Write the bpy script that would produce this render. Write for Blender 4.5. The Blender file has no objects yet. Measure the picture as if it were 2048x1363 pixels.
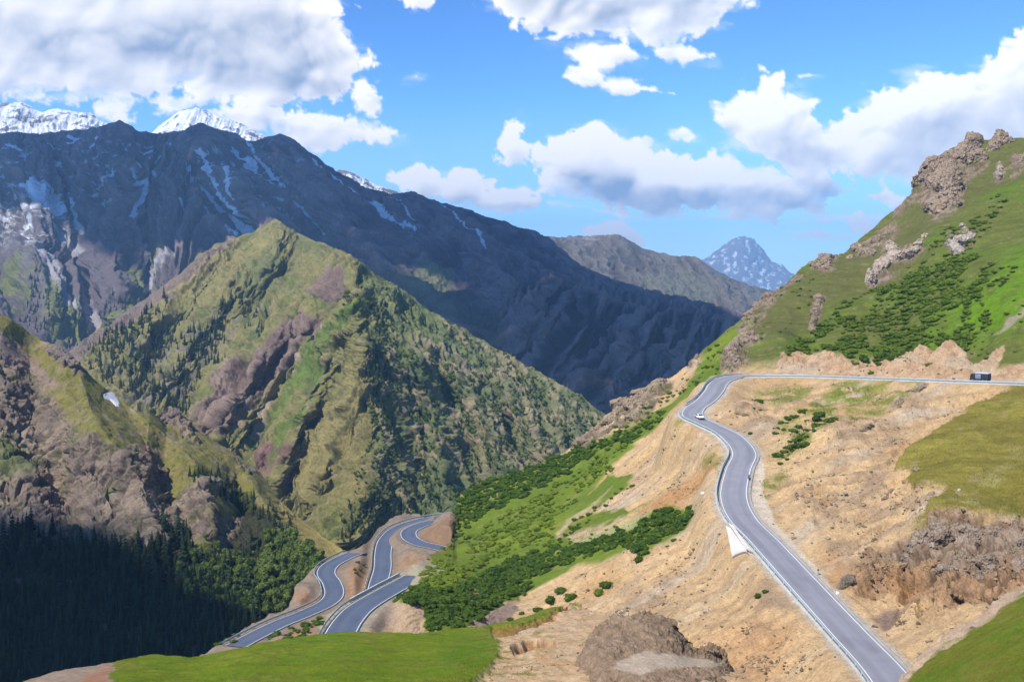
import bpy, math, random
import numpy as np
random.seed(7)
RNG = np.random.default_rng(11)
scene = bpy.context.scene
col = scene.collection
F32 = np.float32
HAZE = 7.5e-5

# ---------------------------------------------------------------- camera
F = 2000.0                      # focal length in pixels of the 2048 px wide frame
TH = math.atan((681.5 - 590.0) / F)   # the camera looks down a little
CT, ST = math.cos(TH), math.sin(TH)
cam_d = bpy.data.cameras.new("camera")
cam_d.sensor_width = 36.0
cam_d.lens = F / 2048 * 36.0
cam_d.clip_start = 1.0
cam_d.clip_end = 200000.0
cam = bpy.data.objects.new("camera", cam_d)
cam.rotation_euler = (math.pi / 2 - TH, 0, 0)
col.objects.link(cam)
scene.camera = cam

def unproj(px, py, Y):
    """the point at distance Y (along +Y) in the direction of a sight line"""
    px, py, Y = np.asarray(px, float), np.asarray(py, float), np.asarray(Y, float)
    a = (px - 1024) / F
    b = (681.5 - py) / F
    dy = CT + b * ST
    dz = -ST + b * CT
    return np.stack([a / dy * Y, Y + 0 * a, dz / dy * Y], -1)

def proj(P):
    P = np.asarray(P, float)
    fw = P[..., 1] * CT - P[..., 2] * ST
    up = P[..., 1] * ST + P[..., 2] * CT
    return 1024 + F * P[..., 0] / fw, 681.5 - F * up / fw

# ---------------------------------------------------------------- noise
def _h(ix, iy, iz):
    h = (ix * np.uint32(374761393) + iy * np.uint32(668265263) + iz * np.uint32(2147483647 - 58))
    h = (h ^ (h >> np.uint32(13))) * np.uint32(1274126177)
    h = (h ^ (h >> np.uint32(16))) * np.uint32(2246822519)
    return h ^ (h >> np.uint32(15))

def perlin(p):
    shape = p.shape[:-1]
    p = p.reshape(-1, 3).astype(F32)
    out = np.empty(len(p), F32)
    for s in range(0, len(p), 200000):
        q = p[s:s + 200000]
        f = np.floor(q)
        i = f.astype(np.int64).astype(np.uint32)
        r = q - f
        w = r * r * r * (r * (r * 6 - 15) + 10)
        acc = np.zeros(len(q), F32)
        for dx in (0, 1):
            wx = w[:, 0] if dx else 1 - w[:, 0]
            for dy in (0, 1):
                wy = w[:, 1] if dy else 1 - w[:, 1]
                for dz in (0, 1):
                    wz = w[:, 2] if dz else 1 - w[:, 2]
                    h = _h(i[:, 0] + np.uint32(dx), i[:, 1] + np.uint32(dy), i[:, 2] + np.uint32(dz))
                    gx = (h & np.uint32(1023)).astype(F32) / 511.5 - 1
                    gy = ((h >> np.uint32(10)) & np.uint32(1023)).astype(F32) / 511.5 - 1
                    gz = ((h >> np.uint32(20)) & np.uint32(1023)).astype(F32) / 511.5 - 1
                    acc += wx * wy * wz * (gx * (r[:, 0] - dx) + gy * (r[:, 1] - dy) + gz * (r[:, 2] - dz))
        out[s:s + 200000] = acc
    return (out * 1.35).reshape(shape)

def fbm(p, oct=5, gain=0.5, lac=2.03):
    a, t, s = 1.0, 0.0, 0.0
    for k in range(oct):
        t = t + a * perlin(p + 17.3 * k)
        s += a
        a *= gain
        p = p * lac
    return t / s * 1.6

def ridged(p, oct=5, gain=0.5, lac=2.07):
    a, t, s = 1.0, 0.0, 0.0
    for k in range(oct):
        n = 1 - np.abs(perlin(p + 31.7 * k)) * 2.2
        t = t + a * n
        s += a
        a *= gain
        p = p * lac
    return t / s           # about -0.3 .. 1

def worley(p):
    """jointed blocks: distance to the nearest and second nearest cell point, and a number per block"""
    p = p.reshape(-1, 3).astype(F32)
    f1 = np.full(len(p), 9, F32); f2 = np.full(len(p), 9, F32); cr = np.zeros(len(p), F32)
    i0 = np.floor(p)
    for dx in (-1, 0, 1):
        for dy in (-1, 0, 1):
            for dz in (-1, 0, 1):
                c = i0 + np.array([dx, dy, dz], F32)
                u = c.astype(np.int64).astype(np.uint32)
                h = _h(u[:, 0], u[:, 1], u[:, 2])
                o = np.stack([(h & np.uint32(1023)), (h >> np.uint32(10)) & np.uint32(1023), (h >> np.uint32(20)) & np.uint32(1023)], -1).astype(F32) / 1023
                d = np.sqrt(((c + o - p) ** 2).sum(1))
                n = d < f1
                f2 = np.where(n, f1, np.minimum(f2, d))
                f1 = np.where(n, d, f1)
                cr = np.where(n, (h >> np.uint32(7) & np.uint32(255)).astype(F32) / 255, cr)
    return f1, f2, cr

def blocks(P, size, stretch=(1, 1, 1), warp=.35):
    """height steps and cracks of broken rock, about -1..1"""
    q = P.reshape(-1, 3) / size / np.array(stretch)
    q = q + warp * np.stack([fbm(q * .9 + 3, 3), fbm(q * .9 + 13, 3), fbm(q * .9 + 23, 3)], -1)
    f1, f2, cr = worley(q)
    e = f2 - f1
    return (((cr - .5) * 1.1 * sstep(0, .18, e) - .75 * (1 - sstep(0, .12, e))).reshape(P.shape[:-1]), e.reshape(P.shape[:-1]))

def sstep(a, b, x):
    t = np.clip((x - a) / (b - a), 0, 1)
    return t * t * (3 - 2 * t)

# ---------------------------------------------------------------- plane helpers
def seg_dist(x, y, pts, closed=False):
    pts = np.asarray(pts, float)
    if closed:
        pts = np.vstack([pts, pts[:1]])
    d2 = np.full(x.shape, 1e12)
    for (x0, y0), (x1, y1) in zip(pts[:-1], pts[1:]):
        vx, vy = x1 - x0, y1 - y0
        t = np.clip(((x - x0) * vx + (y - y0) * vy) / (vx * vx + vy * vy + 1e-9), 0, 1)
        d2 = np.minimum(d2, (x - x0 - t * vx) ** 2 + (y - y0 - t * vy) ** 2)
    return np.sqrt(d2)

def in_poly(x, y, pts):
    r = np.zeros(x.shape, bool)
    n = len(pts)
    for k in range(n):
        x0, y0 = pts[k]
        x1, y1 = pts[(k + 1) % n]
        if y0 == y1:
            continue
        c = ((y0 > y) != (y1 > y)) & (x < (x1 - x0) * (y - y0) / (y1 - y0) + x0)
        r ^= c
    return r

def pmask(x, y, pts, soft=6.0, grow=0.0):
    """soft-edged patch"""
    pts = np.asarray(pts, float)
    m = soft + abs(grow) + 2
    bb = (x > pts[:, 0].min() - m) & (x < pts[:, 0].max() + m) & (y > pts[:, 1].min() - m) & (y < pts[:, 1].max() + m)
    out = np.zeros(x.shape)
    if not bb.any():
        return out
    xs, ys = x[bb], y[bb]
    d = seg_dist(xs, ys, pts, True)
    sd = np.where(in_poly(xs, ys, pts), d, -d) + grow
    out[bb] = sstep(-soft, soft, sd)
    return out

def lmask(x, y, pts, w, soft=None):
    """a band along a line; w half width (number or one per point)"""
    pts = np.asarray(pts, float)
    wm = np.max(w)
    m = wm * 2 + 4
    bb = (x > pts[:, 0].min() - m) & (x < pts[:, 0].max() + m) & (y > pts[:, 1].min() - m) & (y < pts[:, 1].max() + m)
    out = np.zeros(x.shape)
    if not bb.any():
        return out
    d = seg_dist(x[bb], y[bb], pts)
    out[bb] = 1 - sstep(wm * 0.35, wm, d)
    return out

class TPS:
    def __init__(self, pts, smooth=1e-4):
        pts = np.asarray(pts, float)
        self.c = pts[:, :2] / 500.0
        v = 1000.0 / pts[:, 2]
        n = len(pts)
        d2 = ((self.c[:, None] - self.c[None]) ** 2).sum(-1)
        K = 0.5 * d2 * np.log(d2 + 1e-12) + smooth * np.eye(n)
        Pm = np.hstack([np.ones((n, 1)), self.c])
        A = np.block([[K, Pm], [Pm.T, np.zeros((3, 3))]])
        s = np.linalg.solve(A, np.concatenate([v, np.zeros(3)]))
        self.w, self.a = s[:n], s[n:]
    def __call__(self, x, y):
        sh = x.shape
        x = x.ravel() / 500.0
        y = y.ravel() / 500.0
        out = np.empty(x.shape)
        for s in range(0, len(x), 60000):
            d2 = (x[s:s + 60000, None] - self.c[None, :, 0]) ** 2 + (y[s:s + 60000, None] - self.c[None, :, 1]) ** 2
            out[s:s + 60000] = (0.5 * d2 * np.log(d2 + 1e-12)) @ self.w + self.a[0] + self.a[1] * x[s:s + 60000] + self.a[2] * y[s:s + 60000]
        return (1000.0 / np.maximum(out, 0.02)).reshape(sh)

# ---------------------------------------------------------------- mesh from arrays
def mesh_from(name, V, faces, material=None, rgb=None, smooth=True):
    """V (n,3); faces: int array (m,3) or (m,4)"""
    me = bpy.data.meshes.new(name)
    V = np.ascontiguousarray(V, F32)
    faces = np.ascontiguousarray(faces, np.int32)
    m, k = faces.shape
    me.vertices.add(len(V))
    me.vertices.foreach_set("co", V.ravel())
    me.loops.add(m * k)
    me.loops.foreach_set("vertex_index", faces.ravel())
    me.polygons.add(m)
    me.polygons.foreach_set("loop_start", np.arange(0, m * k, k, dtype=np.int32))
    me.polygons.foreach_set("loop_total", np.full(m, k, np.int32))
    if smooth:
        me.polygons.foreach_set("use_smooth", np.ones(m, bool))
    if rgb is not None:
        at = me.attributes.new("tint", 'FLOAT_COLOR', 'POINT')
        c = np.ones((len(V), 4), F32)
        c[:, :rgb.shape[1]] = rgb
        at.data.foreach_set("color", c.ravel())
    me.update(calc_edges=True)
    if material:
        me.materials.append(material)
    return me

def link(name, me, parent=None, loc=None, rot=None, scale=None):
    o = bpy.data.objects.new(name, me)
    col.objects.link(o)
    if parent:
        o.parent = parent
    if loc is not None:
        o.location = loc
    if rot is not None:
        o.rotation_euler = rot
    if scale is not None:
        o.scale = scale if hasattr(scale, "__len__") else (scale,) * 3
    return o

def tag(o, label=None, cat=None, group=None, kind=None):
    if label: o["label"] = label
    if cat: o["category"] = cat
    if group: o["group"] = group
    if kind: o["kind"] = kind
    return o

# ---------------------------------------------------------------- land sheets
class Land:
    """one landform: a sheet from its foot to its crest, with the far side behind the crest"""
    def __init__(self, x0, x1, top, bot, ctrl, nx, ny, creases=(), back=(14, 0.035, 0.6), topjag=(0, 20), smooth=1e-4, power=1.0):
        self.x0, self.x1, self.nx, self.ny = x0, x1, nx, ny
        top = np.asarray(top, float)
        xs = np.linspace(x0, x1, nx)
        yt = np.interp(xs, top[:, 0], top[:, 1])
        if topjag[0]:
            yt = yt + topjag[0] * fbm(np.stack([xs / topjag[1], 0 * xs + 3.1, 0 * xs], -1), 5, 0.6)
        if np.isscalar(bot):
            yb = np.full(nx, float(bot))
        else:
            bot = np.asarray(bot, float)
            yb = np.interp(xs, bot[:, 0], bot[:, 1])
        self.yt, self.yb = yt, yb
        t = np.linspace(0, 1, ny) ** power
        self.t = t
        self.PX = np.repeat(xs[:, None], ny, 1)
        self.PY = yt[:, None] + (yb - yt)[:, None] * t[None]
        D = TPS(ctrl, smooth)(self.PX, self.PY)
        for (pl, amp, w) in creases:
            m = w * 2
            d = seg_dist(self.PX, self.PY, pl)
            D = D - amp * np.clip(1 - d / w, 0, 1)
        self.D = D
        self.P = unproj(self.PX, self.PY, D)
        self.back = back
    def normals(self):
        P = self.P
        du = np.gradient(P, axis=0)
        dv = np.gradient(P, axis=1)
        n = np.cross(dv, du)
        n /= np.linalg.norm(n, axis=-1, keepdims=True) + 1e-9
        s = np.sign((n * -P).sum(-1))
        n *= np.where(s == 0, 1, s)[..., None]
        return n
    def displace(self, d, taper=0):
        if taper:       # keep the crest line itself calm
            d = d * (0.3 + 0.7 * sstep(0, taper, self.PY - self.yt[:, None]))
        self.P = self.P + self.normals() * d[..., None]
    def at(self, px, py):
        px = np.asarray(px, float); py = np.asarray(py, float)
        i = np.clip((px - self.x0) / (self.x1 - self.x0) * (self.nx - 1), 0, self.nx - 1.001)
        i0 = i.astype(int); fi = i - i0
        yt = self.yt[i0] * (1 - fi) + self.yt[i0 + 1] * fi
        yb = self.yb[i0] * (1 - fi) + self.yb[i0 + 1] * fi
        j = np.interp(np.clip((py - yt) / (yb - yt), 0, 1), self.t, np.arange(self.ny))
        j = np.clip(j, 0, self.ny - 1.001); j0 = j.astype(int); fj = (j - j0)[..., None]
        fi = fi[..., None]
        P = self.P
        return ((P[i0, j0] * (1 - fi) + P[i0 + 1, j0] * fi) * (1 - fj) + (P[i0, j0 + 1] * (1 - fi) + P[i0 + 1, j0 + 1] * fi) * fj)
    def build(self, name, material, rgb, label=None, flanks="", fall=.12):
        K, st, sl = self.back
        P, nx, ny = self.P, self.nx, self.ny
        top = P[:, 0]
        rows = []
        hd = np.hypot(top[:, 0], top[:, 1])
        out = np.stack([top[:, 0] / hd, top[:, 1] / hd], -1)
        k = np.arange(K, 0, -1)
        run = (k ** 1.5)[None, :] * st * hd[:, None] / 3
        B = np.empty((nx, K, 3))
        B[..., 0] = top[:, None, 0] + out[:, None, 0] * run
        B[..., 1] = top[:, None, 1] + out[:, None, 1] * run
        B[..., 2] = top[:, None, 2] - sl * run * np.clip(run / (st * hd[:, None]) * 0.8 + 0.25, 0, 1)
        V = np.concatenate([B, P], 1)
        C = np.concatenate([np.repeat(rgb[:, :1], K, 1), rgb], 1)
        for sd_ in flanks:                  # the landform goes on beyond the picture
            e, ec = (V[0], C[0]) if sd_ == "L" else (V[-1], C[-1])
            he = np.hypot(e[:, 0], e[:, 1])
            o2 = np.stack([e[:, 1] / he, -e[:, 0] / he], -1) * (-1 if sd_ == "L" else 1)
            cols = []
            for k2 in range(1, 26):
                r2 = he * .006 * k2 ** 1.5
                q = e.copy()
                q[:, :2] += o2 * r2[:, None]
                q[:, 2] -= fall * r2
                q[:, 2] += he * .012 * min(1, k2 / 5) * (fbm(q / he.mean() * 14, 4))
                cols.append(q)
            cols = np.stack(cols)
            ce = np.repeat(ec[None], 25, 0)
            V = np.concatenate([cols[::-1], V]) if sd_ == "L" else np.concatenate([V, cols])
            C = np.concatenate([ce, C]) if sd_ == "L" else np.concatenate([C, ce])
        nx = len(V)
        n2 = ny + K
        idx = np.arange(nx * n2).reshape(nx, n2)
        f = np.stack([idx[:-1, :-1], idx[:-1, 1:], idx[1:, 1:], idx[1:, :-1]], -1).reshape(-1, 4)
        me = mesh_from(name, V.reshape(-1, 3), f, material, C.reshape(-1, C.shape[-1]))
        o = link(name, me)
        tag(o, label, None, None, "structure")
        return o

def lerp(a, b, m):
    return a * (1 - m[..., None]) + np.asarray(b, float) * m[..., None]

def flat(shape, c):
    return np.ones(shape + (1,)) * np.asarray(c, float)

def catmull(pts, n=14):
    pts = np.asarray(pts, float)
    p = np.vstack([2 * pts[0] - pts[1], pts, 2 * pts[-1] - pts[-2]])
    out = []
    for k in range(1, len(p) - 2):
        for t in np.linspace(0, 1, n, endpoint=False):
            a, b, c, d = p[k - 1], p[k], p[k + 1], p[k + 2]
            out.append(0.5 * (2 * b + (c - a) * t + (2 * a - 5 * b + 4 * c - d) * t * t + (3 * b - a - 3 * c + d) * t ** 3))
    out.append(p[-2])
    return np.array(out)

def resample(P, step):
    s = np.concatenate([[0], np.cumsum(np.linalg.norm(np.diff(P, axis=0), axis=1))])
    n = max(2, int(s[-1] / step) + 1)
    q = np.linspace(0, s[-1], n)
    return np.stack([np.interp(q, s, P[:, k]) for k in range(3)], -1)
# ================================================================ materials
def new_mat(name):
    m = bpy.data.materials.new(name)
    m.use_nodes = True
    nt = m.node_tree
    nt.nodes.clear()
    out = nt.nodes.new("ShaderNodeOutputMaterial")
    b = nt.nodes.new("ShaderNodeBsdfPrincipled")
    nt.links.new(b.outputs[0], out.inputs[0])
    return m, nt, b

def land_mat(name, scale, bump, rough=0.95, lo=0.72, hi=1.25, fine=6.0, spec=0.1):
    """land surface: the mineral and plant cover of each spot (tint) with finer mottling and relief"""
    m, nt, b = new_mat(name)
    N, L = nt.nodes.new, nt.links.new
    at = N("ShaderNodeAttribute"); at.attribute_name = "tint"
    tc = N("ShaderNodeTexCoord")
    n1 = N("ShaderNodeTexNoise"); n1.inputs["Scale"].default_value = 1 / scale; n1.inputs["Detail"].default_value = 8; n1.inputs["Roughness"].default_value = 0.68
    n2 = N("ShaderNodeTexNoise"); n2.inputs["Scale"].default_value = fine / scale; n2.inputs["Detail"].default_value = 5; n2.inputs["Roughness"].default_value = 0.7
    L(tc.outputs["Object"], n1.inputs["Vector"]); L(tc.outputs["Object"], n2.inputs["Vector"])
    mx = N("ShaderNodeMath"); mx.operation = 'ADD'
    L(n1.outputs[0], mx.inputs[0]); L(n2.outputs[0], mx.inputs[1])
    mr = N("ShaderNodeMapRange"); mr.inputs[1].default_value = 0.7; mr.inputs[2].default_value = 1.3
    mr.inputs[3].default_value = lo; mr.inputs[4].default_value = hi
    L(mx.outputs[0], mr.inputs[0])
    mul = N("ShaderNodeVectorMath"); mul.operation = 'SCALE'
    L(at.outputs["Color"], mul.inputs[0]); L(mr.outputs[0], mul.inputs["Scale"])
    L(mul.outputs[0], b.inputs["Base Color"])
    b.inputs["Roughness"].default_value = rough
    b.inputs["Specular IOR Level"].default_value = spec
    bp = N("ShaderNodeBump"); bp.inputs["Strength"].default_value = 1.0; bp.inputs["Distance"].default_value = bump
    L(mx.outputs[0], bp.inputs["Height"]); L(bp.outputs[0], b.inputs["Normal"])
    return m

# ================================================================ roads (centre lines)
def road_line(pts, step=1.2):
    P = unproj([p[0] for p in pts], [p[1] for p in pts], [p[2] for p in pts])
    return resample(catmull(P, 16), step)

R_MAIN = road_line([(1835, 1440, 134), (1772, 1345, 150), (1696, 1263, 168), (1612, 1172, 187), (1532, 1085, 209), (1484, 1035, 224), (1467, 990, 240),
                    (1476, 940, 257), (1488, 905, 270), (1462, 872, 285), (1420, 850, 295), (1388, 834, 304), (1388, 818, 314), (1412, 800, 324),
                    (1428, 782, 334), (1436, 768, 343), (1450, 758.5, 353), (1480, 752.5, 360), (1530, 751.5, 360), (1600, 752, 355), (1700, 755, 341), (1800, 758.5, 326), (1900, 762, 312),
                    (2000, 765.5, 300), (2060, 768, 292), (2200, 774, 275)])
R_A = road_line([(668, 1320, 178), (675, 1285, 188), (683, 1262, 197), (700, 1236, 207), (725, 1212, 217), (775, 1182, 234), (830, 1152, 251), (870, 1128, 268)])
R_B = road_line([(470, 1292, 238), (515, 1268, 248), (560, 1246, 257), (610, 1226, 266), (652, 1206, 276), (668, 1188, 284), (664, 1166, 294), (652, 1146, 304), (660, 1130, 313), (684, 1116, 322), (708, 1106, 328), (722, 1106, 337)])
R_C = road_line([(752, 1190, 285), (757, 1165, 299), (765, 1135, 316), (766, 1105, 334), (772, 1080, 351), (793, 1058, 368), (830, 1043, 380), (870, 1035, 387), (915, 1030, 391)])
R_D = road_line([(905, 1102, 328), (872, 1093, 334), (840, 1086, 339), (820, 1075, 346), (818, 1062, 355), (834, 1052, 363), (860, 1044, 370), (895, 1040, 374)])

def near_line(P, R, reach):
    """plan distance to a road line and the road's height there"""
    sh = P.shape[:-1]
    Q = P.reshape(-1, 3)
    d = np.full(len(Q), 1e9); z = np.zeros(len(Q))
    lo, hi = R[:, :2].min(0) - reach, R[:, :2].max(0) + reach
    idx = np.nonzero(((Q[:, :2] > lo) & (Q[:, :2] < hi)).all(1))[0]
    for s in range(0, len(idx), 20000):
        ii = idx[s:s + 20000]
        dd = (Q[ii, None, 0] - R[None, :, 0]) ** 2 + (Q[ii, None, 1] - R[None, :, 1]) ** 2
        k = dd.argmin(1)
        d[ii] = np.sqrt(dd[np.arange(len(ii)), k]); z[ii] = R[k, 2]
    return d.reshape(sh), z.reshape(sh)

def bed(land, R, half, blend, drop=0.18):
    d, z = near_line(land.P, R, half + blend + 2)
    w = 1 - sstep(half, half + blend, d)
    land.P[..., 2] = land.P[..., 2] * (1 - w) + (z - drop) * w
    return d

# ================================================================ near hillside
ridge = [(620, 1330), (640, 1268), (655, 1245), (690, 1211), (712, 1197), (750, 1171), (800, 1147), (838, 1127), (862, 1110), (885, 1097), (898, 1091), (905, 1072), (909, 1035), (914, 1002), (928, 985), (1000, 952), (1080, 926), (1148, 896), (1175, 868), (1200, 848), (1250, 800),
         (1300, 772), (1350, 752), (1390, 722), (1430, 690), (1480, 650), (1520, 612), (1560, 574), (1590, 548), (1640, 512), (1680, 491), (1730, 466),
         (1780, 430), (1830, 384), (1850, 350), (1885, 318), (1920, 290), (1960, 280), (2000, 275), (2048, 276), (2120, 260), (2300, 200)]
hill_ctrl = [
    # crest
    (655, 1245, 206), (700, 1204, 222), (750, 1171, 242), (800, 1147, 253), (838, 1127, 263), (683, 1262, 197), (725, 1212, 217), (775, 1182, 234), (830, 1152, 251), (862, 1110, 290), (885, 1098, 312), (903, 1092, 326), (910, 1040, 362), (928, 985, 385), (1000, 952, 402), (1080, 926, 410), (1148, 896, 416),
    (1200, 848, 424), (1250, 800, 430), (1300, 772, 434), (1350, 752, 440), (1390, 722, 444), (1430, 690, 450), (1480, 650, 465), (1520, 612, 480), (1590, 548, 515), (1680, 491, 555),
    (1780, 430, 590), (1850, 350, 620), (1945, 280, 660), (2048, 276, 640), (2300, 200, 600),
    # nose over the valley road
    (780, 1252, 207), (850, 1258, 203), (815, 1200, 216), (870, 1200, 222), (900, 1150, 250), (925, 1090, 318), (900, 1260, 204), (960, 1250, 212), (950, 1150, 262), (950, 1060, 345),
    (1000, 1000, 368), (1050, 1100, 285), (1050, 1180, 248), (1000, 1230, 225), (1100, 1040, 315), (1100, 1220, 226), (1150, 960, 365), (1200, 1000, 310), (1200, 1100, 252), (1200, 900, 378),
    (1250, 1180, 220), (1280, 930, 320), (1300, 1060, 250), (1300, 850, 372), (1350, 1130, 222), (1350, 800, 385), (1400, 960, 270), (1400, 1050, 240), (1330, 900, 313), (1360, 870, 313), (1380, 780, 372),
    (1400, 740, 410), (1430, 720, 420), (1400, 1200, 199), (1300, 1300, 186), (1450, 1250, 182), (1500, 1180, 193), (1550, 1300, 168), (1650, 1363, 155), (1700, 1340, 157), (1450, 1130, 211),
    (1200, 1300, 195), (1100, 1300, 200), (1000, 1300, 205), (1300, 1420, 166), (1000, 1420, 180), (1550, 1420, 150),
    # main road
    (1835, 1440, 134), (1772, 1345, 150), (1696, 1263, 168), (1612, 1172, 187), (1532, 1085, 209), (1467, 990, 240), (1488, 905, 270), (1420, 850, 295), (1388, 826, 309),
    (1428, 782, 334), (1450, 759, 353), (1530, 752, 360), (1600, 752, 355), (1700, 755, 341), (1800, 758.5, 326), (1900, 762, 312), (2000, 765.5, 300), (2200, 774, 275),
    # between the two roads
    (1480, 790, 335), (1460, 830, 304), (1520, 850, 292), (1560, 900, 268), (1600, 800, 318), (1600, 950, 248), (1560, 1000, 236), (1700, 790, 315), (1700, 860, 278), (1700, 950, 240), (1650, 1050, 214),
    (1620, 1110, 200), (1700, 1150, 188), (1760, 1220, 172), (1800, 1280, 160), (1800, 800, 300), (1800, 900, 252), (1800, 1000, 218), (1750, 1100, 196), (1780, 1180, 180), (1850, 1240, 167), (1850, 1100, 188),
    (1900, 1000, 206), (1900, 850, 262), (1950, 1150, 176), (2040, 800, 278), (2040, 900, 232), (2040, 1000, 202), (2040, 1100, 180), (1900, 1300, 152), (2000, 1250, 158), (2100, 1420, 135), (1870, 1380, 142),
    (2200, 900, 220), (2200, 1100, 172),
    # above the upper road
    (1450, 738, 380), (1480, 720, 395), (1550, 735, 372), (1650, 738, 362), (1750, 738, 350), (1850, 736, 338), (1950, 738, 322), (2040, 740, 308), (1560, 700, 385), (1700, 690, 378), (1850, 690, 352), (2000, 690, 330),
    (1530, 650, 430), (1600, 620, 445), (1600, 680, 405), (1700, 600, 445), (1700, 540, 505), (1800, 600, 415), (1800, 500, 510), (1900, 600, 385), (1900, 500, 455), (1900, 400, 550), (2040, 600, 350), (2040, 500, 405), (2040, 400, 500),
    (1960, 340, 600), (2200, 500, 380), (2200, 700, 310), (2200, 350, 480),
]
hill = Land(628, 2180, ridge, 1430, hill_ctrl, 1100, 700, topjag=(2.5, 14), back=(12, 0.02, 0.75), smooth=2e-4)
X, Y = hill.PX, hill.PY
P0 = hill.P.copy()

# ---- relief of the hillside
W1 = fbm(P0 / 26.0, 4)[..., None] * np.array([6, 6, 6])
road_d = np.minimum(near_line(P0, R_MAIN, 40)[0], near_line(P0, R_A, 30)[0])
off = sstep(4.5, 16, road_d)
wx = X + 9 * fbm(P0 / 9.0, 4); wy = Y + 9 * fbm(P0 / 9.0 + 40, 4)
above = sstep(0, 25, np.interp(X, [0, 1425, 1450, 1600, 1800, 2048, 2200], [0, 740, 752, 742, 748, 752, 760]) - Y) * (X > 1400)
# --- patches (real cover of the ground), traced then laid on the surface
GREEN_SPUR = [(850, 1160), (862, 1110), (872, 1040), (930, 980), (1000, 945), (1080, 920), (1150, 900), (1200, 880), (1260, 850), (1320, 815), (1355, 795), (1380, 760), (1400, 730), (1440, 685), (1490, 640), (1530, 700),
              (1450, 720), (1440, 750), (1420, 752), (1410, 772), (1360, 805), (1320, 850), (1290, 875), (1255, 905), (1225, 935), (1200, 960), (1180, 985), (1215, 950), (1270, 950), (1240, 985), (1200, 1010), (1150, 1040),
              (1245, 1010), (1255, 1030), (1180, 1060), (1140, 1075), (1250, 1050), (1330, 1010), (1385, 1015), (1385, 1050), (1340, 1075), (1280, 1115), (1262, 1100), (1225, 1110), (1160, 1130), (1100, 1160), (1050, 1185), (1035, 1200),
              (990, 1215), (930, 1258), (850, 1262), (845, 1215), (750, 1198)]
SAND_TONGUES = [[(1110, 1065), (1180, 1010), (1225, 975), (1200, 1000), (1150, 1045), (1120, 1075)], [(930, 1180), (1010, 1150), (1050, 1140), (1000, 1170), (945, 1200)], [(1130, 1070), (1250, 1030), (1290, 1020), (1240, 1045), (1140, 1085)]]
BROWN_BANK = [(845, 1098), (852, 1065), (885, 1040), (905, 1045), (915, 1075), (905, 1090), (870, 1108)]
LOW_BANK = [(715, 1262), (740, 1215), (790, 1200), (845, 1212), (852, 1262), (800, 1275)]
GREY_BANK = [(930, 1258), (960, 1232), (1000, 1212), (1040, 1205), (1020, 1235), (980, 1258)]
SCRUB_R = [(1560, 710), (1600, 670), (1680, 620), (1740, 570), (1800, 530), (1850, 470), (1900, 440), (2000, 390), (2060, 340), (2200, 300), (2200, 740), (2060, 735), (1990, 735), (1940, 700), (1925, 695), (1905, 690), (1870, 680), (1830, 695), (1790, 720), (1700, 728), (1660, 705), (1600, 715)]
CUT_TAN = [(1450, 752), (1470, 745), (1555, 742), (1565, 705), (1620, 715), (1665, 705), (1700, 730), (1780, 722), (1800, 712), (1830, 695), (1880, 690), (1900, 680), (1930, 700), (1945, 735), (1990, 700), (2010, 690), (1990, 735), (2060, 730), (2200, 720), (2200, 775), (2048, 762), (1800, 757), (1600, 750)]
GREEN_R2 = [(1790, 945), (1830, 900), (1880, 860), (1960, 810), (2048, 770), (2200, 740), (2200, 1050), (2048, 1050), (2000, 1030), (1940, 1020), (1880, 1035), (1840, 1060), (1870, 1020), (1900, 985), (1835, 990), (1815, 965), (1822, 945)]
ROCKY_LR = [(1670, 1160), (1700, 1130), (1740, 1105), (1790, 1085), (1850, 1055), (1880, 1030), (1940, 1022), (2000, 1035), (2048, 1050), (2200, 1080), (2200, 1200), (2048, 1165), (1990, 1200), (1900, 1215), (1830, 1190), (1780, 1160), (1730, 1175)]
PIT = [(1690, 1180), (1740, 1150), (1800, 1150), (1860, 1165), (1830, 1195), (1780, 1232), (1750, 1230), (1725, 1195)]
GRAV = [(1510, 960), (1500, 1010), (1530, 1060), (1600, 1140), (1690, 1240), (1790, 1325), (1830, 1330), (1800, 1290), (1700, 1200), (1620, 1110), (1550, 1040), (1525, 980), (1530, 930), (1500, 880), (1440, 845), (1395, 812), (1440, 850), (1490, 885), (1510, 915)]
m_spur = pmask(wx, wy, GREEN_SPUR, 4)
m_tong = np.maximum.reduce([pmask(wx, wy, p, 5) for p in SAND_TONGUES])
m_bank = pmask(wx, wy, BROWN_BANK, 4)
m_low = pmask(wx, wy, LOW_BANK, 4)
m_gbank = pmask(wx, wy, GREY_BANK, 4)
m_cut = pmask(wx, wy, CUT_TAN, 4)
m_g2 = pmask(wx + 6 * fbm(P0 / 2.5 + 3, 4), wy + 6 * fbm(P0 / 2.5 + 8, 4), GREEN_R2, 6)
m_lr = pmask(wx, wy, ROCKY_LR, 6)
m_pit = pmask(wx, wy, PIT, 6)
m_grav = pmask(X + 3 * fbm(P0 / 4.0, 3), Y, GRAV, 4)
m_scrub = pmask(wx, wy, SCRUB_R, 8)
rk = ridged(P0 / 14.0, 6, 0.55)
rk2 = ridged(P0 / 5.0 + 9, 5, 0.55)
fb = fbm(P0 / 30.0, 6)
fb2 = fb2_hill = fbm(P0 / 6.0 + 5, 5)
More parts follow.
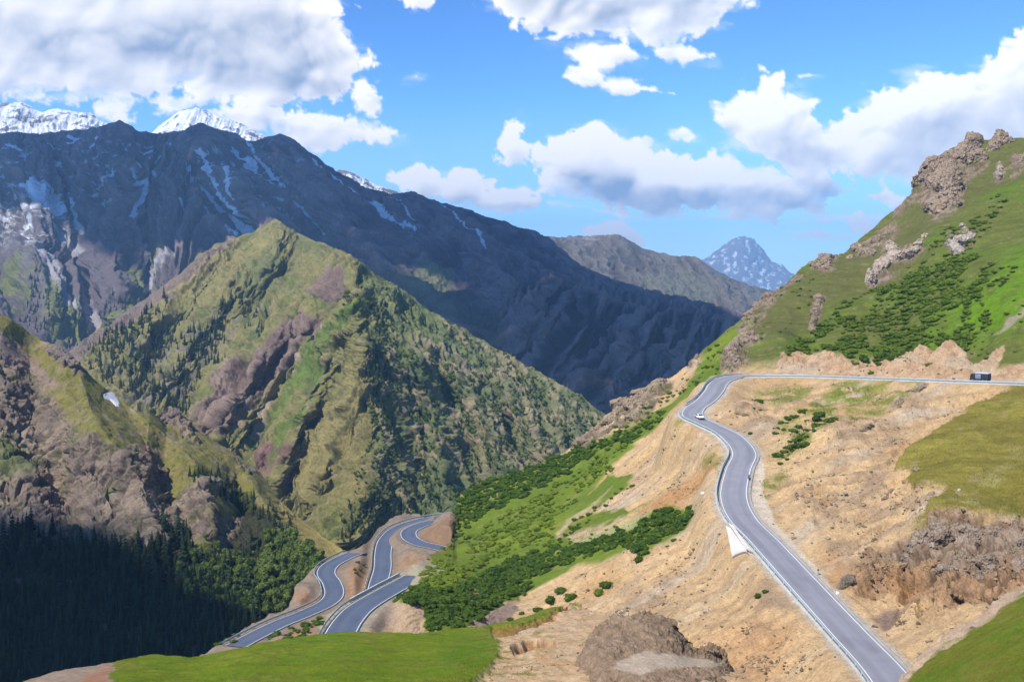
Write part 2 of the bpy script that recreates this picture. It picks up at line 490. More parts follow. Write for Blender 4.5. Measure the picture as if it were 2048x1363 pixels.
# rills running down the sandy faces
dn = np.stack([0.9 * P0[..., 0] + 0.45 * P0[..., 1], 0 * P0[..., 0]], -1)
along = P0[..., 0] * 0.85 + P0[..., 1] * 0.35 + P0[..., 2] * 0.4
across = -P0[..., 0] * 0.38 + P0[..., 1] * 0.92
rill = ridged(np.stack([across / 5.0 + 0.8 * fb, along / 38.0, 0 * along], -1), 5, 0.55)
sandy = np.clip(1 - m_spur - m_g2 - above * (1 - m_cut), 0, 1)
rock_line = np.zeros(X.shape)
RIDGE_ROCKS = [[(1195, 880), (1200, 845), (1240, 800), (1290, 775), (1330, 760), (1350, 765), (1320, 800), (1300, 830), (1270, 845), (1230, 860)],
               [(1145, 905), (1150, 885), (1200, 850), (1210, 870), (1185, 890)],
               [(1440, 742), (1452, 715), (1470, 690), (1500, 672), (1535, 668), (1530, 690), (1500, 710), (1500, 735), (1470, 748)],
               [(1470, 660), (1520, 615), (1560, 575), (1600, 548), (1610, 555), (1570, 590), (1530, 640), (1490, 680)],
               [(1600, 550), (1640, 508), (1690, 488), (1680, 510), (1665, 550), (1640, 555), (1625, 535)],
               [(1690, 510), (1740, 470), (1790, 440), (1800, 455), (1760, 500), (1745, 515), (1720, 505)],
               [(1780, 430), (1825, 385), (1850, 345), (1890, 310), (1930, 285), (1960, 290), (1980, 330), (1930, 375), (1900, 400), (1870, 425), (1830, 410), (1800, 440)],
               [(1852, 420), (1870, 390), (1900, 370), (1930, 360), (1935, 400), (1910, 430), (1875, 445), (1860, 440)],
               [(1728, 578), (1735, 545), (1760, 510), (1800, 490), (1850, 480), (1855, 495), (1800, 530), (1760, 570)],
               [(1885, 490), (1900, 465), (1945, 455), (1950, 475), (1920, 495), (1895, 500)],
               [(1612, 660), (1625, 630), (1620, 600), (1650, 588), (1655, 605), (1640, 635), (1625, 670)],
               [(1985, 365), (1995, 325), (2008, 320), (2010, 350), (1995, 368)], [(2010, 330), (2048, 300), (2120, 290), (2120, 345), (2048, 340), (2020, 360)],
               [(1375, 735), (1385, 715), (1410, 705), (1400, 735)]]
for (bx_, by_, br_, bh_) in ((1650, 868, 70, 3.0), (1730, 880, 60, 2.5), (1800, 810, 40, 2.2), (1600, 1000, 70, 2.0), (1850, 1000, 60, 2.0), (1480, 820, 50, 2.5)):
    hump = hump_all = (globals().get('hump_all', 0) + bh_ * np.exp(-(((X - bx_) / br_) ** 2 + ((Y - by_) / (br_ * .6)) ** 2)))
for p in RIDGE_ROCKS:
    rock_line = np.maximum(rock_line, pmask(wx, wy, p, 5))
h = off * (0.9 * fb + 0.25 * fb2) + off * hump_all * (.6 + .8 * rk)
gul = ridged(np.stack([across / 11.0 + 1.2 * fb, along / 60.0, 0 * along + 4], -1), 5, .55)
h = h + off * sandy * ((rill - 0.5) * 1.2 + (.45 - gul) * (1.6 + 1.4 * sstep(1480, 1560, X)) * (1 - m_grav))
bk = np.zeros(X.shape); sel = np.maximum(rock_line, np.maximum(m_lr, m_cut)) > .02
bs, be = blocks(P0[sel], 5.5, (1, 1, 1.5)); bs2, be2 = blocks(P0[sel] + 50, 2.2, (1, 1, 1.4))
bk[sel] = bs * 1.3 + bs2 * .6
be_ = np.ones(X.shape); be_[sel] = np.minimum(be, .3 + be2)
h = h + rock_line * (rk * 1.6 + bk * 1.1 - .6)
h = h + off * m_cut * (bk * .35 + 1.6 * ridged(np.stack([across * 0 + along / 4.5, (P0[..., 2]) / 40, 0 * along], -1), 4, .55))
h = h + m_lr * (rk * 1.8 + bk * 1.3 - .8) - m_pit * 3.5
h = h + off * np.maximum(m_bank, np.maximum(m_low, m_gbank)) * (rill - .5) * 0.9
h = h + above * (1 - m_cut) * fbm(P0 / 55.0 + 3, 4) * 5.0 * off
h = h + m_g2 * (fb * 1.5 + 1.2)
hill.displace(h)
bed(hill, R_MAIN, 5.2, 7.0)
_k = hill.P.copy(); bed(hill, R_A, 5.0, 2.5); _w = (1 - sstep(812, 836, hill.PX))[..., None]; hill.P = hill.P * _w + _k * (1 - _w)
# the culvert apron side and the verge stay smooth

# ---- cover
SAND = (0.54, 0.365, 0.185)
shape = X.shape
c = flat(shape, SAND)
patch = fbm(P0 / 22.0 + 70, 5)
c = lerp(c, (0.45, 0.265, 0.105), sstep(0.0, 0.55, patch) * 0.6)                # ochre
c = lerp(c, (0.46, 0.375, 0.27), sstep(0.05, 0.6, fbm(np.stack([across / 9, along / 40, 0 * along], -1) + 8, 4)) * 0.75)   # pale grey wash
c = lerp(c, (0.31, 0.215, 0.125), sstep(0.55, 0.9, rill) * 0.45)
c = lerp(c, (0.34, 0.225, 0.12), sstep(0.5, 0.9, gul) * 0.45)
grit = perlin(P0 / 1.4 + 11) + .7 * perlin(P0 / .7 + 5)
c = c * (1 + .09 * np.clip(grit, -1, 1))[..., None]
DARK_SC = [[(1640, 880), (1700, 845), (1790, 850), (1830, 900), (1760, 930), (1680, 930)], [(1560, 780), (1640, 790), (1600, 830), (1540, 820)], [(1760, 1010), (1850, 980), (1880, 1020), (1800, 1080), (1720, 1100)], [(1640, 1060), (1700, 1070), (1720, 1130), (1660, 1150)], [(1460, 1180), (1540, 1160), (1600, 1230), (1520, 1280)], [(1230, 1180), (1330, 1150), (1360, 1200), (1280, 1240)], [(1940, 1180), (2048, 1120), (2048, 1165), (1960, 1210)], [(1400, 850), (1480, 800), (1560, 830), (1540, 880), (1480, 900)], [(1810, 800), (1890, 790), (1880, 830), (1820, 860)], [(1540, 960), (1640, 930), (1780, 940), (1780, 1010), (1700, 1050), (1600, 1020)]]
for p in DARK_SC:
    c = lerp(c, (0.30, 0.205, 0.125), pmask(wx, wy, p, 25) * sstep(-0.35, 0.4, fb2) * 0.85)
c = lerp(c, (0.40, 0.20, 0.075), pmask(wx, wy, [(1240, 1050), (1330, 985), (1420, 930), (1450, 935), (1400, 980), (1320, 1030)], 14) * 0.7)
c = lerp(c, (0.40, 0.20, 0.075), pmask(wx, wy, [(1560, 1180), (1640, 1150), (1640, 1080), (1690, 1120), (1700, 1190), (1620, 1240)], 18) * 0.45)
c = lerp(c, (0.42, 0.21, 0.09), pmask(wx, wy, [(1320, 1363), (1400, 1290), (1520, 1230), (1600, 1280), (1500, 1400)], 30) * 0.4)
# thin grass on the sandy faces
GRN = (0.155, 0.20, 0.026)
OLV = (0.22, 0.20, 0.045)
THIN = [[(1500, 790), (1590, 765), (1620, 775), (1600, 800), (1540, 815)], [(1555, 850), (1600, 815), (1690, 770), (1700, 785), (1630, 830), (1570, 872)], [(1690, 845), (1800, 770), (1850, 768), (1790, 820), (1720, 870)], [(1600, 840), (1680, 770), (1760, 765), (1720, 800), (1640, 850)], [(1700, 770), (1790, 765), (1700, 830), (1620, 890), (1600, 880)],
        [(1400, 935), (1440, 905), (1455, 925), (1440, 965)], [(1520, 960), (1590, 940), (1560, 975), (1530, 1000)], [(1080, 1060), (1140, 1050), (1300, 1000), (1310, 995), (1240, 1040), (1140, 1085)],
        [(1540, 915), (1570, 885), (1650, 845), (1680, 850), (1640, 890), (1580, 915)], [(1840, 1060), (1880, 1030), (1830, 1090), (1760, 1130), (1720, 1140)], [(1350, 905), (1380, 880), (1372, 900)]]
m_thin_all = np.zeros(shape)
for p in THIN:
    m_thin_all = np.maximum(m_thin_all, pmask(wx, wy, p, 10))
    c = lerp(c, GRN, pmask(wx, wy, p, 10) * sstep(-0.45, 0.35, fb2 + 0.6 * rill - 0.3) * 0.8)
veg = above * (1 - m_cut)
g_r = lerp(flat(shape, (0.115, 0.130, 0.026)), (0.095, 0.150, 0.014), sstep(-0.2, 0.5, fb))
BRIGHT = [(1830, 700), (1900, 640), (1990, 560), (2060, 470), (2200, 380), (2200, 640), (2060, 640), (1960, 670)]
g_r = lerp(g_r, (0.105, 0.195, 0.008), pmask(wx, wy, BRIGHT, 40) * 0.85)
UPPER = [(1420, 740), (1480, 650), (1590, 548), (1780, 430), (1850, 340), (2060, 270), (2060, 340), (1900, 430), (1760, 560), (1600, 660), (1540, 720)]
g_r = lerp(g_r, (0.115, 0.112, 0.034), pmask(wx, wy, UPPER, 25) * 0.8)
g_r = lerp(g_r, (0.075, 0.085, 0.02), sstep(0.0, 0.5, fb2) * 0.55)
g_r = lerp(g_r, (0.22, 0.175, 0.09), sstep(.32, .6, fbm(P0 / 4.0 + 21, 4)) * .5)
stre = ridged(np.stack([(P0[..., 0] * .45 + P0[..., 1] * .9) / 3.0, (P0[..., 2]) / 22.0, 0 * along], -1), 4, .6)
g_r = g_r * (.8 + .4 * stre)[..., None]
c = lerp(c, g_r, veg)
c = lerp(c, (0.30, 0.235, 0.175), pmask(wx, wy, [(1985, 665), (2020, 632), (2060, 612), (2060, 622), (2010, 655)], 3) * 0.8)
sp = lerp(flat(shape, (0.12, 0.17, 0.018)), (0.17, 0.215, 0.02), sstep(-0.2, 0.5, fb))
sp = lerp(sp, (0.30, 0.24, 0.11), sstep(0.25, 0.6, fb2) * 0.35)
c = lerp(c, sp, m_spur)
c = lerp(c, (0.45, 0.335, 0.195), m_tong * sstep(-0.4, 0.1, fb2 + .2) * .9)
PALE_G = [(1110, 1105), (1180, 1070), (1260, 1040), (1310, 1020), (1290, 1040), (1220, 1075), (1140, 1105)]
c = lerp(c, (0.36, 0.36, 0.17), pmask(wx, wy, PALE_G, 6) * .8)
c = lerp(c, (0.29, 0.185, 0.115), m_bank * 1.0)
c = lerp(c, (0.40, 0.28, 0.17), m_low)
c = lerp(c, (0.25, 0.19, 0.14), m_low * pmask(wx, wy, [(715, 1262), (740, 1215), (780, 1205), (790, 1240), (750, 1270)], 10) * .8)
c = lerp(c, (0.28, 0.20, 0.15), m_gbank)
c = lerp(c, (0.46, 0.31, 0.18), m_cut * sstep(-.1, .3, m_cut))
c = lerp(c, (0.29, 0.17, 0.09), m_cut * sstep(0.4, 0.8, rk2) * .6)
c = lerp(c, (0.42, 0.33, 0.22), m_cut * sstep(.05, .5, fbm(P0 / 12.0 + 31, 4)) * .7)
g2 = lerp(flat(shape, (0.19, 0.16, 0.028)), (0.24, 0.205, 0.04), sstep(-.2, .5, fb))
g2 = lerp(g2, (0.105, 0.105, 0.025), sstep(0.1, 0.6, fb2) * .6)
g2 = lerp(g2, (0.30, 0.235, 0.12), sstep(.3, .6, fbm(P0 / 3.5 + 61, 4)) * .5)
g2 = g2 * (.78 + .44 * stre)[..., None]
c = lerp(c, g2, m_g2)
c = lerp(c, (0.32, 0.28, 0.10), pmask(wx, wy, [(1860, 1040), (1940, 985), (2048, 890), (2048, 930), (1960, 1010)], 12) * sstep(-.2, .4, rill - .4 + fb2) * .7)
lr = lerp(flat(shape, (0.36, 0.22, 0.115)), (0.30, 0.22, 0.15), pmask(wx, wy, [(1740, 1105), (1850, 1050), (1940, 1022), (2048, 1050), (2040, 1110), (1960, 1140), (1860, 1130), (1790, 1120)], 16))
lr = lerp(lr, (0.20, 0.125, 0.075), sstep(0.4, 0.8, rk2) * .55)
lr = lerp(lr, (0.15, 0.09, 0.05), sstep(.12, .02, be_) * .7)
c = lerp(c, lr, m_lr)
c = lerp(c, (0.19, 0.13, 0.115), pmask(wx, wy, [(1735, 1215), (1770, 1190), (1830, 1180), (1800, 1215), (1770, 1235)], 8) * .8)
c = lerp(c, (0.36, 0.20, 0.09), pmask(wx, wy, [(1770, 1140), (1830, 1140), (1850, 1165), (1780, 1170)], 10) * .6)
c = lerp(c, (0.57, 0.475, 0.35), m_grav * .92)
rc = lerp(flat(shape, (0.19, 0.138, 0.092)), (0.275, 0.21, 0.145), sstep(0.2, 0.7, rk2))
rc = lerp(rc, (0.16, 0.115, 0.075), sstep(0.0, 0.5, fb2) * .55)
rc = lerp(rc, (0.11, 0.08, 0.055), sstep(.12, .02, be_) * .7)
rc = lerp(rc, (0.095, 0.095, 0.028), sstep(-.05, .3, fbm(P0 / 6.0 + 91, 5)) * .75)
c = lerp(c, rc, rock_line * sstep(-0.25, 0.2, fb2 + rock_line - 0.55))
verge = (1 - sstep(4.0, 6.2, near_line(P0, R_MAIN, 12)[0] + fb2))
c = lerp(c, (0.44, 0.40, 0.33), verge * .8)
c = lerp(c, (0.37, 0.33, 0.19), pmask(X, Y, [(625, 1300), (655, 1240), (712, 1190), (750, 1165), (838, 1120), (862, 1108), (850, 1128), (800, 1160), (740, 1195), (690, 1230), (650, 1300)], 3) * .9)
va = (1 - sstep(4.0, 6.0, near_line(P0, R_A, 12)[0] + fb2))
c = lerp(c, (0.36, 0.32, 0.22), va * .8)
speck = perlin(P0 / 0.9 + 50) * 0.5 + perlin(P0 / 2.1 + 90) * 0.5
c = lerp(c, (0.13, 0.095, 0.06), sstep(0.36, 0.5, speck) * sandy * (1 - verge) * off * .55)
M_near = land_mat("hillside_soil", 1.8, 0.26, lo=0.68, hi=1.28, fine=4.0)
hill_o = hill.build("hillside", M_near, c, "sandy and grassy mountainside that carries the winding road", "R", -.05)

# ================================================================ valley floor with the lower roads
val_top = [(330, 1345), (380, 1325), (425, 1300), (470, 1270), (512, 1245), (575, 1215), (590, 1178), (605, 1160), (633, 1140), (670, 1117), (708, 1098), (722, 1092), (740, 1076), (755, 1058), (778, 1042), (812, 1031), (870, 1024), (930, 1018)]
val_ctrl = [(470, 1292, 238), (515, 1268, 248), (560, 1246, 257), (610, 1226, 266), (652, 1206, 276), (668, 1188, 284), (664, 1166, 294), (652, 1146, 304), (660, 1130, 313), (684, 1116, 322), (712, 1104, 330),
            (757, 1165, 299), (765, 1135, 316), (766, 1105, 334), (772, 1080, 351), (793, 1058, 368), (830, 1043, 380), (872, 1093, 334), (840, 1086, 339), (818, 1066, 352), (834, 1052, 363),
            (380, 1330, 228), (425, 1302, 238), (512, 1247, 262), (575, 1217, 277), (592, 1180, 290), (633, 1141, 312), (735, 1078, 348), (752, 1060, 366), (810, 1032, 391), (600, 1200, 276), (620, 1180, 285),
            (700, 1165, 292), (720, 1135, 310), (726, 1105, 327), (738, 1092, 338), (700, 1215, 266), (640, 1250, 252), (560, 1290, 234), (800, 1120, 322), (820, 1150, 303), (800, 1080, 349), (700, 1280, 232), (500, 1320, 224), (420, 1350, 216), (850, 1200, 280), (900, 1150, 305), (890, 1041, 349), (906, 1043, 348), (868, 1052, 353), (912, 1070, 345), (885, 1088, 337), (860, 1072, 345), (918, 1043, 372), (925, 1043, 388), (925, 1075, 372), (925, 1028, 400), (916, 1075, 356)]
val = Land(340, 925, val_top, 1330, val_ctrl, 420, 260, topjag=(1.5, 10), back=(12, 0.012, 0.9))
P1 = val.P.copy(); VX, VY = val.PX, val.PY
vf = fbm(P1 / 14.0, 5); vf2 = fbm(P1 / 3.0, 5)
dv = np.minimum.reduce([near_line(P1, r, 30)[0] for r in (R_B, R_C, R_D)])
voff = sstep(4.5, 11, dv)
val.displace(voff * (vf * 1.6 + vf2 * 0.5 + 0.6 * ridged(P1 / 6.0, 4)))
for r in (R_B[:-7], R_C, R_D):
    bed(val, r, 4.4, 3.0, 0.16)
bed(val, R_A, 6.0, 3.5, 2.5)
wx = VX + 6 * fbm(P1 / 6.0, 3); wy = VY + 6 * fbm(P1 / 6.0 + 9, 3)
c = flat(VX.shape, (0.255, 0.19, 0.13))
c = lerp(c, (0.19, 0.148, 0.112), sstep(-.1, .5, vf) * .7)
for p in ([(690, 1180), (700, 1130), (735, 1120), (735, 1160), (710, 1200)], [(790, 1130), (810, 1110), (850, 1115), (830, 1140)], [(585, 1190), (610, 1180), (640, 1200), (600, 1215)], [(545, 1290), (590, 1255), (640, 1240), (620, 1290)]):
    c = lerp(c, (0.33, 0.185, 0.095), pmask(wx, wy, p, 10) * .8)
c = lerp(c, (0.16, 0.12, 0.085), sstep(0.25, 0.6, vf2) * .4)
c = lerp(c, (0.235, 0.145, 0.085), pmask(wx, wy, [(840, 1072), (858, 1052), (892, 1034), (925, 1036), (930, 1085), (885, 1088), (854, 1087)], 4))
c = lerp(c, (0.37, 0.33, 0.19), pmask(wx, wy, [(630, 1250), (690, 1205), (760, 1165), (835, 1130), (845, 1140), (770, 1180), (720, 1205), (660, 1260)], 5) * .85)
c = lerp(c, (0.17, 0.20, 0.04), pmask(wx, wy, [(690, 1215), (740, 1180), (800, 1160), (770, 1180), (710, 1222)], 4) * .5)
M_val = land_mat("valley_earth", 2.4, 0.25)
val_o = val.build("valley_floor", M_val, c, "brown earth terraces that carry the lower hairpin roads")

# ================================================================ foreground grass ledge and the corner slope
led_top = [(-40, 1395), (68, 1361), (110, 1350), (150, 1342), (220, 1331), (300, 1312), (330, 1316), (380, 1319), (430, 1308), (480, 1298), (560, 1285), (640, 1273), (690, 1268), (740, 1270), (830, 1270), (900, 1262), (960, 1255), (1020, 1244), (1060, 1233), (1105, 1216), (1150, 1206), (1200, 1222), (1300, 1268), (1480, 1330), (1560, 1420)]
led_ctrl = [(68, 1361, 84), (220, 1331, 92), (380, 1319, 99), (560, 1285, 106), (720, 1269, 112), (830, 1270, 114), (960, 1255, 122), (1060, 1233, 134), (1120, 1212, 148), (1180, 1212, 148), (100, 1420, 66), (300, 1363, 80), (300, 1450, 60), (500, 1363, 76), (600, 1320, 90), (700, 1363, 74),
            (800, 1310, 94), (900, 1363, 74), (950, 1300, 96), (1050, 1363, 74), (1050, 1300, 92), (1100, 1260, 112), (1150, 1300, 90), (1200, 1363, 72), (1250, 1280, 96), (1300, 1340, 76), (1450, 1363, 72), (1480, 1335, 80), (600, 1500, 52), (1000, 1500, 52), (1400, 1500, 52), (600, 1700, 36), (1000, 1700, 36), (1400, 1700, 36), (100, 1700, 37)]
led = Land(-40, 1550, led_top, 1750, led_ctrl, 900, 420, topjag=(1.2, 18), back=(12, 0.03, 0.8), power=1.6)
P2 = led.P.copy(); LX, LY = led.PX, led.PY
lf = fbm(P2 / 9.0, 5); lf2 = lf2_led = fbm(P2 / 1.6, 5); lf3 = fbm(P2 / 0.5, 4)
wx = LX + 16 * fbm(P2 / 3.5, 4) + 9 * fbm(P2 / .7, 4); wy = LY + 9 * fbm(P2 / 3.0 + 9, 4) + 5 * fbm(P2 / .7 + 5, 4)
DIRT = [(955, 1363), (985, 1330), (1000, 1305), (990, 1275), (985, 1262), (1020, 1262), (1060, 1248), (1085, 1240), (1110, 1225), (1130, 1212), (1200, 1200), (1600, 1300), (1600, 1800), (900, 1800), (880, 1400)]
m_dirt = pmask(wx, wy, DIRT, 5)
m_thin = pmask(wx, wy, DIRT, 60)
PIT2 = [(1022, 1290), (1050, 1278), (1105, 1272), (1112, 1285), (1060, 1297), (1030, 1302)]
m_p2 = pmask(LX + 5 * lf2, LY + 3 * lf2, PIT2, 4)
SC = [(985, 1266), (1030, 1264), (1070, 1252), (1100, 1240), (1128, 1222), (1135, 1212)]
m_sc = lmask(wx, wy + 6, SC, 9)
led.displace((1 - m_dirt) * (lf * 0.35 + lf2 * 0.08 + 0.25) + m_dirt * (fbm(P2 / 4.0, 5) * 0.5 + ridged(P2 / 1.8, 5, .5) * .14 + lf2 * 0.05 - 0.25) - m_p2 * 1.6 - m_sc * 0.5)
c = lerp(flat(LX.shape, (0.125, 0.185, 0.008)), (0.165, 0.205, 0.012), sstep(-.3, .5, lf))
c = lerp(c, (0.095, 0.165, 0.010), sstep(0, .5, fbm(P2 / 5.0 + 60, 4)) * .6)
c = lerp(c, (0.075, 0.175, 0.010), pmask(wx, wy, [(850, 1363), (900, 1300), (990, 1290), (1000, 1330), (950, 1363)], 25) * .6)
c = lerp(c, (0.19, 0.165, 0.03), sstep(0.0, .5, lf2) * .40)
c = lerp(c, (0.20, 0.175, 0.035), sstep(.05, .5, fbm(P2 / 6.5 + 31, 5)) * .45)
c = lerp(c, (0.07, 0.115, 0.008), sstep(.1, .5, fbm(P2 / 2.6 + 77, 5)) * .45)
c = lerp(c, (0.085, 0.13, 0.008), sstep(0.1, .6, lf3) * .30)
thin = thin_led = (m_thin - m_dirt).clip(0, 1)
c = lerp(c, (0.33, 0.24, 0.12), thin * sstep(-0.1, 0.35, lf2) * .9)
d = lerp(flat(LX.shape, (0.50, 0.345, 0.195)), (0.43, 0.265, 0.125), sstep(-.2, .5, lf2))
d = lerp(d, (0.42, 0.36, 0.28), sstep(0, .6, lf) * .5)
d = lerp(d, (0.17, 0.19, 0.03), sstep(0.15, .45, fbm(P2 / 2.2 + 20, 4)) * pmask(wx, wy, [(900, 1420), (960, 1300), (1040, 1262), (1110, 1262), (1060, 1320), (1030, 1400)], 12) * .85)
c = lerp(c, d, m_dirt)
c = lerp(c, (0.30, 0.125, 0.05), np.maximum(m_p2, m_sc * .8) * .85)
bare = pmask(wx, wy, [(-60, 1420), (68, 1355), (150, 1336), (225, 1326), (222, 1420)], 5)
c = lerp(c, (0.30, 0.22, 0.15), bare)
c = lerp(c, (0.33, 0.17, 0.10), pmask(wx, wy, [(170, 1350), (218, 1335), (220, 1400), (150, 1400)], 8) * bare)
M_led = land_mat("ledge_turf", 0.7, 0.09, lo=0.62, hi=1.32)
led_o = led.build("grass_ledge", M_led, c, "bright grass ledge with a crumbling sandy edge in the foreground", "L")

cor_top = [(1700, 1480), (1770, 1395), (1795, 1363), (1815, 1340), (1832, 1318), (1862, 1290), (1900, 1264), (1935, 1245), (1965, 1228), (2000, 1196), (2048, 1166), (2120, 1120), (2300, 1040)]
cor_ctrl = [(1795, 1363, 70), (1862, 1290, 74), (1965, 1228, 77), (2048, 1166, 80), (2300, 1040, 82), (1900, 1363, 62), (2048, 1363, 54), (2000, 1280, 65), (2200, 1250, 60), (1900, 1600, 42), (2200, 1600, 38)]
cor = Land(1730, 2240, cor_top, 1600, cor_ctrl, 330, 220, topjag=(2.5, 12), back=(12, 0.04, 0.9))
P3 = cor.P.copy(); CX, CY = cor.PX, cor.PY
lf = fbm(P3 / 6.0, 5); lf2 = fbm(P3 / 1.2, 5)
edge = 1 - sstep(10, 20, (CY - np.interp(CX, [p[0] for p in cor_top], [p[1] for p in cor_top])) * 0.7 + 7 * lf2)
cor.displace(lf * 0.3 + lf2 * 0.07 + edge * (ridged(P3 / 1.8, 5) * .5 - .3))
c = lerp(flat(CX.shape, (0.13, 0.165, 0.012)), (0.09, 0.175, 0.008), sstep(-.2, .5, lf))
c = lerp(c, (0.20, 0.165, 0.035), sstep(0.0, .5, lf2) * .5)
c = lerp(c, (0.07, 0.11, 0.008), sstep(.05, .5, fbm(P3 / 2.2 + 7, 5)) * .45)
c = lerp(c, (0.21, 0.18, 0.04), sstep(.0, .5, fbm(P3 / 4.0 + 17, 4)) * .4)
c = lerp(c, (0.45, 0.32, 0.21), edge)
cor_o = cor.build("grass_slope", M_led, c, "steep green slope with a stony rim in the near corner", "R", .0)
# ================================================================ the cliff across the valley
cl_top = [(-60, 590), (0, 627), (40, 650), (80, 680), (110, 690), (150, 722), (190, 760), (240, 800), (262, 815), (285, 825), (315, 830), (335, 814), (352, 815), (375, 838), (400, 864), (440, 888), (480, 914), (520, 944), (545, 982), (570, 1010), (610, 1045), (650, 1075), (700, 1106), (760, 1140)]
cl_ctrl = [(-60, 590, 690), (0, 627, 680), (110, 690, 680), (240, 800, 660), (335, 814, 700), (400, 864, 690), (480, 914, 670), (545, 982, 640), (610, 1045, 600), (700, 1106, 550), (0, 750, 620), (0, 900, 560), (0, 1000, 525), (0, 1150, 480), (0, 1363, 425), (150, 900, 570), (150, 1000, 535),
           (150, 1150, 485), (150, 1363, 420), (300, 900, 600), (300, 1000, 545), (300, 1100, 505), (300, 1200, 465), (300, 1363, 415), (420, 950, 610), (420, 1050, 545), (420, 1150, 495), (420, 1250, 450), (520, 1050, 570), (520, 1150, 510), (520, 1250, 460), (600, 1120, 545), (620, 1200, 500), (680, 1160, 525), (700, 1300, 460)]
cl_cre = [([(150, 722), (200, 860), (290, 960), (300, 1060)], 26, 70), ([(240, 800), (300, 900), (340, 1010)], -14, 40), ([(262, 815), (390, 920), (420, 1010), (430, 1090)], 24, 55), ([(60, 690), (60, 850), (130, 1000)], -18, 60), ([(335, 814), (330, 900), (325, 990)], -16, 35),
          ([(400, 864), (500, 960), (560, 1060), (640, 1130)], 20, 45), ([(440, 1090), (480, 1020), (470, 960)], -16, 40)]
cl = Land(-60, 745, cl_top, 1420, cl_ctrl, 620, 560, cl_cre, topjag=(4, 22), back=(14, 0.03, 0.9))
P4 = cl.P.copy(); X, Y = cl.PX, cl.PY
rk = ridged(P4 / np.array([34.0, 34, 60]) + 0.3 * fbm(P4 / 40.0, 3)[..., None], 6, .55)
rk2 = ridged(P4 / 11.0, 5, .55)
fb = fbm(P4 / 40.0, 5); fb2 = fbm(P4 / 9.0, 5)
depthb = Y - np.interp(X, [p[0] for p in cl_top], [p[1] for p in cl_top])
wx = X + 12 * fb2; wy = Y + 12 * fbm(P4 / 9.0 + 20, 4)
ROCKY = [(-60, 720), (30, 720), (100, 790), (150, 860), (190, 870), (240, 900), (300, 890), (340, 960), (300, 990), (340, 1000), (420, 950), (470, 960), (420, 1000), (420, 1090), (480, 1120), (450, 1160), (300, 1160), (200, 1090), (-60, 1080)]
m_rock = np.maximum(pmask(wx, wy, ROCKY, 10), 0.9 * pmask(wx, wy, [(400, 1010), (470, 1040), (520, 1010), (560, 1060), (540, 1100), (480, 1110), (410, 1110)], 10))
m_crest = np.maximum.reduce([pmask(wx, wy, p, 4) for p in ([(70, 680), (110, 688), (160, 730), (175, 760), (130, 735)], [(315, 835), (335, 815), (355, 818), (390, 860), (400, 890), (350, 860)], [(455, 910), (480, 915), (520, 945), (500, 955)], [(530, 960), (550, 1000), (600, 1040), (570, 1040)])])
mm = np.maximum(m_rock, m_crest)
bb, be = blocks(P4, 24.0, (1, 1, 2.4), .6); bb2, be2 = blocks(P4 + 90, 7.0, (1, 1, 1.9), .6)
cl.displace((rk * 9 - 4) * (0.3 + 0.7 * mm) + (bb * 3.4 + bb2 * 1.2) * (.12 + mm) + rk2 * 1.6 * (0.25 + mm) + fb * 2.5, 30)
c = lerp(flat(X.shape, (0.21, 0.175, 0.055)), (0.165, 0.165, 0.035), sstep(-.2, .4, fb2))
c = lerp(c, (0.27, 0.21, 0.13), sstep(0.0, .5, fbm(P4 / 14.0 + 33, 5)) * .7)
rc = lerp(flat(X.shape, (0.29, 0.22, 0.155)), (0.195, 0.145, 0.11), sstep(.3, .8, rk))
rc = lerp(rc, (0.30, 0.225, 0.16), sstep(-.1, .5, fb) * .6)
rc = lerp(rc, (0.14, 0.14, 0.05), sstep(.05, .45, fbm(P4 / 20.0 + 12, 5)) * .65)
rc = lerp(rc, (0.085, 0.06, 0.05), np.maximum(sstep(.08, .01, be) * .5, sstep(.08, .01, be2) * .25))
c = lerp(c, rc, mm)
c = lerp(c, (0.27, 0.19, 0.16), pmask(wx, wy, [(-60, 640), (0, 650), (60, 710), (120, 770), (100, 780), (0, 720), (-60, 700)], 8) * .8)
c = lerp(c, (0.28, 0.15, 0.09), pmask(wx, wy, [(270, 880), (310, 900), (330, 960), (300, 990), (280, 940)], 12) * .6)
c = lerp(c, (0.12, 0.15, 0.05), pmask(wx, wy, [(-60, 850), (20, 870), (80, 920), (60, 960), (-60, 950)], 20) * .6)
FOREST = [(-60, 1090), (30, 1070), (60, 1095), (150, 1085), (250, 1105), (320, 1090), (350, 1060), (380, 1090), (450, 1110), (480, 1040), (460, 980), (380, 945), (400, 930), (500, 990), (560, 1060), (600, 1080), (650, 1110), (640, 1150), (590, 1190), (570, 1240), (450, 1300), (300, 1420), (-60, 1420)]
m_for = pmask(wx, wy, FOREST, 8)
tf = perlin(P4 / 2.6 + 8) + .6 * perlin(P4 / 5.5 + 3)
c = lerp(c, (0.065, 0.075, 0.03), sstep(.25, .5, tf) * .6)
c = lerp(c, (0.33, 0.27, 0.20), sstep(.3, .6, perlin(P4 / 4.0 + 40)) * mm * .5)
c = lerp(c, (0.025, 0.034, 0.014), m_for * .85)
c = lerp(c, (0.17, 0.19, 0.035), pmask(wx, wy, [(350, 1100), (430, 1090), (470, 1180), (400, 1170), (350, 1130)], 14) * .6)
c = lerp(c, (0.30, 0.235, 0.075), pmask(X + 2 * fb2, Y, [(542, 996), (572, 1010), (612, 1043), (700, 1106), (668, 1116), (598, 1072), (552, 1026)], 3))
c = lerp(c, (0.26, 0.18, 0.15), sstep(.2, .45, fbm(P4 / 18.0 + 55, 4)) * pmask(wx, wy, [(0, 1100), (150, 1120), (300, 1130), (520, 1250), (480, 1300), (300, 1330), (0, 1300)], 20) * .5)
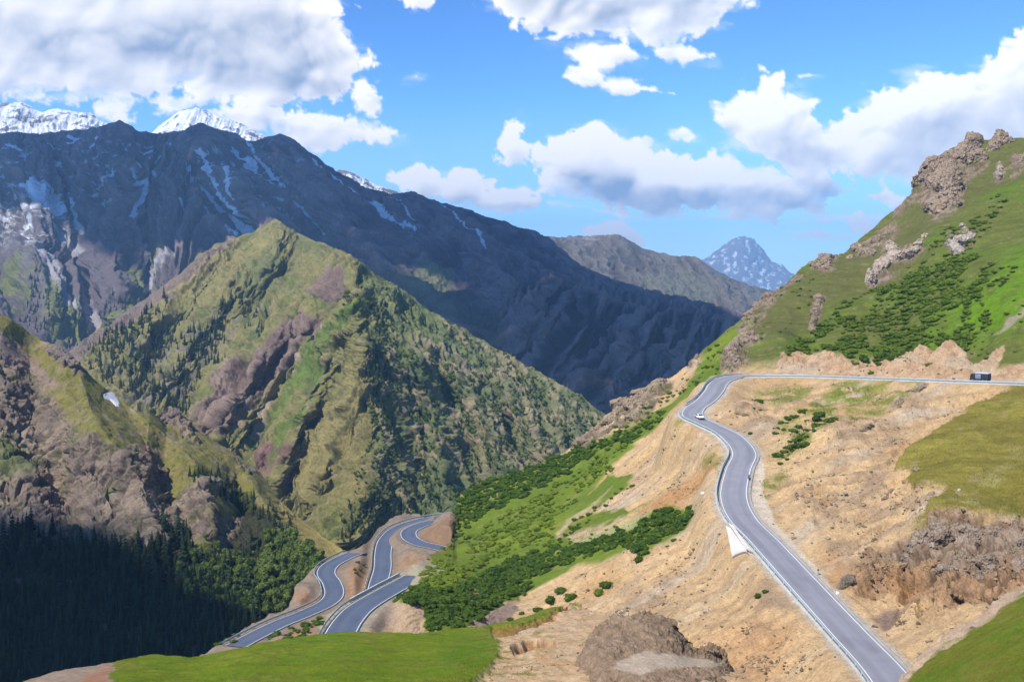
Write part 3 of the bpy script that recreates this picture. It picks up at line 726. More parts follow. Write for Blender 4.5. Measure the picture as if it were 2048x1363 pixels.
M_cl = land_mat("cliff_rock", 6.0, 1.0, lo=.6, hi=1.35)
cl_o = cl.build("cliff", M_cl, c, "dark rocky cliff with dry grass crest across the valley", "L", -.1)

# ================================================================ middle mountain
mm_top = [(90, 745), (140, 706), (190, 665), (260, 622), (330, 572), (365, 545), (400, 507), (430, 490), (470, 479), (500, 465), (528, 452), (550, 441), (562, 446), (580, 460), (620, 479), (660, 494), (700, 511), (740, 540), (800, 580), (860, 620), (920, 655), (980, 690), (1040, 725), (1100, 760), (1160, 795), (1195, 820), (1212, 838), (1260, 900), (1330, 985)]
mm_ctrl = [(90, 745, 1500), (140, 706, 1520), (260, 622, 1620), (400, 507, 1720), (470, 479, 1760), (550, 441, 1800), (620, 479, 1640), (700, 511, 1500), (800, 580, 1440), (920, 655, 1400), (1040, 725, 1370), (1160, 795, 1340), (1212, 838, 1320), (1330, 985, 1250),
           (200, 760, 1330), (300, 700, 1420), (300, 800, 1190), (390, 860, 1080), (400, 640, 1480), (400, 740, 1280), (500, 560, 1580), (480, 650, 1400), (600, 560, 1470), (640, 600, 1300), (560, 700, 1230), (500, 800, 1130), (440, 850, 1080), (480, 900, 1020), (540, 950, 960),
           (715, 595, 1230), (735, 700, 1120), (735, 800, 1040), (735, 900, 965), (735, 1000, 900), (720, 1080, 850), (650, 750, 1120), (600, 850, 1060), (580, 950, 970), (640, 1020, 900), (600, 1080, 860), (860, 700, 1210), (860, 800, 1120), (860, 900, 1040), (860, 1000, 960), (1000, 800, 1200), (1000, 900, 1110), (1000, 1000, 1020), (1120, 850, 1200), (1120, 950, 1100), (1240, 1000, 1060),
           (900, 1080, 890), (600, 1180, 790), (900, 1180, 820), (300, 950, 1000), (150, 850, 1150), (1200, 1150, 930)]
mm_cre = [([(700, 511), (712, 560), (715, 595), (738, 720), (745, 850), (738, 960), (700, 1070)], 40, 80), ([(550, 441), (480, 540), (330, 640), (200, 740)], 40, 70), ([(690, 540), (612, 600), (545, 660), (470, 730), (405, 830)], 48, 55),
          ([(676, 612), (640, 675), (592, 745), (532, 825), (476, 905)], -34, 42), ([(640, 570), (520, 620), (420, 720), (372, 835)], -48, 75), ([(712, 600), (668, 690), (628, 770), (580, 870), (548, 950)], 30, 30), ([(722, 640), (690, 720), (655, 800), (615, 900), (575, 985)], -13, 30), ([(730, 700), (705, 790), (670, 890), (625, 1000)], 22, 30),
          ([(600, 470), (590, 540), (560, 600)], -22, 45), ([(640, 490), (650, 530), (630, 570)], 26, 30), ([(500, 470), (440, 560), (330, 690), (290, 770)], -34, 40), ([(470, 560), (400, 660), (340, 760)], 28, 34), ([(560, 470), (520, 560), (470, 620)], 24, 34), ([(610, 640), (560, 720), (500, 800), (450, 870)], -12, 18), ([(590, 630), (530, 710), (480, 780), (430, 850)], 18, 18)]
for k, ln in enumerate([[(728, 610), (775, 700), (815, 820), (835, 960)], [(745, 590), (815, 700), (868, 830), (885, 1000)], [(765, 575), (855, 700), (920, 840), (945, 1000)], [(790, 585), (895, 715), (970, 850), (1005, 980)], [(830, 605), (945, 740), (1025, 860), (1060, 950)], [(880, 635), (995, 760), (1075, 870), (1110, 930)], [(935, 665), (1045, 780), (1120, 880), (1150, 925)], [(1000, 700), (1090, 790), (1160, 870)], [(1060, 735), (1130, 800), (1185, 860)]]):
    mm_cre.append((ln, (16 if k % 2 else -17), 34))
mt = Land(95, 1320, mm_top, 1150, mm_ctrl, 900, 560, mm_cre, topjag=(3.5, 24), back=(14, 0.03, 0.8))
P5 = mt.P.copy(); X, Y = mt.PX, mt.PY
fb = fbm(P5 / 90.0, 5); fb2 = fbm(P5 / 22.0, 5)
# ribs run down and away from the crest that divides the two faces
side = sstep(700, 770, X + 20 * fb - (Y - 600) * 0.03)
uL = (X * 0.80 + Y * 0.60) ; vL = (-X * 0.60 + Y * 0.80)
uR = (X * 0.80 - Y * 0.55) ; vR = (X * 0.55 + Y * 0.80)
ribL = ridged(np.stack([uL / 34 + .6 * fb, vL / 170, 0 * X], -1), 5, .55)
ribR = ridged(np.stack([uR / 30 + .6 * fb, vR / 150, 0 * X + 5], -1), 5, .55)
rib = ribL * (1 - side) + ribR * side
fine = ridged(np.stack([(uL * (1 - side) + uR * side) / 10 + .5 * fb2, (vL * (1 - side) + vR * side) / 60, 0 * X + 3], -1), 4, .6)
mt.displace((rib - .5) * 25 + fb * 8 + ridged(P5 / 30.0, 5) * 4.5 + fb2 * 3 + (fine - .5) * 5.5, 22)
wx = X + 14 * fb2; wy = Y + 14 * fbm(P5 / 22.0 + 20, 4)
c = lerp(flat(X.shape, (0.225, 0.205, 0.065)), (0.175, 0.185, 0.05), sstep(-.2, .4, fb))
c = lerp(c, (0.26, 0.215, 0.085), sstep(.4, .85, rib) * .7)
c = lerp(c, (0.10, 0.125, 0.04), sstep(.1, .5, fb2) * .55)
c = lerp(c, (0.285, 0.235, 0.115), sstep(.55, .95, fine) * .6)
c = lerp(c, (0.085, 0.115, 0.04), sstep(.35, 0.05, fine) * .5)
c = lerp(c, (0.075, 0.105, 0.035), sstep(.38, .12, rib) * .6)
RIGHT = [(705, 515), (800, 580), (1215, 838), (1330, 985), (1330, 1150), (700, 1150), (735, 1050), (745, 860), (738, 720), (722, 610)]
m_r = pmask(wx, wy, RIGHT, 8)
rg = lerp(flat(X.shape, (0.145, 0.165, 0.06)), (0.31, 0.245, 0.145), sstep(.35, .8, rib + .35 * fb2) * .85)
rg = lerp(rg, (0.105, 0.145, 0.05), sstep(-.1, .4, fbm(P5 / 60.0 + 44, 5)) * .75)
rg = lerp(rg, (0.15, 0.18, 0.05), pmask(wx, wy, [(700, 510), (800, 575), (860, 620), (830, 700), (760, 640), (720, 590)], 20) * .7)
c = lerp(c, rg, m_r)
RED = [(690, 545), (665, 540), (615, 580), (640, 600), (690, 600), (640, 640), (600, 630), (540, 680), (480, 720), (440, 760), (400, 830), (395, 870), (440, 880), (470, 870), (520, 800), (570, 740), (620, 680), (640, 660), (690, 590)]
m_red = pmask(wx, wy, RED, 6)
c = lerp(c, lerp(flat(X.shape, (0.18, 0.12, 0.10)), (0.27, 0.19, 0.145), sstep(.4, .8, rib)), m_red * .95)
c = lerp(c, (0.13, 0.085, 0.08), m_red * sstep(.45, .15, fine) * .6)
c = lerp(c, (0.21, 0.115, 0.10), pmask(wx, wy, [(500, 910), (550, 890), (575, 900), (545, 950), (510, 940)], 6) * .9)
PURP = [(130, 720), (190, 665), (330, 572), (430, 490), (470, 480), (440, 520), (380, 560), (340, 610), (250, 660), (190, 710), (160, 735)]
c = lerp(c, (0.20, 0.145, 0.13), pmask(wx, wy, PURP, 6) * .9)
BOWL = [(200, 720), (300, 680), (400, 640), (480, 640), (440, 740), (400, 800), (380, 860), (250, 820), (180, 770)]
c = lerp(c, (0.185, 0.16, 0.13), pmask(wx, wy, BOWL, 18) * sstep(-.1, .4, fbm(P5 / 35.0 + 3, 4)) * .8)
for ln, w, cc in (([(650, 655), (620, 710), (570, 780), (520, 850), (470, 905)], 5, (0.36, 0.28, 0.20)), ([(690, 640), (660, 720), (620, 800), (590, 860)], 3.5, (0.33, 0.26, 0.14)), ([(565, 780), (520, 840), (505, 880)], 4, (.34, .27, .2)), ([(585, 930), (565, 965), (550, 985)], 6, (.36, .26, .16)), ([(1180, 1000), (1165, 960)], 5, (.3, .25, .15))):
    c = lerp(c, cc, lmask(X + 3 * fb2, Y, ln, w) * .85)
for ln, w in (([(665, 650), (640, 700), (595, 770), (545, 840), (505, 885)], 13), ([(720, 610), (690, 640), (640, 740), (600, 830), (560, 880), (540, 930)], 9)):
    c = lerp(c, (0.125, 0.19, 0.03), lmask(X + 9 * fb2, Y, ln, w) * .75)
for p in ([(340, 575), (430, 520), (520, 470), (560, 480), (500, 540), (400, 590), (300, 650)], [(600, 900), (730, 720), (735, 900), (700, 1000), (600, 1000), (560, 970)]):
    c = lerp(c, (0.315, 0.255, 0.095), pmask(wx, wy, p, 25) * sstep(-.3, .3, fb2) * .75)
for p in ([(500, 520), (560, 500), (600, 540), (560, 590), (470, 620)], [(560, 450), (600, 470), (680, 500), (640, 520), (590, 500)]):
    c = lerp(c, (0.105, 0.14, 0.055), pmask(wx, wy, p, 20) * .5)
scr = ridged(np.stack([uL / 26, vL / 190, 0 * X + 9], -1), 4, .5)
c = lerp(c, (0.27, 0.235, 0.20), pmask(wx, wy, [(250, 690), (400, 650), (560, 520), (600, 560), (480, 680), (380, 820), (300, 800)], 20) * sstep(.6, .9, scr) * .5)
tuft = perlin(P5 / 5.5 + 8) + .6 * perlin(P5 / 11.0 + 3)
c = lerp(c, (0.055, 0.08, 0.028), sstep(.28, .5, tuft) * (.35 + .45 * m_r) * (1 - m_red))
M_mt = land_mat("mountain_turf", 12.0, 2.2, lo=.55, hi=1.4)
mt_o = mt.build("mountain", M_mt, c, "sunlit green and tawny mountain with a forested pyramid face")

# ================================================================ the big dark mountain
bm_top = [(-80, 285), (0, 272), (40, 265), (70, 272), (100, 268), (135, 262), (160, 260), (200, 258), (220, 250), (240, 243), (262, 254), (275, 262), (300, 266), (330, 267), (370, 262), (390, 252), (405, 248), (418, 250), (430, 258), (465, 271), (500, 285), (520, 281), (540, 274), (560, 272), (590, 284), (640, 320), (690, 353), (730, 376), (780, 388), (830, 386), (880, 408), (930, 420), (990, 440), (1050, 460), (1095, 478), (1112, 496), (1160, 532), (1220, 556), (1290, 580), (1350, 592), (1420, 606), (1500, 640), (1600, 700)]
bm_ctrl = [(-80, 285, 3900), (0, 272, 3900), (240, 243, 4000), (405, 248, 4050), (560, 272, 4000), (690, 353, 3850), (830, 386, 3800), (990, 440, 3700), (1095, 478, 3600), (1220, 556, 3350), (1350, 592, 3150), (1500, 640, 2900), (1600, 700, 2700),
           (0, 400, 3400), (0, 520, 2900), (0, 640, 2450), (100, 450, 3150), (100, 560, 2700), (100, 700, 2200), (200, 450, 3150), (200, 580, 2600), (200, 680, 2250), (300, 400, 3350), (300, 500, 2950), (300, 600, 2550), (420, 400, 3350), (450, 500, 2950), (600, 450, 3150), (700, 500, 3000), (700, 600, 2600), (850, 500, 3050), (850, 600, 2650), (900, 700, 2250),
           (1000, 560, 2850), (1000, 700, 2250), (1100, 560, 2900), (1100, 650, 2450), (1100, 780, 2000), (1200, 650, 2500), (1200, 800, 1950), (1300, 650, 2500), (1350, 750, 2100), (1450, 700, 2300), (0, 900, 1800), (600, 900, 1800), (1200, 950, 1700), (1500, 850, 1900)]
bm_cre = [([(120, 330), (150, 470), (160, 540), (190, 660)], -170, 80), ([(290, 400), (302, 470), (288, 530), (297, 580)], -120, 60), ([(240, 243), (228, 380), (225, 500), (240, 610)], 190, 75), ([(60, 330), (75, 450), (60, 540), (90, 640)], 110, 60), ([(405, 248), (470, 370), (560, 470)], 150, 60), ([(330, 285), (430, 400), (520, 480)], -120, 45),
          ([(480, 285), (560, 370), (640, 470), (720, 560)], -130, 55), ([(560, 272), (660, 380), (770, 500), (900, 640)], 190, 80), ([(830, 386), (940, 520), (1010, 640)], 130, 80), ([(690, 353), (800, 460), (900, 560)], -90, 50),
          ([(1005, 575), (1100, 560), (1180, 600), (1290, 680), (1360, 740)], 70, 40), ([(1110, 565), (1060, 625), (1025, 690)], 80, 32), ([(1180, 620), (1120, 690), (1070, 740)], 90, 34), ([(1280, 680), (1210, 745), (1170, 800)], 90, 34), ([(1370, 650), (1310, 715), (1250, 790)], 80, 34), ([(1150, 620), (1090, 680), (1045, 730)], -70, 26), ([(1240, 660), (1170, 730), (1120, 780)], -70, 28), ([(1330, 690), (1260, 760), (1210, 810)], -70, 28)]
bm = Land(-80, 1560, bm_top, 900, bm_ctrl, 1000, 460, bm_cre, topjag=(4.5, 26), back=(14, 0.03, 0.7))
P6 = bm.P.copy(); X, Y = bm.PX, bm.PY
fb = fbm(P6 / 330.0, 5); fb2 = fbm(P6 / 70.0, 5)
s1 = sstep(230, 420, X)                                   # left part drains straight down, the middle to the lower right
s2 = sstep(960, 1060, X + (Y - 600) * .3) * sstep(540, 600, Y)
u = (X * (1 - .62 * s1) - Y * (.05 + .5 * s1)); v = X * .5 * s1 + Y * .85
rib0 = ridged(np.stack([u / 46 + .7 * fb, v / 210, 0 * X], -1), 6, .56)
rib1 = ridged(np.stack([(X * .76 + Y * .62) / 36 + .5 * fb, (Y * .7 - X * .6) / 170, 0 * X + 4], -1), 6, .56)
rib = rib0 * (1 - s2) + rib1 * s2
low = sstep(430, 560, Y) * (1 - sstep(500, 620, X))
bm.displace((rib - .5) * 62 + fb * 30 + ridged(P6 / 120.0, 6, .55) * 16 + fb2 * 9, 40)
wx = X + 12 * fb2; wy = Y + 12 * fbm(P6 / 70.0 + 20, 4)
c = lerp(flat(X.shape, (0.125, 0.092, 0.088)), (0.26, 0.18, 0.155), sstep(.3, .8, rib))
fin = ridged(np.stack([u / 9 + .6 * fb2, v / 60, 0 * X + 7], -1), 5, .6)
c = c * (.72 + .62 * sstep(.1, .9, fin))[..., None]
c = lerp(c, (0.15, 0.12, 0.115), pmask(wx, wy, [(-80, 430), (60, 400), (180, 480), (230, 520), (380, 500), (420, 560), (300, 640), (180, 720), (-80, 720)], 30))
c = lerp(c, (0.185, 0.165, 0.155), pmask(wx, wy, [(-80, 520), (60, 480), (140, 560), (180, 660), (130, 690), (60, 600), (-80, 580)], 16) * sstep(.3, .7, rib) * .7)
GRS = [[(85, 565), (100, 560), (140, 600), (185, 660), (190, 690), (120, 705), (90, 640)], [(10, 540), (50, 510), (55, 530), (20, 590), (-10, 600)], [(245, 540), (265, 530), (285, 575), (260, 590)], [(190, 650), (280, 590), (310, 590), (220, 650)], [(300, 490), (330, 490), (320, 560), (305, 570)], [(40, 580), (70, 545), (60, 580), (20, 630)]]
for p in GRS:
    c = lerp(c, (0.20, 0.21, 0.055), pmask(wx, wy, p, 8) * .85)
for ln, w in (([(120, 470), (150, 500), (158, 560), (172, 620), (188, 660)], 8), ([(165, 500), (160, 560)], 9), ([(285, 500), (290, 540), (297, 580)], 8), ([(345, 505), (320, 550), (298, 578)], 9), ([(60, 480), (100, 560), (160, 640)], 9)):
    c = lerp(c, (0.47, 0.43, 0.42), lmask(X + 5 * fb2, Y, ln, w * 1.25) * .8)
c = lerp(c, (0.11, 0.125, 0.06), pmask(wx, wy, [(690, 520), (800, 560), (900, 600), (1010, 650), (1040, 720), (900, 680), (760, 590)], 30) * .7)
c = lerp(c, (0.21, 0.22, 0.09), pmask(wx, wy, [(810, 560), (860, 535), (910, 560), (890, 600), (830, 600)], 14) * .8)  # sun spot on the shaded slope, put into the colour as a lighter patch
c = lerp(c, lerp(flat(X.shape, (0.058, 0.056, 0.058)), (0.36, 0.24, 0.20), sstep(.45, .8, rib)), pmask(wx, wy, [(1000, 590), (1100, 560), (1200, 610), (1400, 620), (1560, 640), (1560, 900), (1100, 900), (1020, 700)], 14))
# snow
alt = sstep(560, 260, Y)
sn = np.zeros(X.shape)
LN = [([(335, 290), (380, 350), (430, 400), (470, 440), (515, 470)], 5), ([(405, 310), (440, 370), (470, 410), (505, 440)], 7), ([(455, 335), (470, 370), (480, 400)], 4), ([(465, 300), (520, 350), (560, 380)], 7), ([(500, 290), (545, 350), (590, 400), (650, 470)], 6), ([(270, 370), (285, 370), (275, 400), (265, 430)], 8), ([(80, 380), (110, 400), (90, 430)], 9), ([(60, 370), (65, 400), (120, 430)], 10), ([(90, 300), (120, 320)], 5), ([(290, 310), (315, 325)], 5), ([(620, 330), (640, 350)], 4), ([(640, 345), (700, 400), (760, 440), (830, 470)], 4), ([(770, 400), (830, 450)], 3.5), ([(880, 415), (930, 470), (970, 500)], 3), ([(360, 400), (365, 420)], 4), ([(400, 410), (430, 440), (470, 470)], 4), ([(110, 330), (130, 360)], 6), ([(140, 280), (170, 290), (150, 300)], 7), ([(20, 300), (40, 310)], 5), ([(150, 400), (160, 430), (150, 460)], 5), ([(200, 285), (190, 300)], 5)]
for ln, w in LN:
    sn = np.maximum(sn, lmask(X + 8 * fb2, Y + 6 * fb, ln, w * 1.0) * 1.15)
sn = np.maximum(sn, pmask(wx, wy, [(50, 370), (80, 375), (110, 420), (135, 440), (80, 430), (60, 410)], 8))
fr = fbm(P6 / 40.0 + 7, 6, .65)
dust = pmask(wx, wy, [(-80, 300), (200, 290), (480, 300), (600, 330), (640, 420), (520, 440), (300, 380), (180, 420), (130, 460), (-80, 470)], 40)
fr2 = fbm(P6 / 15.0 + 3, 4, .6)
msn = sstep(.66, .80, sn + .55 * fr + .45 * fr2) + dust * sstep(.22, .4, fr + .45 * (.45 - rib)) * .85
msn = msn + pmask(wx, wy, [(-80, 360), (60, 400), (140, 440), (120, 480), (-80, 500)], 20) * sstep(-.05, .3, fr) * .55
c = lerp(c, (0.80, 0.82, 0.85), np.clip(msn, 0, 1))
M_bm = land_mat("mountain_rock", 40.0, 7.0, lo=.6, hi=1.35)
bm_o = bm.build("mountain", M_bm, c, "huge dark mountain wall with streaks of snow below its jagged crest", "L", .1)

# ================================================================ snow summits, grey mountain, far blue peak
def snowy(top, x0, x1, bot, dt, db, seed, label, amount):
    xs = np.linspace(x0, x1, 14)
    ty = np.interp(xs, [p[0] for p in top], [p[1] for p in top])
    ctrl = [(x, y, dt) for x, y in zip(xs, ty)] + [(x, bot, db) for x in xs] + [((x0 + x1) / 2, bot * .5 + ty.mean() * .5, dt * .5 + db * .5)]
    L = Land(x0, x1, top, bot, ctrl, max(60, int((x1 - x0) * .9)), 150, topjag=(4, 16), back=(12, 0.03, 0.8))
    Q = L.P.copy()
    rb = ridged(np.stack([(L.PX + .3 * L.PY) / 22 + .5 * fbm(Q / 500.0 + seed, 4), L.PY / 70, 0 * L.PX + seed], -1), 6, .58)
    L.displace((rb - .5) * (34 if dt < 9000 else 45) + ridged(Q / 230.0 + seed, 5) * 22 + fbm(Q / 90.0, 5) * 7, 30)
    f = fbm(Q / 110.0 + seed, 6, .65)
    n = L.normals()
    c = lerp(flat(L.PX.shape, (0.20, 0.18, 0.18)), (0.82, 0.84, 0.87), sstep(-.15, .12, f + amount - .55 * (rb - .45)))
    return L, c
L, c = snowy([(-90, 225), (-40, 214), (0, 208), (40, 205), (60, 215), (85, 226), (105, 218), (140, 222), (180, 228), (215, 248), (240, 262)], -90, 240, 330, 6300, 5200, 3, "", .22)
L.build("mountain", M_bm, c, "wide snow-covered summit behind the dark crest at far left", "L", .2)
L, c = snowy([(280, 285), (300, 270), (330, 245), (350, 230), (370, 219), (400, 217), (430, 230), (460, 240), (500, 256), (530, 272), (560, 291)], 280, 560, 330, 6300, 5200, 8, "", .30)
L.build("mountain", M_bm, c, "white snow dome rising behind the dark crest")
L, c = snowy([(660, 348), (682, 342), (700, 344), (740, 365), (790, 385), (830, 400)], 660, 830, 430, 5600, 5000, 5, "", -.05)
L.build("mountain", M_bm, c, "low snow-flecked shoulder behind the falling dark ridge")

gm_top = [(1040, 500), (1080, 474), (1110, 474), (1150, 474), (1200, 471), (1240, 470), (1262, 483), (1285, 496), (1310, 505), (1350, 512), (1390, 513), (1420, 535), (1460, 556), (1500, 571), (1540, 580), (1570, 592), (1640, 640)]
gm_ctrl = [(1040, 500, 5200), (1150, 474, 5300), (1240, 470, 5300), (1390, 513, 5000), (1460, 556, 4800), (1570, 592, 4500), (1100, 560, 4500), (1200, 560, 4500), (1300, 560, 4600), (1300, 620, 4100), (1400, 600, 4200), (1450, 630, 4000), (1550, 640, 4000), (1200, 700, 3800), (1500, 700, 3600)]
gm = Land(1040, 1640, gm_top, 700, gm_ctrl, 420, 220, [([(1240, 470), (1290, 540), (1350, 600)], 90, 40), ([(1390, 513), (1440, 570), (1500, 640)], 120, 40), ([(1310, 505), (1380, 580), (1420, 620)], -90, 36)], topjag=(3.5, 18), back=(12, .03, .8))
Q = gm.P.copy(); X, Y = gm.PX, gm.PY
fb2 = fbm(Q / 90.0, 5)
rb = ridged(np.stack([(X * .8 - Y * .5) / 24 + .5 * fb2, (X * .5 + Y) / 120, 0 * X + 2], -1), 6, .58)
gm.displace((rb - .5) * 42 + ridged(Q / 150.0, 5) * 9, 24)
c = lerp(flat(X.shape, (0.10, 0.088, 0.066)), (0.185, 0.16, 0.125), sstep(.35, .8, rb))
c = lerp(c, (0.36, 0.33, 0.30), pmask(X + 8 * fb2, Y, [(1120, 475), (1220, 472), (1200, 490), (1130, 490)], 8) * sstep(0, .4, fb2) * .7)
c = lerp(c, (0.17, 0.18, 0.12), pmask(X + 8 * fb2, Y, [(1280, 560), (1380, 540), (1440, 590), (1400, 620), (1330, 600)], 12) * .6)
gm_o = gm.build("mountain", M_bm, c, "bare grey mountain with a flat top beyond the dark ridge")

L, c = snowy([(1330, 580), (1390, 531), (1405, 520), (1440, 496), (1465, 478), (1490, 472), (1508, 478), (1530, 505), (1545, 524), (1565, 530), (1580, 545), (1620, 565), (1680, 590)], 1330, 1680, 620, 18600, 17000, 21, "", -.20)
L.build("mountain", M_bm, c, "lone pointed blue peak far away in the haze")

# ================================================================ ground to the horizon
rr = np.concatenate([[0], np.geomspace(60, 19000, 40)])
aa = np.linspace(0, 2 * math.pi, 97)[:-1]
V = [(0, 0, -330)]
for r in rr[1:]:
    for a in aa:
        V.append((r * math.cos(a), r * math.sin(a), -330))
V = np.array(V)
V[:, 2] += fbm(V / 1800.0, 4) * 40
fc = []
n = len(aa)
for i in range(len(rr) - 2):
    for k in range(n):
        a0 = 1 + i * n + k; a1 = 1 + i * n + (k + 1) % n
        fc.append((a0, a0 + n, a1 + n, a1))
for k in range(n):
    fc.append((0, 1 + k, 1 + (k + 1) % n, 1 + (k + 1) % n))
tri = [f[:3] for f in fc[-n:]]
qf = np.array(fc[:-n])
allf = np.concatenate([qf[:, [0, 1, 2]], qf[:, [0, 2, 3]], np.array(tri)])
cg = lerp(flat((len(V),), (0.12, 0.13, 0.05)), (0.17, 0.14, 0.10), sstep(-.3, .3, fbm(V / 700.0, 4)))
tag(link("ground", mesh_from("ground", V, allf, land_mat("plain_soil", 120, 8), cg)), "valley ground that runs out to the horizon", None, None, "structure")
# ================================================================ road surfaces, lines, rails
def frame(R):
    T = np.gradient(R, axis=0)
    T[:, 2] = 0
    T /= np.linalg.norm(T, axis=1, keepdims=True) + 1e-9
    S = np.stack([T[:, 1], -T[:, 0], 0 * T[:, 0]], -1)      # to the right of travel
    return T, S

def strip(R, offs, zs, closed=False):
    """ribbon through the given side offsets and heights"""
    T, S = frame(R)
    offs = np.asarray(offs, float); zs = np.asarray(zs, float)
    V = R[:, None] + S[:, None] * offs[None, :, None]
    V[..., 2] += zs[None]
    n, m = len(R), len(offs)
    idx = np.arange(n * m).reshape(n, m)
    if closed:
        idx = np.concatenate([idx, idx[:, :1]], 1)
    f = np.stack([idx[:-1, :-1], idx[:-1, 1:], idx[1:, 1:], idx[1:, :-1]], -1).reshape(-1, 4)
    return V.reshape(-1, 3), f

def asphalt_mat(name, scale):
    m, nt, b = new_mat(name)
    N, L = nt.nodes.new, nt.links.new
    at = N("ShaderNodeAttribute"); at.attribute_name = "tint"
    tc = N("ShaderNodeTexCoord")
    n = N("ShaderNodeTexNoise"); n.inputs["Scale"].default_value = scale; n.inputs["Detail"].default_value = 6
    L(tc.outputs["Object"], n.inputs["Vector"])
    mr = N("ShaderNodeMapRange"); mr.inputs[1].default_value = .3; mr.inputs[2].default_value = .7; mr.inputs[3].default_value = .94; mr.inputs[4].default_value = 1.06
    L(n.outputs[0], mr.inputs[0])
    mul = N("ShaderNodeVectorMath"); mul.operation = 'SCALE'
    L(at.outputs["Color"], mul.inputs[0]); L(mr.outputs[0], mul.inputs["Scale"]); L(mul.outputs[0], b.inputs["Base Color"])
    b.inputs["Roughness"].default_value = 0.62
    b.inputs["Specular IOR Level"].default_value = 0.35
    return m

def paint_mat(name, colr, rough=.6, metal=0.0, var=.12, scale=3.0):
    m, nt, b = new_mat(name)
    N, L = nt.nodes.new, nt.links.new
    tc = N("ShaderNodeTexCoord")
    n = N("ShaderNodeTexNoise"); n.inputs["Scale"].default_value = scale; n.inputs["Detail"].default_value = 5
    L(tc.outputs["Object"], n.inputs["Vector"])
    mr = N("ShaderNodeMapRange"); mr.inputs[1].default_value = .3; mr.inputs[2].default_value = .7; mr.inputs[3].default_value = 1 - var; mr.inputs[4].default_value = 1 + var
    L(n.outputs[0], mr.inputs[0])
    mul = N("ShaderNodeVectorMath"); mul.operation = 'SCALE'
    mul.inputs[0].default_value = colr
    L(mr.outputs[0], mul.inputs["Scale"]); L(mul.outputs[0], b.inputs["Base Color"])
    b.inputs["Roughness"].default_value = rough
    b.inputs["Metallic"].default_value = metal
    return m

M_asph = asphalt_mat("worn_asphalt", .35)
M_line = paint_mat("white_line_paint", (0.78, 0.78, 0.76), .6, 0, .08, .8)
M_rail = paint_mat("galvanised_steel", (0.36, 0.42, 0.42), .5, 0.1, .1, .6)
M_conc = paint_mat("pale_concrete", (0.40, 0.385, 0.345), .85, 0, .14, .7)
M_gut = paint_mat("grey_concrete", (0.30, 0.275, 0.235), .85, 0, .18, .5)

def idx_at(R, px, py):
    x, y = proj(R)
    return int(((x - px) ** 2 + (y - py) ** 2).argmin())

def make_road(R, half, base, label, streak=.10, centre=True):
    offs = np.linspace(-half, half, 25)
    V, f = strip(R, offs, 0.05 - 0.02 * (offs / half) ** 2)
    o = np.tile(offs, len(R))
    s = np.repeat(np.arange(len(R)) * 1.2, 25)
    Q = np.stack([o * .9, s * .012, 0 * o], -1)
    k = 1 + streak * .8 * fbm(Q, 3) + streak * .3 * fbm(np.stack([o * 2, s * .008, 0 * o + 4], -1), 2)
    wheel = np.exp(-((np.abs(o) - 1.6) / .55) ** 2)
    k = k * (1 - .13 * wheel) * (1 - .10 * sstep(.25, .4, fbm(np.stack([o * .25, s * .045, 0 * o + 9], -1), 2))) * (1 + .07 * sstep(half - .9, half - .2, np.abs(o)))
    c = np.asarray(base)[None] * k[:, None]
    r = link("road", mesh_from("road", V, f, M_asph, c))
    tag(r, label, None, None, "structure")
    for sgn in (-1, 1):
        e = sgn * (half - .32)
        V, f = strip(R, [e - .07, e + .07], [.062, .062])
        link("edge_line", mesh_from("edge_line", V, f, M_line), r)
    return r

ASPH = (0.245, 0.24, 0.258)
ASPH_HAZED = (0.095, 0.115, 0.155)  # valley roads: blue of haze and sky put into the asphalt colour
road_main = make_road(R_MAIN, 3.35, ASPH, "grey two-lane mountain road winding across the sandy slope", .10)
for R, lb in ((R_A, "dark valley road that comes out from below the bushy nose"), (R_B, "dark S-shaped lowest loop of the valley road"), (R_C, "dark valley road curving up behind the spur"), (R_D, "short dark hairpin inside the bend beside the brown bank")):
    make_road(R if R is not R_A else R[:idx_at(R, 834, 1149)], 3.0 if R is not R_A else 3.3, ASPH_HAZED, lb, .08)

def cut(R, k0, k1):
    return R[max(0, k0):k1]

def make_rail(R, off, label, post_every=4.0, group=None, foot=True, maxpost=100, h=.82):
    """steel guard rail: waved beam, posts, concrete foot"""
    side = np.sign(off)
    a = abs(off)
    root = bpy.data.objects.new("guardrail", None)
    col.objects.link(root)
    root.location = R[0]
    tag(root, label, "guardrail", group)
    Q = R - R[0]
    prof = [(0, .30), (.07, .36), (.07, .42), (0, .50), (0, .56), (.07, .62), (.07, .72), (0, h), (-.05, h), (-.05, .30)]
    V, f = strip(Q, [side * (a - p[0]) for p in prof], [p[1] for p in prof], closed=True)
    link("beam", mesh_from("beam", V, f, M_rail, smooth=False), root)
    if foot:
        V, f = strip(Q, [side * (a - .2), side * (a - .2), side * (a + .38), side * (a + .38)], [-.4, .13, .13, -.6])
        link("concrete_foot", mesh_from("concrete_foot", V, f, M_conc, smooth=False), root)
    T, S = frame(Q)
    s = np.concatenate([[0], np.cumsum(np.linalg.norm(np.diff(Q, axis=0), axis=1))])
    n = min(maxpost, max(2, int(s[-1] / post_every)))
    bx = np.array([(x, y, z) for x in (-.07, .07) for y in (-.06, .06) for z in (-.3, h + .03)], float)
    fb_ = np.array([(0, 1, 3, 2), (4, 6, 7, 5), (0, 4, 5, 1), (2, 3, 7, 6), (1, 5, 7, 3), (0, 2, 6, 4)])
    pm = mesh_from("post", bx, fb_, M_rail, smooth=False)
    for k in range(n):
        j = int(np.searchsorted(s, s[-1] * (k + .5) / n))
        j = min(j, len(Q) - 1)
        p = Q[j] + S[j] * side * (a + .12)
        link("post", pm, root, p, (0, 0, math.atan2(T[j, 1], T[j, 0])))
    return root

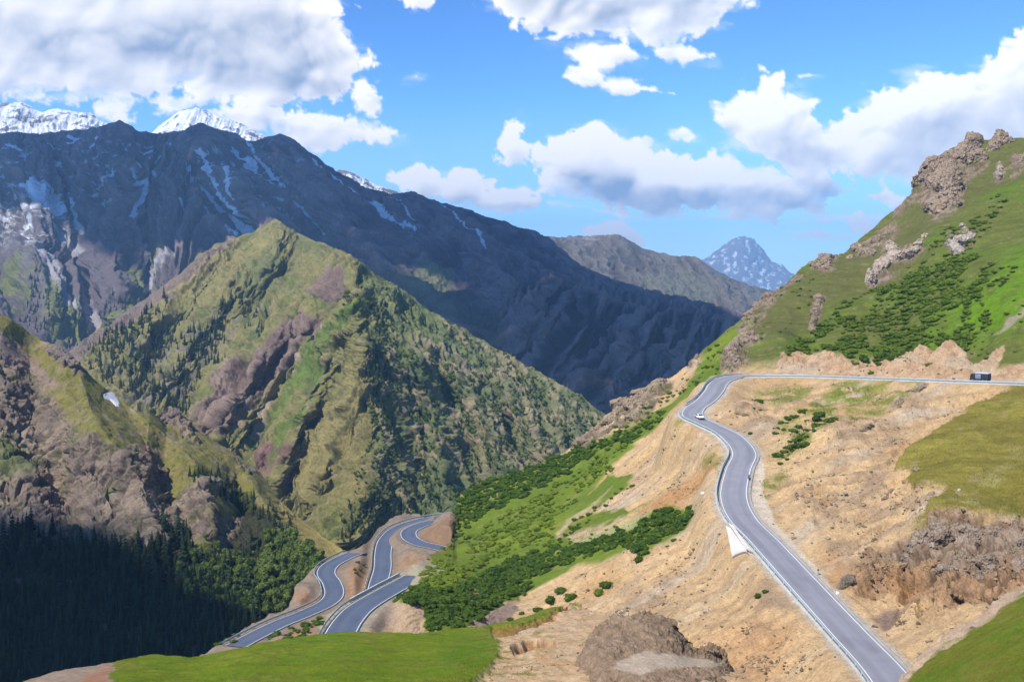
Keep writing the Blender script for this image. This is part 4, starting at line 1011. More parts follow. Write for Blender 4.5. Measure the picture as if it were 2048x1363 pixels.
i_hair = idx_at(R_MAIN, 1450, 758.5)
i_up = idx_at(R_MAIN, 1500, 752)
i_mid = idx_at(R_MAIN, 1388, 826)
make_rail(R_MAIN[:i_mid + 1], -3.95, "pale steel guardrail along the valley side of the long main road", 4.0)
make_rail(R_MAIN[i_mid + 8:i_up], -3.95, "short guardrail round the outside of the upper hairpin bend", 3.0)
make_rail(R_MAIN[i_hair + 6:], 3.95, "long guardrail on the near edge of the level upper road with the truck", 4.0)
make_rail(R_A[:idx_at(R_A, 832, 1150)], -3.9, "guardrail on the valley side of the road below the bushy nose", 4, None, False)
make_rail(R_B[:-6], -3.6, "guardrail on the outer edge of the lowest S-shaped road", 4, None, False)
make_rail(R_C[4:], -3.6, "guardrail on the left edge of the valley road climbing to the spur", 4, None, False)
# drain channel beside the main road
Rg = R_MAIN[:i_mid]
V, f = strip(Rg, [3.36, 3.42, 3.9, 3.95, 4.12, 4.12], [.03, -.10, -.10, .10, .10, -.3])
dr = link("drain_channel", mesh_from("drain_channel", V, f, M_gut, smooth=False))
tag(dr, "grey concrete drain channel along the uphill edge of the main road", "drain")

# added low pale wall, stands for sun glare on the near valley road
Rw = R_A[idx_at(R_A, 740, 1202):idx_at(R_A, 833, 1150)]
V, f = strip(Rw, [-4.35, -4.32, -4.85, -4.9], [-.4, .42, .42, -1.4], closed=True)
tag(link("glare_wall", mesh_from("glare_wall", V, f, paint_mat("glare_white", (0.62, 0.60, 0.54), .85, 0, .12, .5), smooth=False)), "added low pale wall for the sun glare on the near valley road", "wall", None, "thing")
# ================================================================ plants
def leaf_mat(name, c1, c2, scale=1.3):
    m, nt, b = new_mat(name)
    N, L = nt.nodes.new, nt.links.new
    geo = N("ShaderNodeNewGeometry")
    oi = N("ShaderNodeObjectInfo")
    n = N("ShaderNodeTexNoise"); n.inputs["Scale"].default_value = 1 / scale; n.inputs["Detail"].default_value = 4
    L(geo.outputs["Position"], n.inputs["Vector"])
    ad = N("ShaderNodeMath"); ad.operation = 'MULTIPLY_ADD'; ad.inputs[1].default_value = .35
    L(oi.outputs["Random"], ad.inputs[0]); L(n.outputs[0], ad.inputs[2])
    mr = N("ShaderNodeMapRange"); mr.inputs[1].default_value = .42; mr.inputs[2].default_value = .92
    L(ad.outputs[0], mr.inputs[0])
    mx = N("ShaderNodeMix"); mx.data_type = 'RGBA'
    mx.inputs["A"].default_value = (*c1, 1); mx.inputs["B"].default_value = (*c2, 1)
    L(mr.outputs[0], mx.inputs["Factor"]); L(mx.outputs["Result"], b.inputs["Base Color"])
    b.inputs["Roughness"].default_value = .8
    b.inputs["Specular IOR Level"].default_value = .15
    return m
M_bush = leaf_mat("dark_leaves", (0.028, 0.060, 0.007), (0.075, 0.125, 0.012), 2.0)
M_bushl = leaf_mat("light_leaves", (0.085, 0.125, 0.010), (0.165, 0.215, 0.018), 2.5)
M_scrub = leaf_mat("scrub_leaves", (0.052, 0.092, 0.008), (0.125, 0.175, 0.016), 3.0)
M_spr = leaf_mat("spruce_needles", (0.007, 0.015, 0.007), (0.026, 0.044, 0.014), 8.0)
M_tree = leaf_mat("broad_leaves", (0.040, 0.072, 0.014), (0.125, 0.165, 0.028), 8.0)
M_bark = paint_mat("bark", (0.09, 0.065, 0.045), .9, 0, .3, 3.0)

import bmesh
def ico(sub):
    bm_ = bmesh.new()
    bmesh.ops.create_icosphere(bm_, subdivisions=sub, radius=1.0)
    V = np.array([v.co[:] for v in bm_.verts]); f = np.array([[v.index for v in q.verts] for q in bm_.faces])
    bm_.free()
    return V, f
ICO2, ICO3, ICO5 = ico(2), ico(3), ico(5)

def quads_to_tris(f):
    return np.concatenate([f[:, [0, 1, 2]], f[:, [0, 2, 3]]])

def bush_arrays(seed, leaves=300, flatn=.62, leaf=.15):
    """a shrub of several uneven lobes"""
    r = np.random.default_rng(seed)
    V0, f0 = ICO2
    lobes = [(0, 0, 0, .80)] + [(np.cos(a) * .52, np.sin(a) * .52, r.uniform(-.05, .45), r.uniform(.38, .62)) for a in r.uniform(0, 6.28, 3)]
    Vs, fs, n0 = [], [], 0
    tot = sum(l[3] ** 2 for l in lobes)
    for (lx, ly, lz, lr) in lobes:
        c0 = np.array([lx, ly, lz])
        k = 1 + .35 * fbm(V0 * 1.6 + seed * 3.1 + lx, 3)
        core = V0 * k[:, None] * lr * .82 + c0
        Vs.append(core); fs.append(f0 + n0); n0 += len(core)
        n_ = int(leaves * lr ** 2 / tot)
        th = r.uniform(0, 2 * np.pi, n_); z = r.uniform(-.3, 1, n_)
        s = np.sqrt(1 - z * z)
        d = np.stack([s * np.cos(th), s * np.sin(th), z], -1)
        p = d * ((1 + .35 * fbm(d * 1.6 + seed * 3.1 + lx, 3)) * r.uniform(.78, 1.12, n_))[:, None] * lr + c0
        n = d + r.normal(0, .55, d.shape); n /= np.linalg.norm(n, axis=1, keepdims=True)
        t = np.cross(n, r.normal(0, 1, d.shape)); t /= np.linalg.norm(t, axis=1, keepdims=True)
        b = np.cross(n, t)
        sz = leaf * r.uniform(.55, 1.3, n_)[:, None]
        q = np.stack([p - t * sz, p + b * sz * .6, p + t * sz, p - b * sz * .6], 1).reshape(-1, 3)
        Vs.append(q); fs.append(quads_to_tris(np.arange(n_ * 4).reshape(-1, 4)) + n0); n0 += len(q)
    V = np.concatenate(Vs)
    V[:, 2] = V[:, 2] * flatn + .30 * flatn
    return V, np.concatenate(fs)

def spruce_arrays(seed, whorls=11, arms=8, wide=1.0):
    """crown of unit height: drooping layered branches"""
    r = np.random.default_rng(seed)
    V, f = [], []
    for w_ in range(whorls):
        t = w_ / (whorls - 1)
        z = .10 + .88 * t
        R0 = (.21 * (1 - t) ** .85 + .012) * wide * r.uniform(.8, 1.15)
        for a in range(arms):
            an = 2 * np.pi * (a + .5 * (w_ % 2) + r.uniform(-.3, .3)) / arms
            R = R0 * r.uniform(.65, 1.2)
            wd = R * .50
            c, s_ = np.cos(an), np.sin(an)
            dz = R * r.uniform(.25, .6)
            k = len(V)
            V += [(0, 0, z + .07), (c * R * .6 - s_ * wd, s_ * R * .6 + c * wd, z - dz * .4), (c * R, s_ * R, z - dz), (c * R * .6 + s_ * wd, s_ * R * .6 - c * wd, z - dz * .45)]
            f += [(k, k + 1, k + 2), (k, k + 2, k + 3)]
    k = len(V)
    V += [(0, 0, 1.02), (.02, 0, .85), (-.01, .018, .85), (-.01, -.018, .85)]
    f += [(k, k + 1, k + 2), (k, k + 2, k + 3), (k, k + 3, k + 1)]
    return np.array(V), np.array(f)

def crown_arrays(seed):
    V, f = bush_arrays(seed, 260, 1.15, .2)
    V = V * .32
    V[:, 2] += .52 - .1
    return V, f

def trunk_arrays(h=1.0, r0=.03, n=6):
    a = np.linspace(0, 2 * np.pi, n, endpoint=False)
    rings = [(-.06, 1.3), (.1, 1), (.5, .7), (h, .2)]
    V = np.array([(np.cos(t) * r0 * k, np.sin(t) * r0 * k, z) for z, k in rings for t in a])
    f = []
    for i in range(len(rings) - 1):
        for j in range(n):
            f.append((i * n + j, i * n + (j + 1) % n, (i + 1) * n + (j + 1) % n, (i + 1) * n + j))
    return V, np.array(f)

NB = 6
BUSH = [bush_arrays(100 + k) for k in range(NB)]
SPRU = [spruce_arrays(200 + k, (11, 13, 9, 12, 10, 14, 8)[k], (8, 7, 9, 6, 8, 7, 9)[k], (1, .8, 1.25, .9, 1.1, .7, 1.4)[k]) for k in range(7)]
CROW = [crown_arrays(300 + k) for k in range(4)]

def scatter(land, poly, n, gap, keep=None, seed=1, gapvar=.5, nseed=None):
    """random spots inside a patch at least gap px apart: pixel positions and ground points"""
    r = np.random.default_rng(seed)
    poly = np.asarray(poly, float)
    x = r.uniform(poly[:, 0].min(), poly[:, 0].max(), n * 14); y = r.uniform(poly[:, 1].min(), poly[:, 1].max(), n * 14)
    ok = in_poly(x + 4 * np.sin(y / 9), y + 4 * np.sin(x / 7), poly)
    ok &= y > np.interp(x, np.linspace(land.x0, land.x1, land.nx), land.yt) + 2
    x, y = x[ok], y[ok]
    if nseed is not None:        # clumps
        q = fbm(np.stack([x / nseed, y / nseed, 0 * x + seed], -1), 3)
        ok = q > (keep if keep is not None else -.1)
        x, y = x[ok], y[ok]
    px, py = [], []
    cell = {}
    for a, b in zip(x, y):
        g = gap * (1 + r.uniform(-gapvar, gapvar))
        i, j = int(a / gap), int(b / gap)
        bad = False
        for di in (-2, -1, 0, 1, 2):
            for dj in (-2, -1, 0, 1, 2):
                for (u, v_) in cell.get((i + di, j + dj), ()):
                    if (u - a) ** 2 + ((v_ - b) * 1.35) ** 2 < g * g:
                        bad = True
        if not bad:
            cell.setdefault((i, j), []).append((a, b)); px.append(a); py.append(b)
            if len(px) >= n:
                break
    px, py = np.array(px), np.array(py)
    return px, py, land.at(px, py)

class Kind:
    """all plants of one kind: the largest as things of their own, the rest as one mass"""
    def __init__(self, name, cat, limit):
        self.name, self.cat, self.limit, self.items = name, cat, limit, []
    def add(self, px, py, P, sz, mat, label, group, protos):
        for k in range(len(px)):
            self.items.append((sz[k], P[k], mat, label, group, protos, float(px[k]), float(py[k])))

def join_mass(name, items, label, cat, rng):
    """one mesh per leaf colour would be several things: a single mesh with several materials"""
    Vs, fs, ms_, mats, n0 = [], [], [], [], 0
    for (s, P, mat, lb, g, protos, px, py) in items:
        V, f = protos[rng.integers(len(protos))]
        a = rng.uniform(0, 6.28); c_, s_ = np.cos(a), np.sin(a)
        q = V * s
        q = np.stack([q[:, 0] * c_ - q[:, 1] * s_, q[:, 0] * s_ + q[:, 1] * c_, q[:, 2] * rng.uniform(.85, 1.2)], -1) + P
        Vs.append(q); fs.append(f + n0); n0 += len(V)
        if mat not in mats: mats.append(mat)
        ms_.append(np.full(len(f), mats.index(mat), np.int32))
    me = mesh_from(name, np.concatenate(Vs), np.concatenate(fs), None, smooth=False)
    for m in mats: me.materials.append(m)
    me.polygons.foreach_set("material_index", np.concatenate(ms_))
    o = link(name, me)
    return tag(o, label, cat, None, "stuff")

_mesh_cache = {}
def proto_mesh(protos, k, mat, name):
    key = (id(protos), k, mat.name)
    if key not in _mesh_cache:
        V, f = protos[k]
        _mesh_cache[key] = mesh_from(name, V, f, mat, smooth=False)
    return _mesh_cache[key]

# ---------------------------------------------------------------- shrubs
shrubs = Kind("shrub", "shrub", 300)
rs = np.random.default_rng(5)
def put(land, poly, n, gap, smin, smax, mat, label, group, seed, nseed=None, keep=None, gapvar=.5, kind=shrubs):
    px, py, P = scatter(land, poly, n, gap, keep, seed, gapvar, nseed)
    if not len(px):
        return
    sz = (smin * .7 + (smax * 1.15 - smin * .7) * rs.random(len(px)) ** 1.3) * P[:, 1] / F          # half width in metres
    kind.add(px, py, P, sz, mat, label, group, BUSH)
DARK_TOP = [(872, 1045), (930, 988), (1000, 953), (1080, 927), (1150, 900), (1225, 875), (1290, 850), (1330, 820), (1320, 845), (1270, 880), (1200, 900), (1130, 950), (1060, 985), (1000, 1010), (940, 1050), (910, 1085), (905, 1045)]
DARK_LOW = [(790, 1198), (830, 1170), (880, 1180), (940, 1160), (1000, 1130), (1060, 1105), (1120, 1098), (1200, 1080), (1270, 1060), (1300, 1040), (1340, 1020), (1385, 1020), (1388, 1048), (1350, 1062), (1310, 1085), (1280, 1118), (1262, 1098), (1240, 1092), (1200, 1105), (1160, 1118), (1120, 1128), (1080, 1150), (1040, 1188), (1000, 1205), (960, 1232), (925, 1256), (865, 1258), (850, 1225), (820, 1205)]
MID_LIGHT = [(850, 1150), (880, 1105), (950, 1065), (1040, 1010), (1130, 960), (1200, 915), (1260, 890), (1230, 930), (1180, 975), (1110, 1040), (1110, 1075), (1000, 1110), (940, 1150), (880, 1170), (830, 1170)]
STRIP = [(1110, 1090), (1150, 1045), (1200, 1010), (1250, 975), (1275, 955), (1268, 968), (1215, 1010), (1160, 1055), (1130, 1085)]
put(hill, DARK_LOW, 1300, 7.2, 7, 12, M_bush, "dark green shrub packed in the thick band across the sandy slope", "dark shrubs of the lower band on the spur", 11, gapvar=.3)
put(hill, DARK_TOP, 1000, 6.6, 6, 10, M_bush, "dark shrub of the thicket along the top of the green spur", "dark shrubs along the crest of the spur", 12, gapvar=.3)
put(hill, MID_LIGHT, 420, 10.5, 5, 9, M_bushl, "light green shrub on the bright middle flank of the spur", "light green shrubs on the spur", 13, 60, -.25)
put(hill, MID_LIGHT, 220, 13, 5, 9, M_scrub, "mid green shrub among lighter ones on the spur flank", "mid green shrubs on the spur", 14, 50, -.1)
put(hill, STRIP, 60, 9, 5, 8, M_bush, "dark shrub in the thin line between two sandy tongues", "shrubs in the line between sandy tongues", 15, gapvar=.3)
put(hill, [(1050, 1085), (1120, 1075), (1200, 1055), (1290, 1020), (1310, 1000), (1280, 1030), (1200, 1070), (1100, 1100)], 20, 16, 4, 7, M_scrub, "small shrub on the pale grass tongue below the sand", "shrubs on the pale grass tongue", 16)
put(hill, [(1200, 880), (1300, 805), (1400, 735), (1440, 690), (1440, 745), (1415, 755), (1350, 800), (1300, 850), (1240, 890)], 140, 11, 4, 7, M_scrub, "low green shrub on the grassy shoulder left of the hairpin", "low shrubs on the shoulder left of the hairpin", 17, 60, -.3)
SC1 = [(1565, 706), (1620, 665), (1680, 620), (1740, 582), (1800, 545), (1860, 515), (1930, 505), (1990, 530), (1985, 570), (1960, 600), (1990, 640), (1950, 665), (1930, 692), (1900, 685), (1870, 672), (1835, 690), (1790, 716), (1740, 730), (1700, 728), (1665, 702), (1620, 712)]
put(hill, SC1, 800, 9, 4.5, 9.5, M_scrub, "round scrub bush on the green mountainside above the upper road", "scrub bushes above the upper road", 21, 55, -.22, gapvar=.6)
put(hill, [(1800, 545), (1870, 480), (1960, 430), (2010, 385), (2015, 405), (1960, 470), (1900, 510), (1840, 540)], 110, 9, 4, 7, M_scrub, "scrub bush in the strip climbing below the big crag", "scrub bushes below the big crag", 22, 50, -.2)
put(hill, [(1985, 570), (2000, 545), (2030, 540), (2035, 560), (2010, 580), (1990, 585)], 14, 9, 5, 8, M_bush, "dark bush in the small clump on the bright grass", "clump of bushes on the bright grass", 23)
put(hill, [(1930, 690), (1990, 640), (2060, 560), (2150, 520), (2150, 720), (2060, 725), (2010, 690), (1960, 720)], 60, 20, 4, 7.5, M_scrub, "scattered bush on the grass above the truck", "scattered bushes above the truck", 24, 60, -.1)
put(hill, [(1660, 700), (1700, 722), (1740, 735), (1790, 722), (1830, 700), (1830, 690), (1790, 710), (1740, 722), (1700, 716)], 30, 9, 7, 10, M_bush, "dark bush overhanging the top of the road cut", "dark bushes along the road cut", 25)
put(hill, [(1380, 730), (1480, 640), (1560, 580), (1640, 560), (1600, 640), (1530, 690), (1450, 720)], 50, 13, 3, 5, M_scrub, "tiny bush on the grassy flank below the ridge rocks", "tiny bushes on the upper flank", 26, 60, -.1)
put(hill, [(1548, 860), (1590, 832), (1612, 822), (1610, 832), (1580, 855), (1555, 872)], 14, 8, 5, 8, M_bush, "dark shrub in the narrow streak above the S bend", "shrubs in the narrow streak above the bend", 27)
put(hill, [(1550, 905), (1580, 880), (1640, 850), (1675, 846), (1670, 860), (1620, 890), (1580, 918), (1552, 915)], 34, 11, 6, 11, M_bush, "dark shrub in the clump right of the S bend", "clump of shrubs right of the S bend", 28)
# shrubs that stand alone
def lone(px, py, r, mat, label):
    P = hill.at(np.array([px], float), np.array([py], float))
    shrubs.add(np.array([px]), np.array([py]), P, np.array([r * P[0, 1] / F + 5e-3]), mat, label, None, BUSH)
LONE = [(1122, 1180, 16, M_bush, "tall dark shrub, highest of the row beside the foreground turf"), (1100, 1205, 14, M_bush, "rounded shrub at the left of the row beside the foreground turf"), (1138, 1192, 12, M_scrub, "small shrub at the right end of the row beside the turf"), (1212, 1172, 15, M_bush, "lone shrub on the sand above the foreground boulder"), (1196, 1186, 12, M_scrub, "yellowish shrub just left of the lone one above the boulder"),
        (1075, 1218, 11, M_bush, "small dark shrub at the foot of the grey bank"), (1020, 1238, 9, M_bush, "dark ball of shrub at the upper rim of the turf"), (1042, 1228, 8, M_bush, "little dark shrub between bank and turf rim"), (1517, 1207, 9, M_bush, "left of two small shrubs on the sand beside the main road"), (1531, 1201, 7, M_bush, "right of two small shrubs on the sand beside the main road"),
        (1276, 1118, 12, M_bush, "dark shrub hanging at the sandy edge under the dense band"), (1515, 803, 8, M_bush, "upper dark shrub on the bank below the upper road"), (1521, 813, 8, M_bush, "middle dark shrub on the bank below the upper road"), (1524, 827, 7, M_bush, "lower dark shrub on the bank below the upper road"), (1378, 1022, 10, M_bush, "dark shrub closest to the white boulder"),
        (1560, 926, 6, M_bush, "tiny dark shrub beside the gravel verge of the S bend"), (1860, 738, 9, M_scrub, "green shrub at the foot of the road cut near the truck"), (1742, 745, 6, M_bush, "small dark shrub at the roadside under the cut"), (1346, 1078, 7, M_scrub, "pale green shrub on the sand right of the dense band"), (1335, 1092, 6, M_scrub, "smaller pale green shrub below the dense band's right end"), (1500, 860, 6, M_scrub, "lone scrub tuft inside the sandy bend")]
for a in LONE:
    lone(*a)
# valley plants
put(val, [(535, 1282), (570, 1262), (610, 1248), (640, 1232), (650, 1240), (600, 1280), (560, 1296)], 26, 9, 6, 10, M_bush, "dark shrub between the lower road and the turf", "shrubs between lower road and turf", 31)
put(val, [(340, 1318), (420, 1285), (470, 1262), (480, 1275), (430, 1300), (350, 1325)], 20, 9, 5, 9, M_bush, "dark shrub along the outer edge of the lowest terrace", "shrubs along the lowest terrace", 32)
put(val, [(700, 1130), (730, 1120), (735, 1150), (715, 1160)], 5, 9, 3, 5, M_bush, "tiny shrub on the brown mound between two road loops", "tiny shrubs between the road loops", 33)

lst = sorted(shrubs.items, key=lambda t: -t[0] / t[1][1])
lone_l = {a[4] for a in LONE}
ind = [t for t in lst if t[3] in lone_l] + [t for t in lst if t[3] not in lone_l][:285 - len(LONE)]
rest = [t for t in lst if t[3] not in lone_l][285 - len(LONE):]
for (s, P, mat, lb, g, protos, px, py) in ind:
    k = int(rs.integers(NB))
    o = link("shrub", proto_mesh(protos, k, mat, "shrub"), None, P, (0, 0, rs.uniform(0, 6.28)), (s, s * rs.uniform(.8, 1.15), s * rs.uniform(.75, 1.4)))
    tag(o, lb, "shrub", g)
join_mass("undergrowth", rest, "low scrub covering the green slopes", "undergrowth", rs)

# ---------------------------------------------------------------- trees
trees = Kind("spruce", "tree", 300)
def puttree(land, poly, n, gap, hmin, hmax, protos, mat, label, group, seed, nseed=None, keep=None, gapvar=.5):
    px, py, P = scatter(land, poly, n, gap, keep, seed, gapvar, nseed)
    if len(px):
        trees.add(px, py, P, (hmin + (hmax - hmin) * rs.random(len(px)) ** 1.5) * P[:, 1] / F, mat, label, group, protos)
# cliff foot
puttree(cl, [(0, 1120), (30, 1085), (70, 1085), (80, 1150), (0, 1160)], 16, 15, 40, 70, SPRU, M_spr, "tall dark spruce at the far left foot of the cliff", "tall spruces at the far left", 41)
puttree(cl, [(90, 1120), (150, 1095), (250, 1120), (320, 1110), (420, 1140), (500, 1160), (520, 1200), (400, 1210), (250, 1190), (100, 1180)], 130, 11, 34, 62, SPRU, M_spr, "dark spruce in the front row of the wood under the cliff", "dark spruces under the cliff", 42, gapvar=.4)
puttree(cl, [(-40, 1170), (100, 1180), (300, 1200), (520, 1210), (560, 1240), (450, 1300), (300, 1380), (-40, 1400)], 480, 11.5, 30, 54, SPRU, M_spr, "dark spruce in the shaded wood at the valley bottom", "dark spruces at the shaded valley bottom", 43, gapvar=.4)
puttree(cl, [(330, 1105), (345, 1060), (395, 1080), (400, 1130), (440, 1150), (480, 1140), (500, 1080), (520, 1110), (500, 1160), (400, 1160)], 36, 15, 28, 48, SPRU, M_spr, "slender spruce on the lit ledges below the cliff", "slender spruces on the lit ledges", 44)
puttree(cl, [(350, 1140), (400, 1120), (480, 1160), (540, 1090), (590, 1085), (640, 1125), (640, 1150), (590, 1185), (560, 1235), (500, 1240), (440, 1215), (380, 1200)], 420, 8.5, 17, 36, CROW, M_tree, "leafy green tree in the sunny wood beside the lower road", "leafy trees beside the lower road", 45, gapvar=.4)
puttree(cl, [(370, 945), (400, 940), (480, 985), (560, 1030), (600, 1070), (560, 1075), (500, 1030), (430, 1000)], 60, 11, 16, 30, SPRU, M_spr, "small spruce on the ledge line of the upper cliff", "small spruces on the upper cliff", 46)
puttree(cl, [(575, 1005), (620, 1035), (715, 1100), (705, 1106), (612, 1040), (575, 1010)], 26, 8, 8, 13, CROW, M_tree, "small leafy tree along the tawny strip above the lower road", "small trees along the tawny strip", 47)
puttree(cl, [(0, 1075), (40, 1050), (110, 1075), (200, 1090), (280, 1085), (330, 1050), (350, 1090), (330, 1120), (150, 1110), (0, 1110)], 40, 17, 26, 56, SPRU, M_spr, "spruce standing out against the foot of the grey cliff", "spruces against the cliff foot", 48)
puttree(cl, [(360, 1080), (420, 1100), (470, 1110), (520, 1130), (470, 1190), (380, 1170)], 60, 11, 14, 26, CROW, M_tree, "leafy bush tree on the lit green ledge above the dark wood", "leafy trees on the lit ledge", 49, 40, -.2)
# middle mountain
puttree(mt, [(160, 715), (240, 660), (300, 690), (280, 740), (330, 790), (390, 850), (300, 810), (240, 790), (190, 750)], 260, 6.5, 11, 25, SPRU, M_spr, "spruce in the dark stand at the left foot of the mountain", "spruces at the left foot of the mountain", 51, 30, -.05)
puttree(mt, [(240, 690), (330, 600), (345, 610), (330, 650), (400, 670), (470, 600), (480, 620), (440, 680), (470, 700), (400, 780), (390, 850), (330, 800), (290, 770)], 320, 6.5, 11, 26, SPRU, M_spr, "spruce in the broken stands of the mountain bowl", "spruces in the mountain bowl", 52, 30, 0)
puttree(mt, [(505, 655), (515, 620), (530, 620), (525, 660), (510, 668)], 14, 7, 14, 24, SPRU, M_spr, "spruce in the lone group high on the green flank", "spruces high on the green flank", 53)
puttree(mt, [(485, 640), (495, 632), (500, 662), (488, 665)], 6, 6, 12, 18, SPRU, M_spr, "spruce in the smaller group beside the lone stand", "spruces of the smaller stand", 54)
R1 = [(725, 620), (760, 640), (800, 700), (860, 720), (940, 760), (1040, 780), (1130, 830), (1200, 850), (1150, 900), (1100, 930), (1000, 960), (920, 1000), (860, 1040), (780, 1080), (690, 1090), (680, 1040), (720, 1000), (740, 850), (728, 700)]
puttree(mt, R1, 1350, 7, 7, 15, CROW, M_tree, "small tree on the wooded right face of the mountain", "trees on the right face of the mountain", 55, 34, -.12, .4)
puttree(mt, [(722, 640), (745, 690), (790, 770), (800, 860), (770, 880), (742, 800)], 90, 9, 14, 24, SPRU, M_spr, "dark spruce beside the central rib of the mountain", "dark spruces beside the central rib", 56, gapvar=.4)
puttree(mt, [(700, 1020), (770, 990), (860, 1000), (850, 1060), (760, 1075), (690, 1085)], 110, 9.5, 15, 26, SPRU, M_spr, "dark spruce at the foot of the mountain above the valley road", "dark spruces above the valley road", 57, gapvar=.4)
puttree(mt, [(690, 600), (715, 590), (740, 625), (720, 640), (700, 625)], 30, 7, 9, 15, CROW, M_tree, "small tree on the pyramid's tip", "trees on the pyramid tip", 58)
puttree(mt, [(480, 905), (510, 860), (540, 850), (520, 900), (500, 925)], 18, 7, 10, 18, SPRU, M_spr, "spruce in the cleft between red rock and green gully", "spruces in the cleft", 59)
puttree(mt, [(560, 930), (640, 800), (690, 680), (720, 640), (700, 720), (660, 800), (600, 900), (570, 950)], 130, 7, 5, 10, CROW, M_tree, "bush-like tree in the gullies of the pyramid's left face", "trees in the left gullies", 60, 30, -.05)
puttree(mt, [(880, 640), (1000, 715), (1130, 790), (1205, 840), (1180, 860), (1080, 800), (960, 740), (870, 690)], 260, 7, 6, 11, CROW, M_tree, "tiny tree along the right skyline of the mountain", "trees along the right skyline", 61, 40, -.2)
# dark mountain's lower slopes
for pl, n, sd in (([(20, 640), (60, 590), (70, 560), (95, 620), (110, 690), (60, 660)], 60, 71), ([(190, 650), (230, 600), (270, 580), (265, 600), (220, 640)], 40, 72), ([(60, 560), (75, 545), (80, 570)], 6, 73), ([(110, 640), (160, 650), (150, 690), (120, 690)], 8, 74)):
    puttree(bm, pl, n, 7, 9, 17, SPRU, M_spr, "tiny dark spruce on the far slope under the snowy wall", "tiny spruces under the snowy wall", sd, gapvar=.3)
lst = sorted(trees.items, key=lambda t: -t[0] / t[1][1])
TR_V, TR_F = trunk_arrays(.95, .022)
M_trunk_mesh = mesh_from("trunk", TR_V, TR_F, M_bark)
n_sp = 0
for (s, P, mat, lb, g, protos, px, py) in lst[:290]:
    isp = protos is SPRU
    root = bpy.data.objects.new("spruce_tree" if isp else "leafy_tree", None)
    col.objects.link(root)
    root.location = P
    root.rotation_euler = (0, 0, rs.uniform(0, 6.28))
    root.scale = (s * rs.uniform(.75, 1.4),) * 2 + (s,)
    tag(root, lb, "tree", g)
    k = int(rs.integers(len(protos)))
    link("crown", proto_mesh(protos, k, mat, "crown"), root)
    link("trunk", M_trunk_mesh, root)
join_mass("distant_forest", lst[290:], "small trees spread over the far slopes", "forest", rs)

# ---------------------------------------------------------------- grass
M_grass = leaf_mat("grass_blades", (0.125, 0.175, 0.009), (0.225, 0.255, 0.016), 3.0)
M_grassd = leaf_mat("dry_grass_blades", (0.135, 0.135, 0.016), (0.26, 0.21, 0.048), 2.5)
def grass(land, weight, n, hmin, hmax, seed):
    """blades standing on the sheet, as many per square pixel as the weight says"""
    r = np.random.default_rng(seed)
    wgt = (weight * np.maximum(np.gradient(land.PY, axis=1), .2)).ravel()
    vis = (land.PX > -20) & (land.PX < 2070) & (land.PY < 1375)
    wgt = wgt * vis.ravel()
    k = r.choice(len(wgt), n, p=wgt / wgt.sum())
    P = land.P.reshape(-1, 3)[k]
    j = (k + land.ny).clip(0, len(wgt) - 1)
    e1 = land.P.reshape(-1, 3)[j] - P
    e2 = land.P.reshape(-1, 3)[(k + 1).clip(0, len(wgt) - 1)] - P
    P = P + e1 * r.uniform(-.5, .5, (n, 1)) + e2 * r.uniform(-.5, .5, (n, 1))
    h = r.uniform(hmin, hmax, n)
    a = r.uniform(0, 6.28, n)
    w = np.stack([np.cos(a), np.sin(a), 0 * a], -1) * (h * .13)[:, None]
    lean = np.stack([r.normal(0, .35, n), r.normal(0, .35, n), np.ones(n)], -1) * h[:, None]
    dn_ = np.array([0, 0, -.04])
    return np.stack([P - w + dn_, P + w + dn_, P + lean], 1).reshape(-1, 3)
def grass_object(V, mat, label):
    o = link("grass", mesh_from("grass", V, np.arange(len(V)).reshape(-1, 3), mat, smooth=False))
    tag(o, label, None, None, "stuff")
grass_object(np.concatenate([grass(led, (1 - m_dirt) * (1 - bare) * (.35 + .65 * sstep(-.3, .3, lf2_led)), 70000, .04, .12, 1), grass(led, m_dirt * sstep(.05, .4, fbm(P2 / 2.2 + 20, 4)) * sstep(1420, 1250, LY) * sstep(1160, 960, LX) + .8 * thin_led * (1 - m_dirt) + 1.2 * m_dirt * sstep(.08, .3, fbm(P2 / .9 + 44, 4)) * pmask(LX, LY, [(930, 1400), (960, 1320), (975, 1270), (1010, 1290), (1000, 1340), (970, 1400)], 20), 12000, .05, .16, 2)]), M_grass, "short bright grass on the foreground ledge")
grass_object(grass(cor, (1 - edge) + .04, 50000, .03, .10, 3), M_grassd, "grass on the near corner slope")
grass_object(np.concatenate([grass(hill, m_g2 * (.3 + .7 * sstep(-.3, .4, fb2_hill)), 30000, .15, .4, 4), grass(hill, m_thin_all * sstep(-.2, .4, fb2_hill), 9000, .2, .5, 5)]), M_grassd, "olive grass on the slopes beside the road")
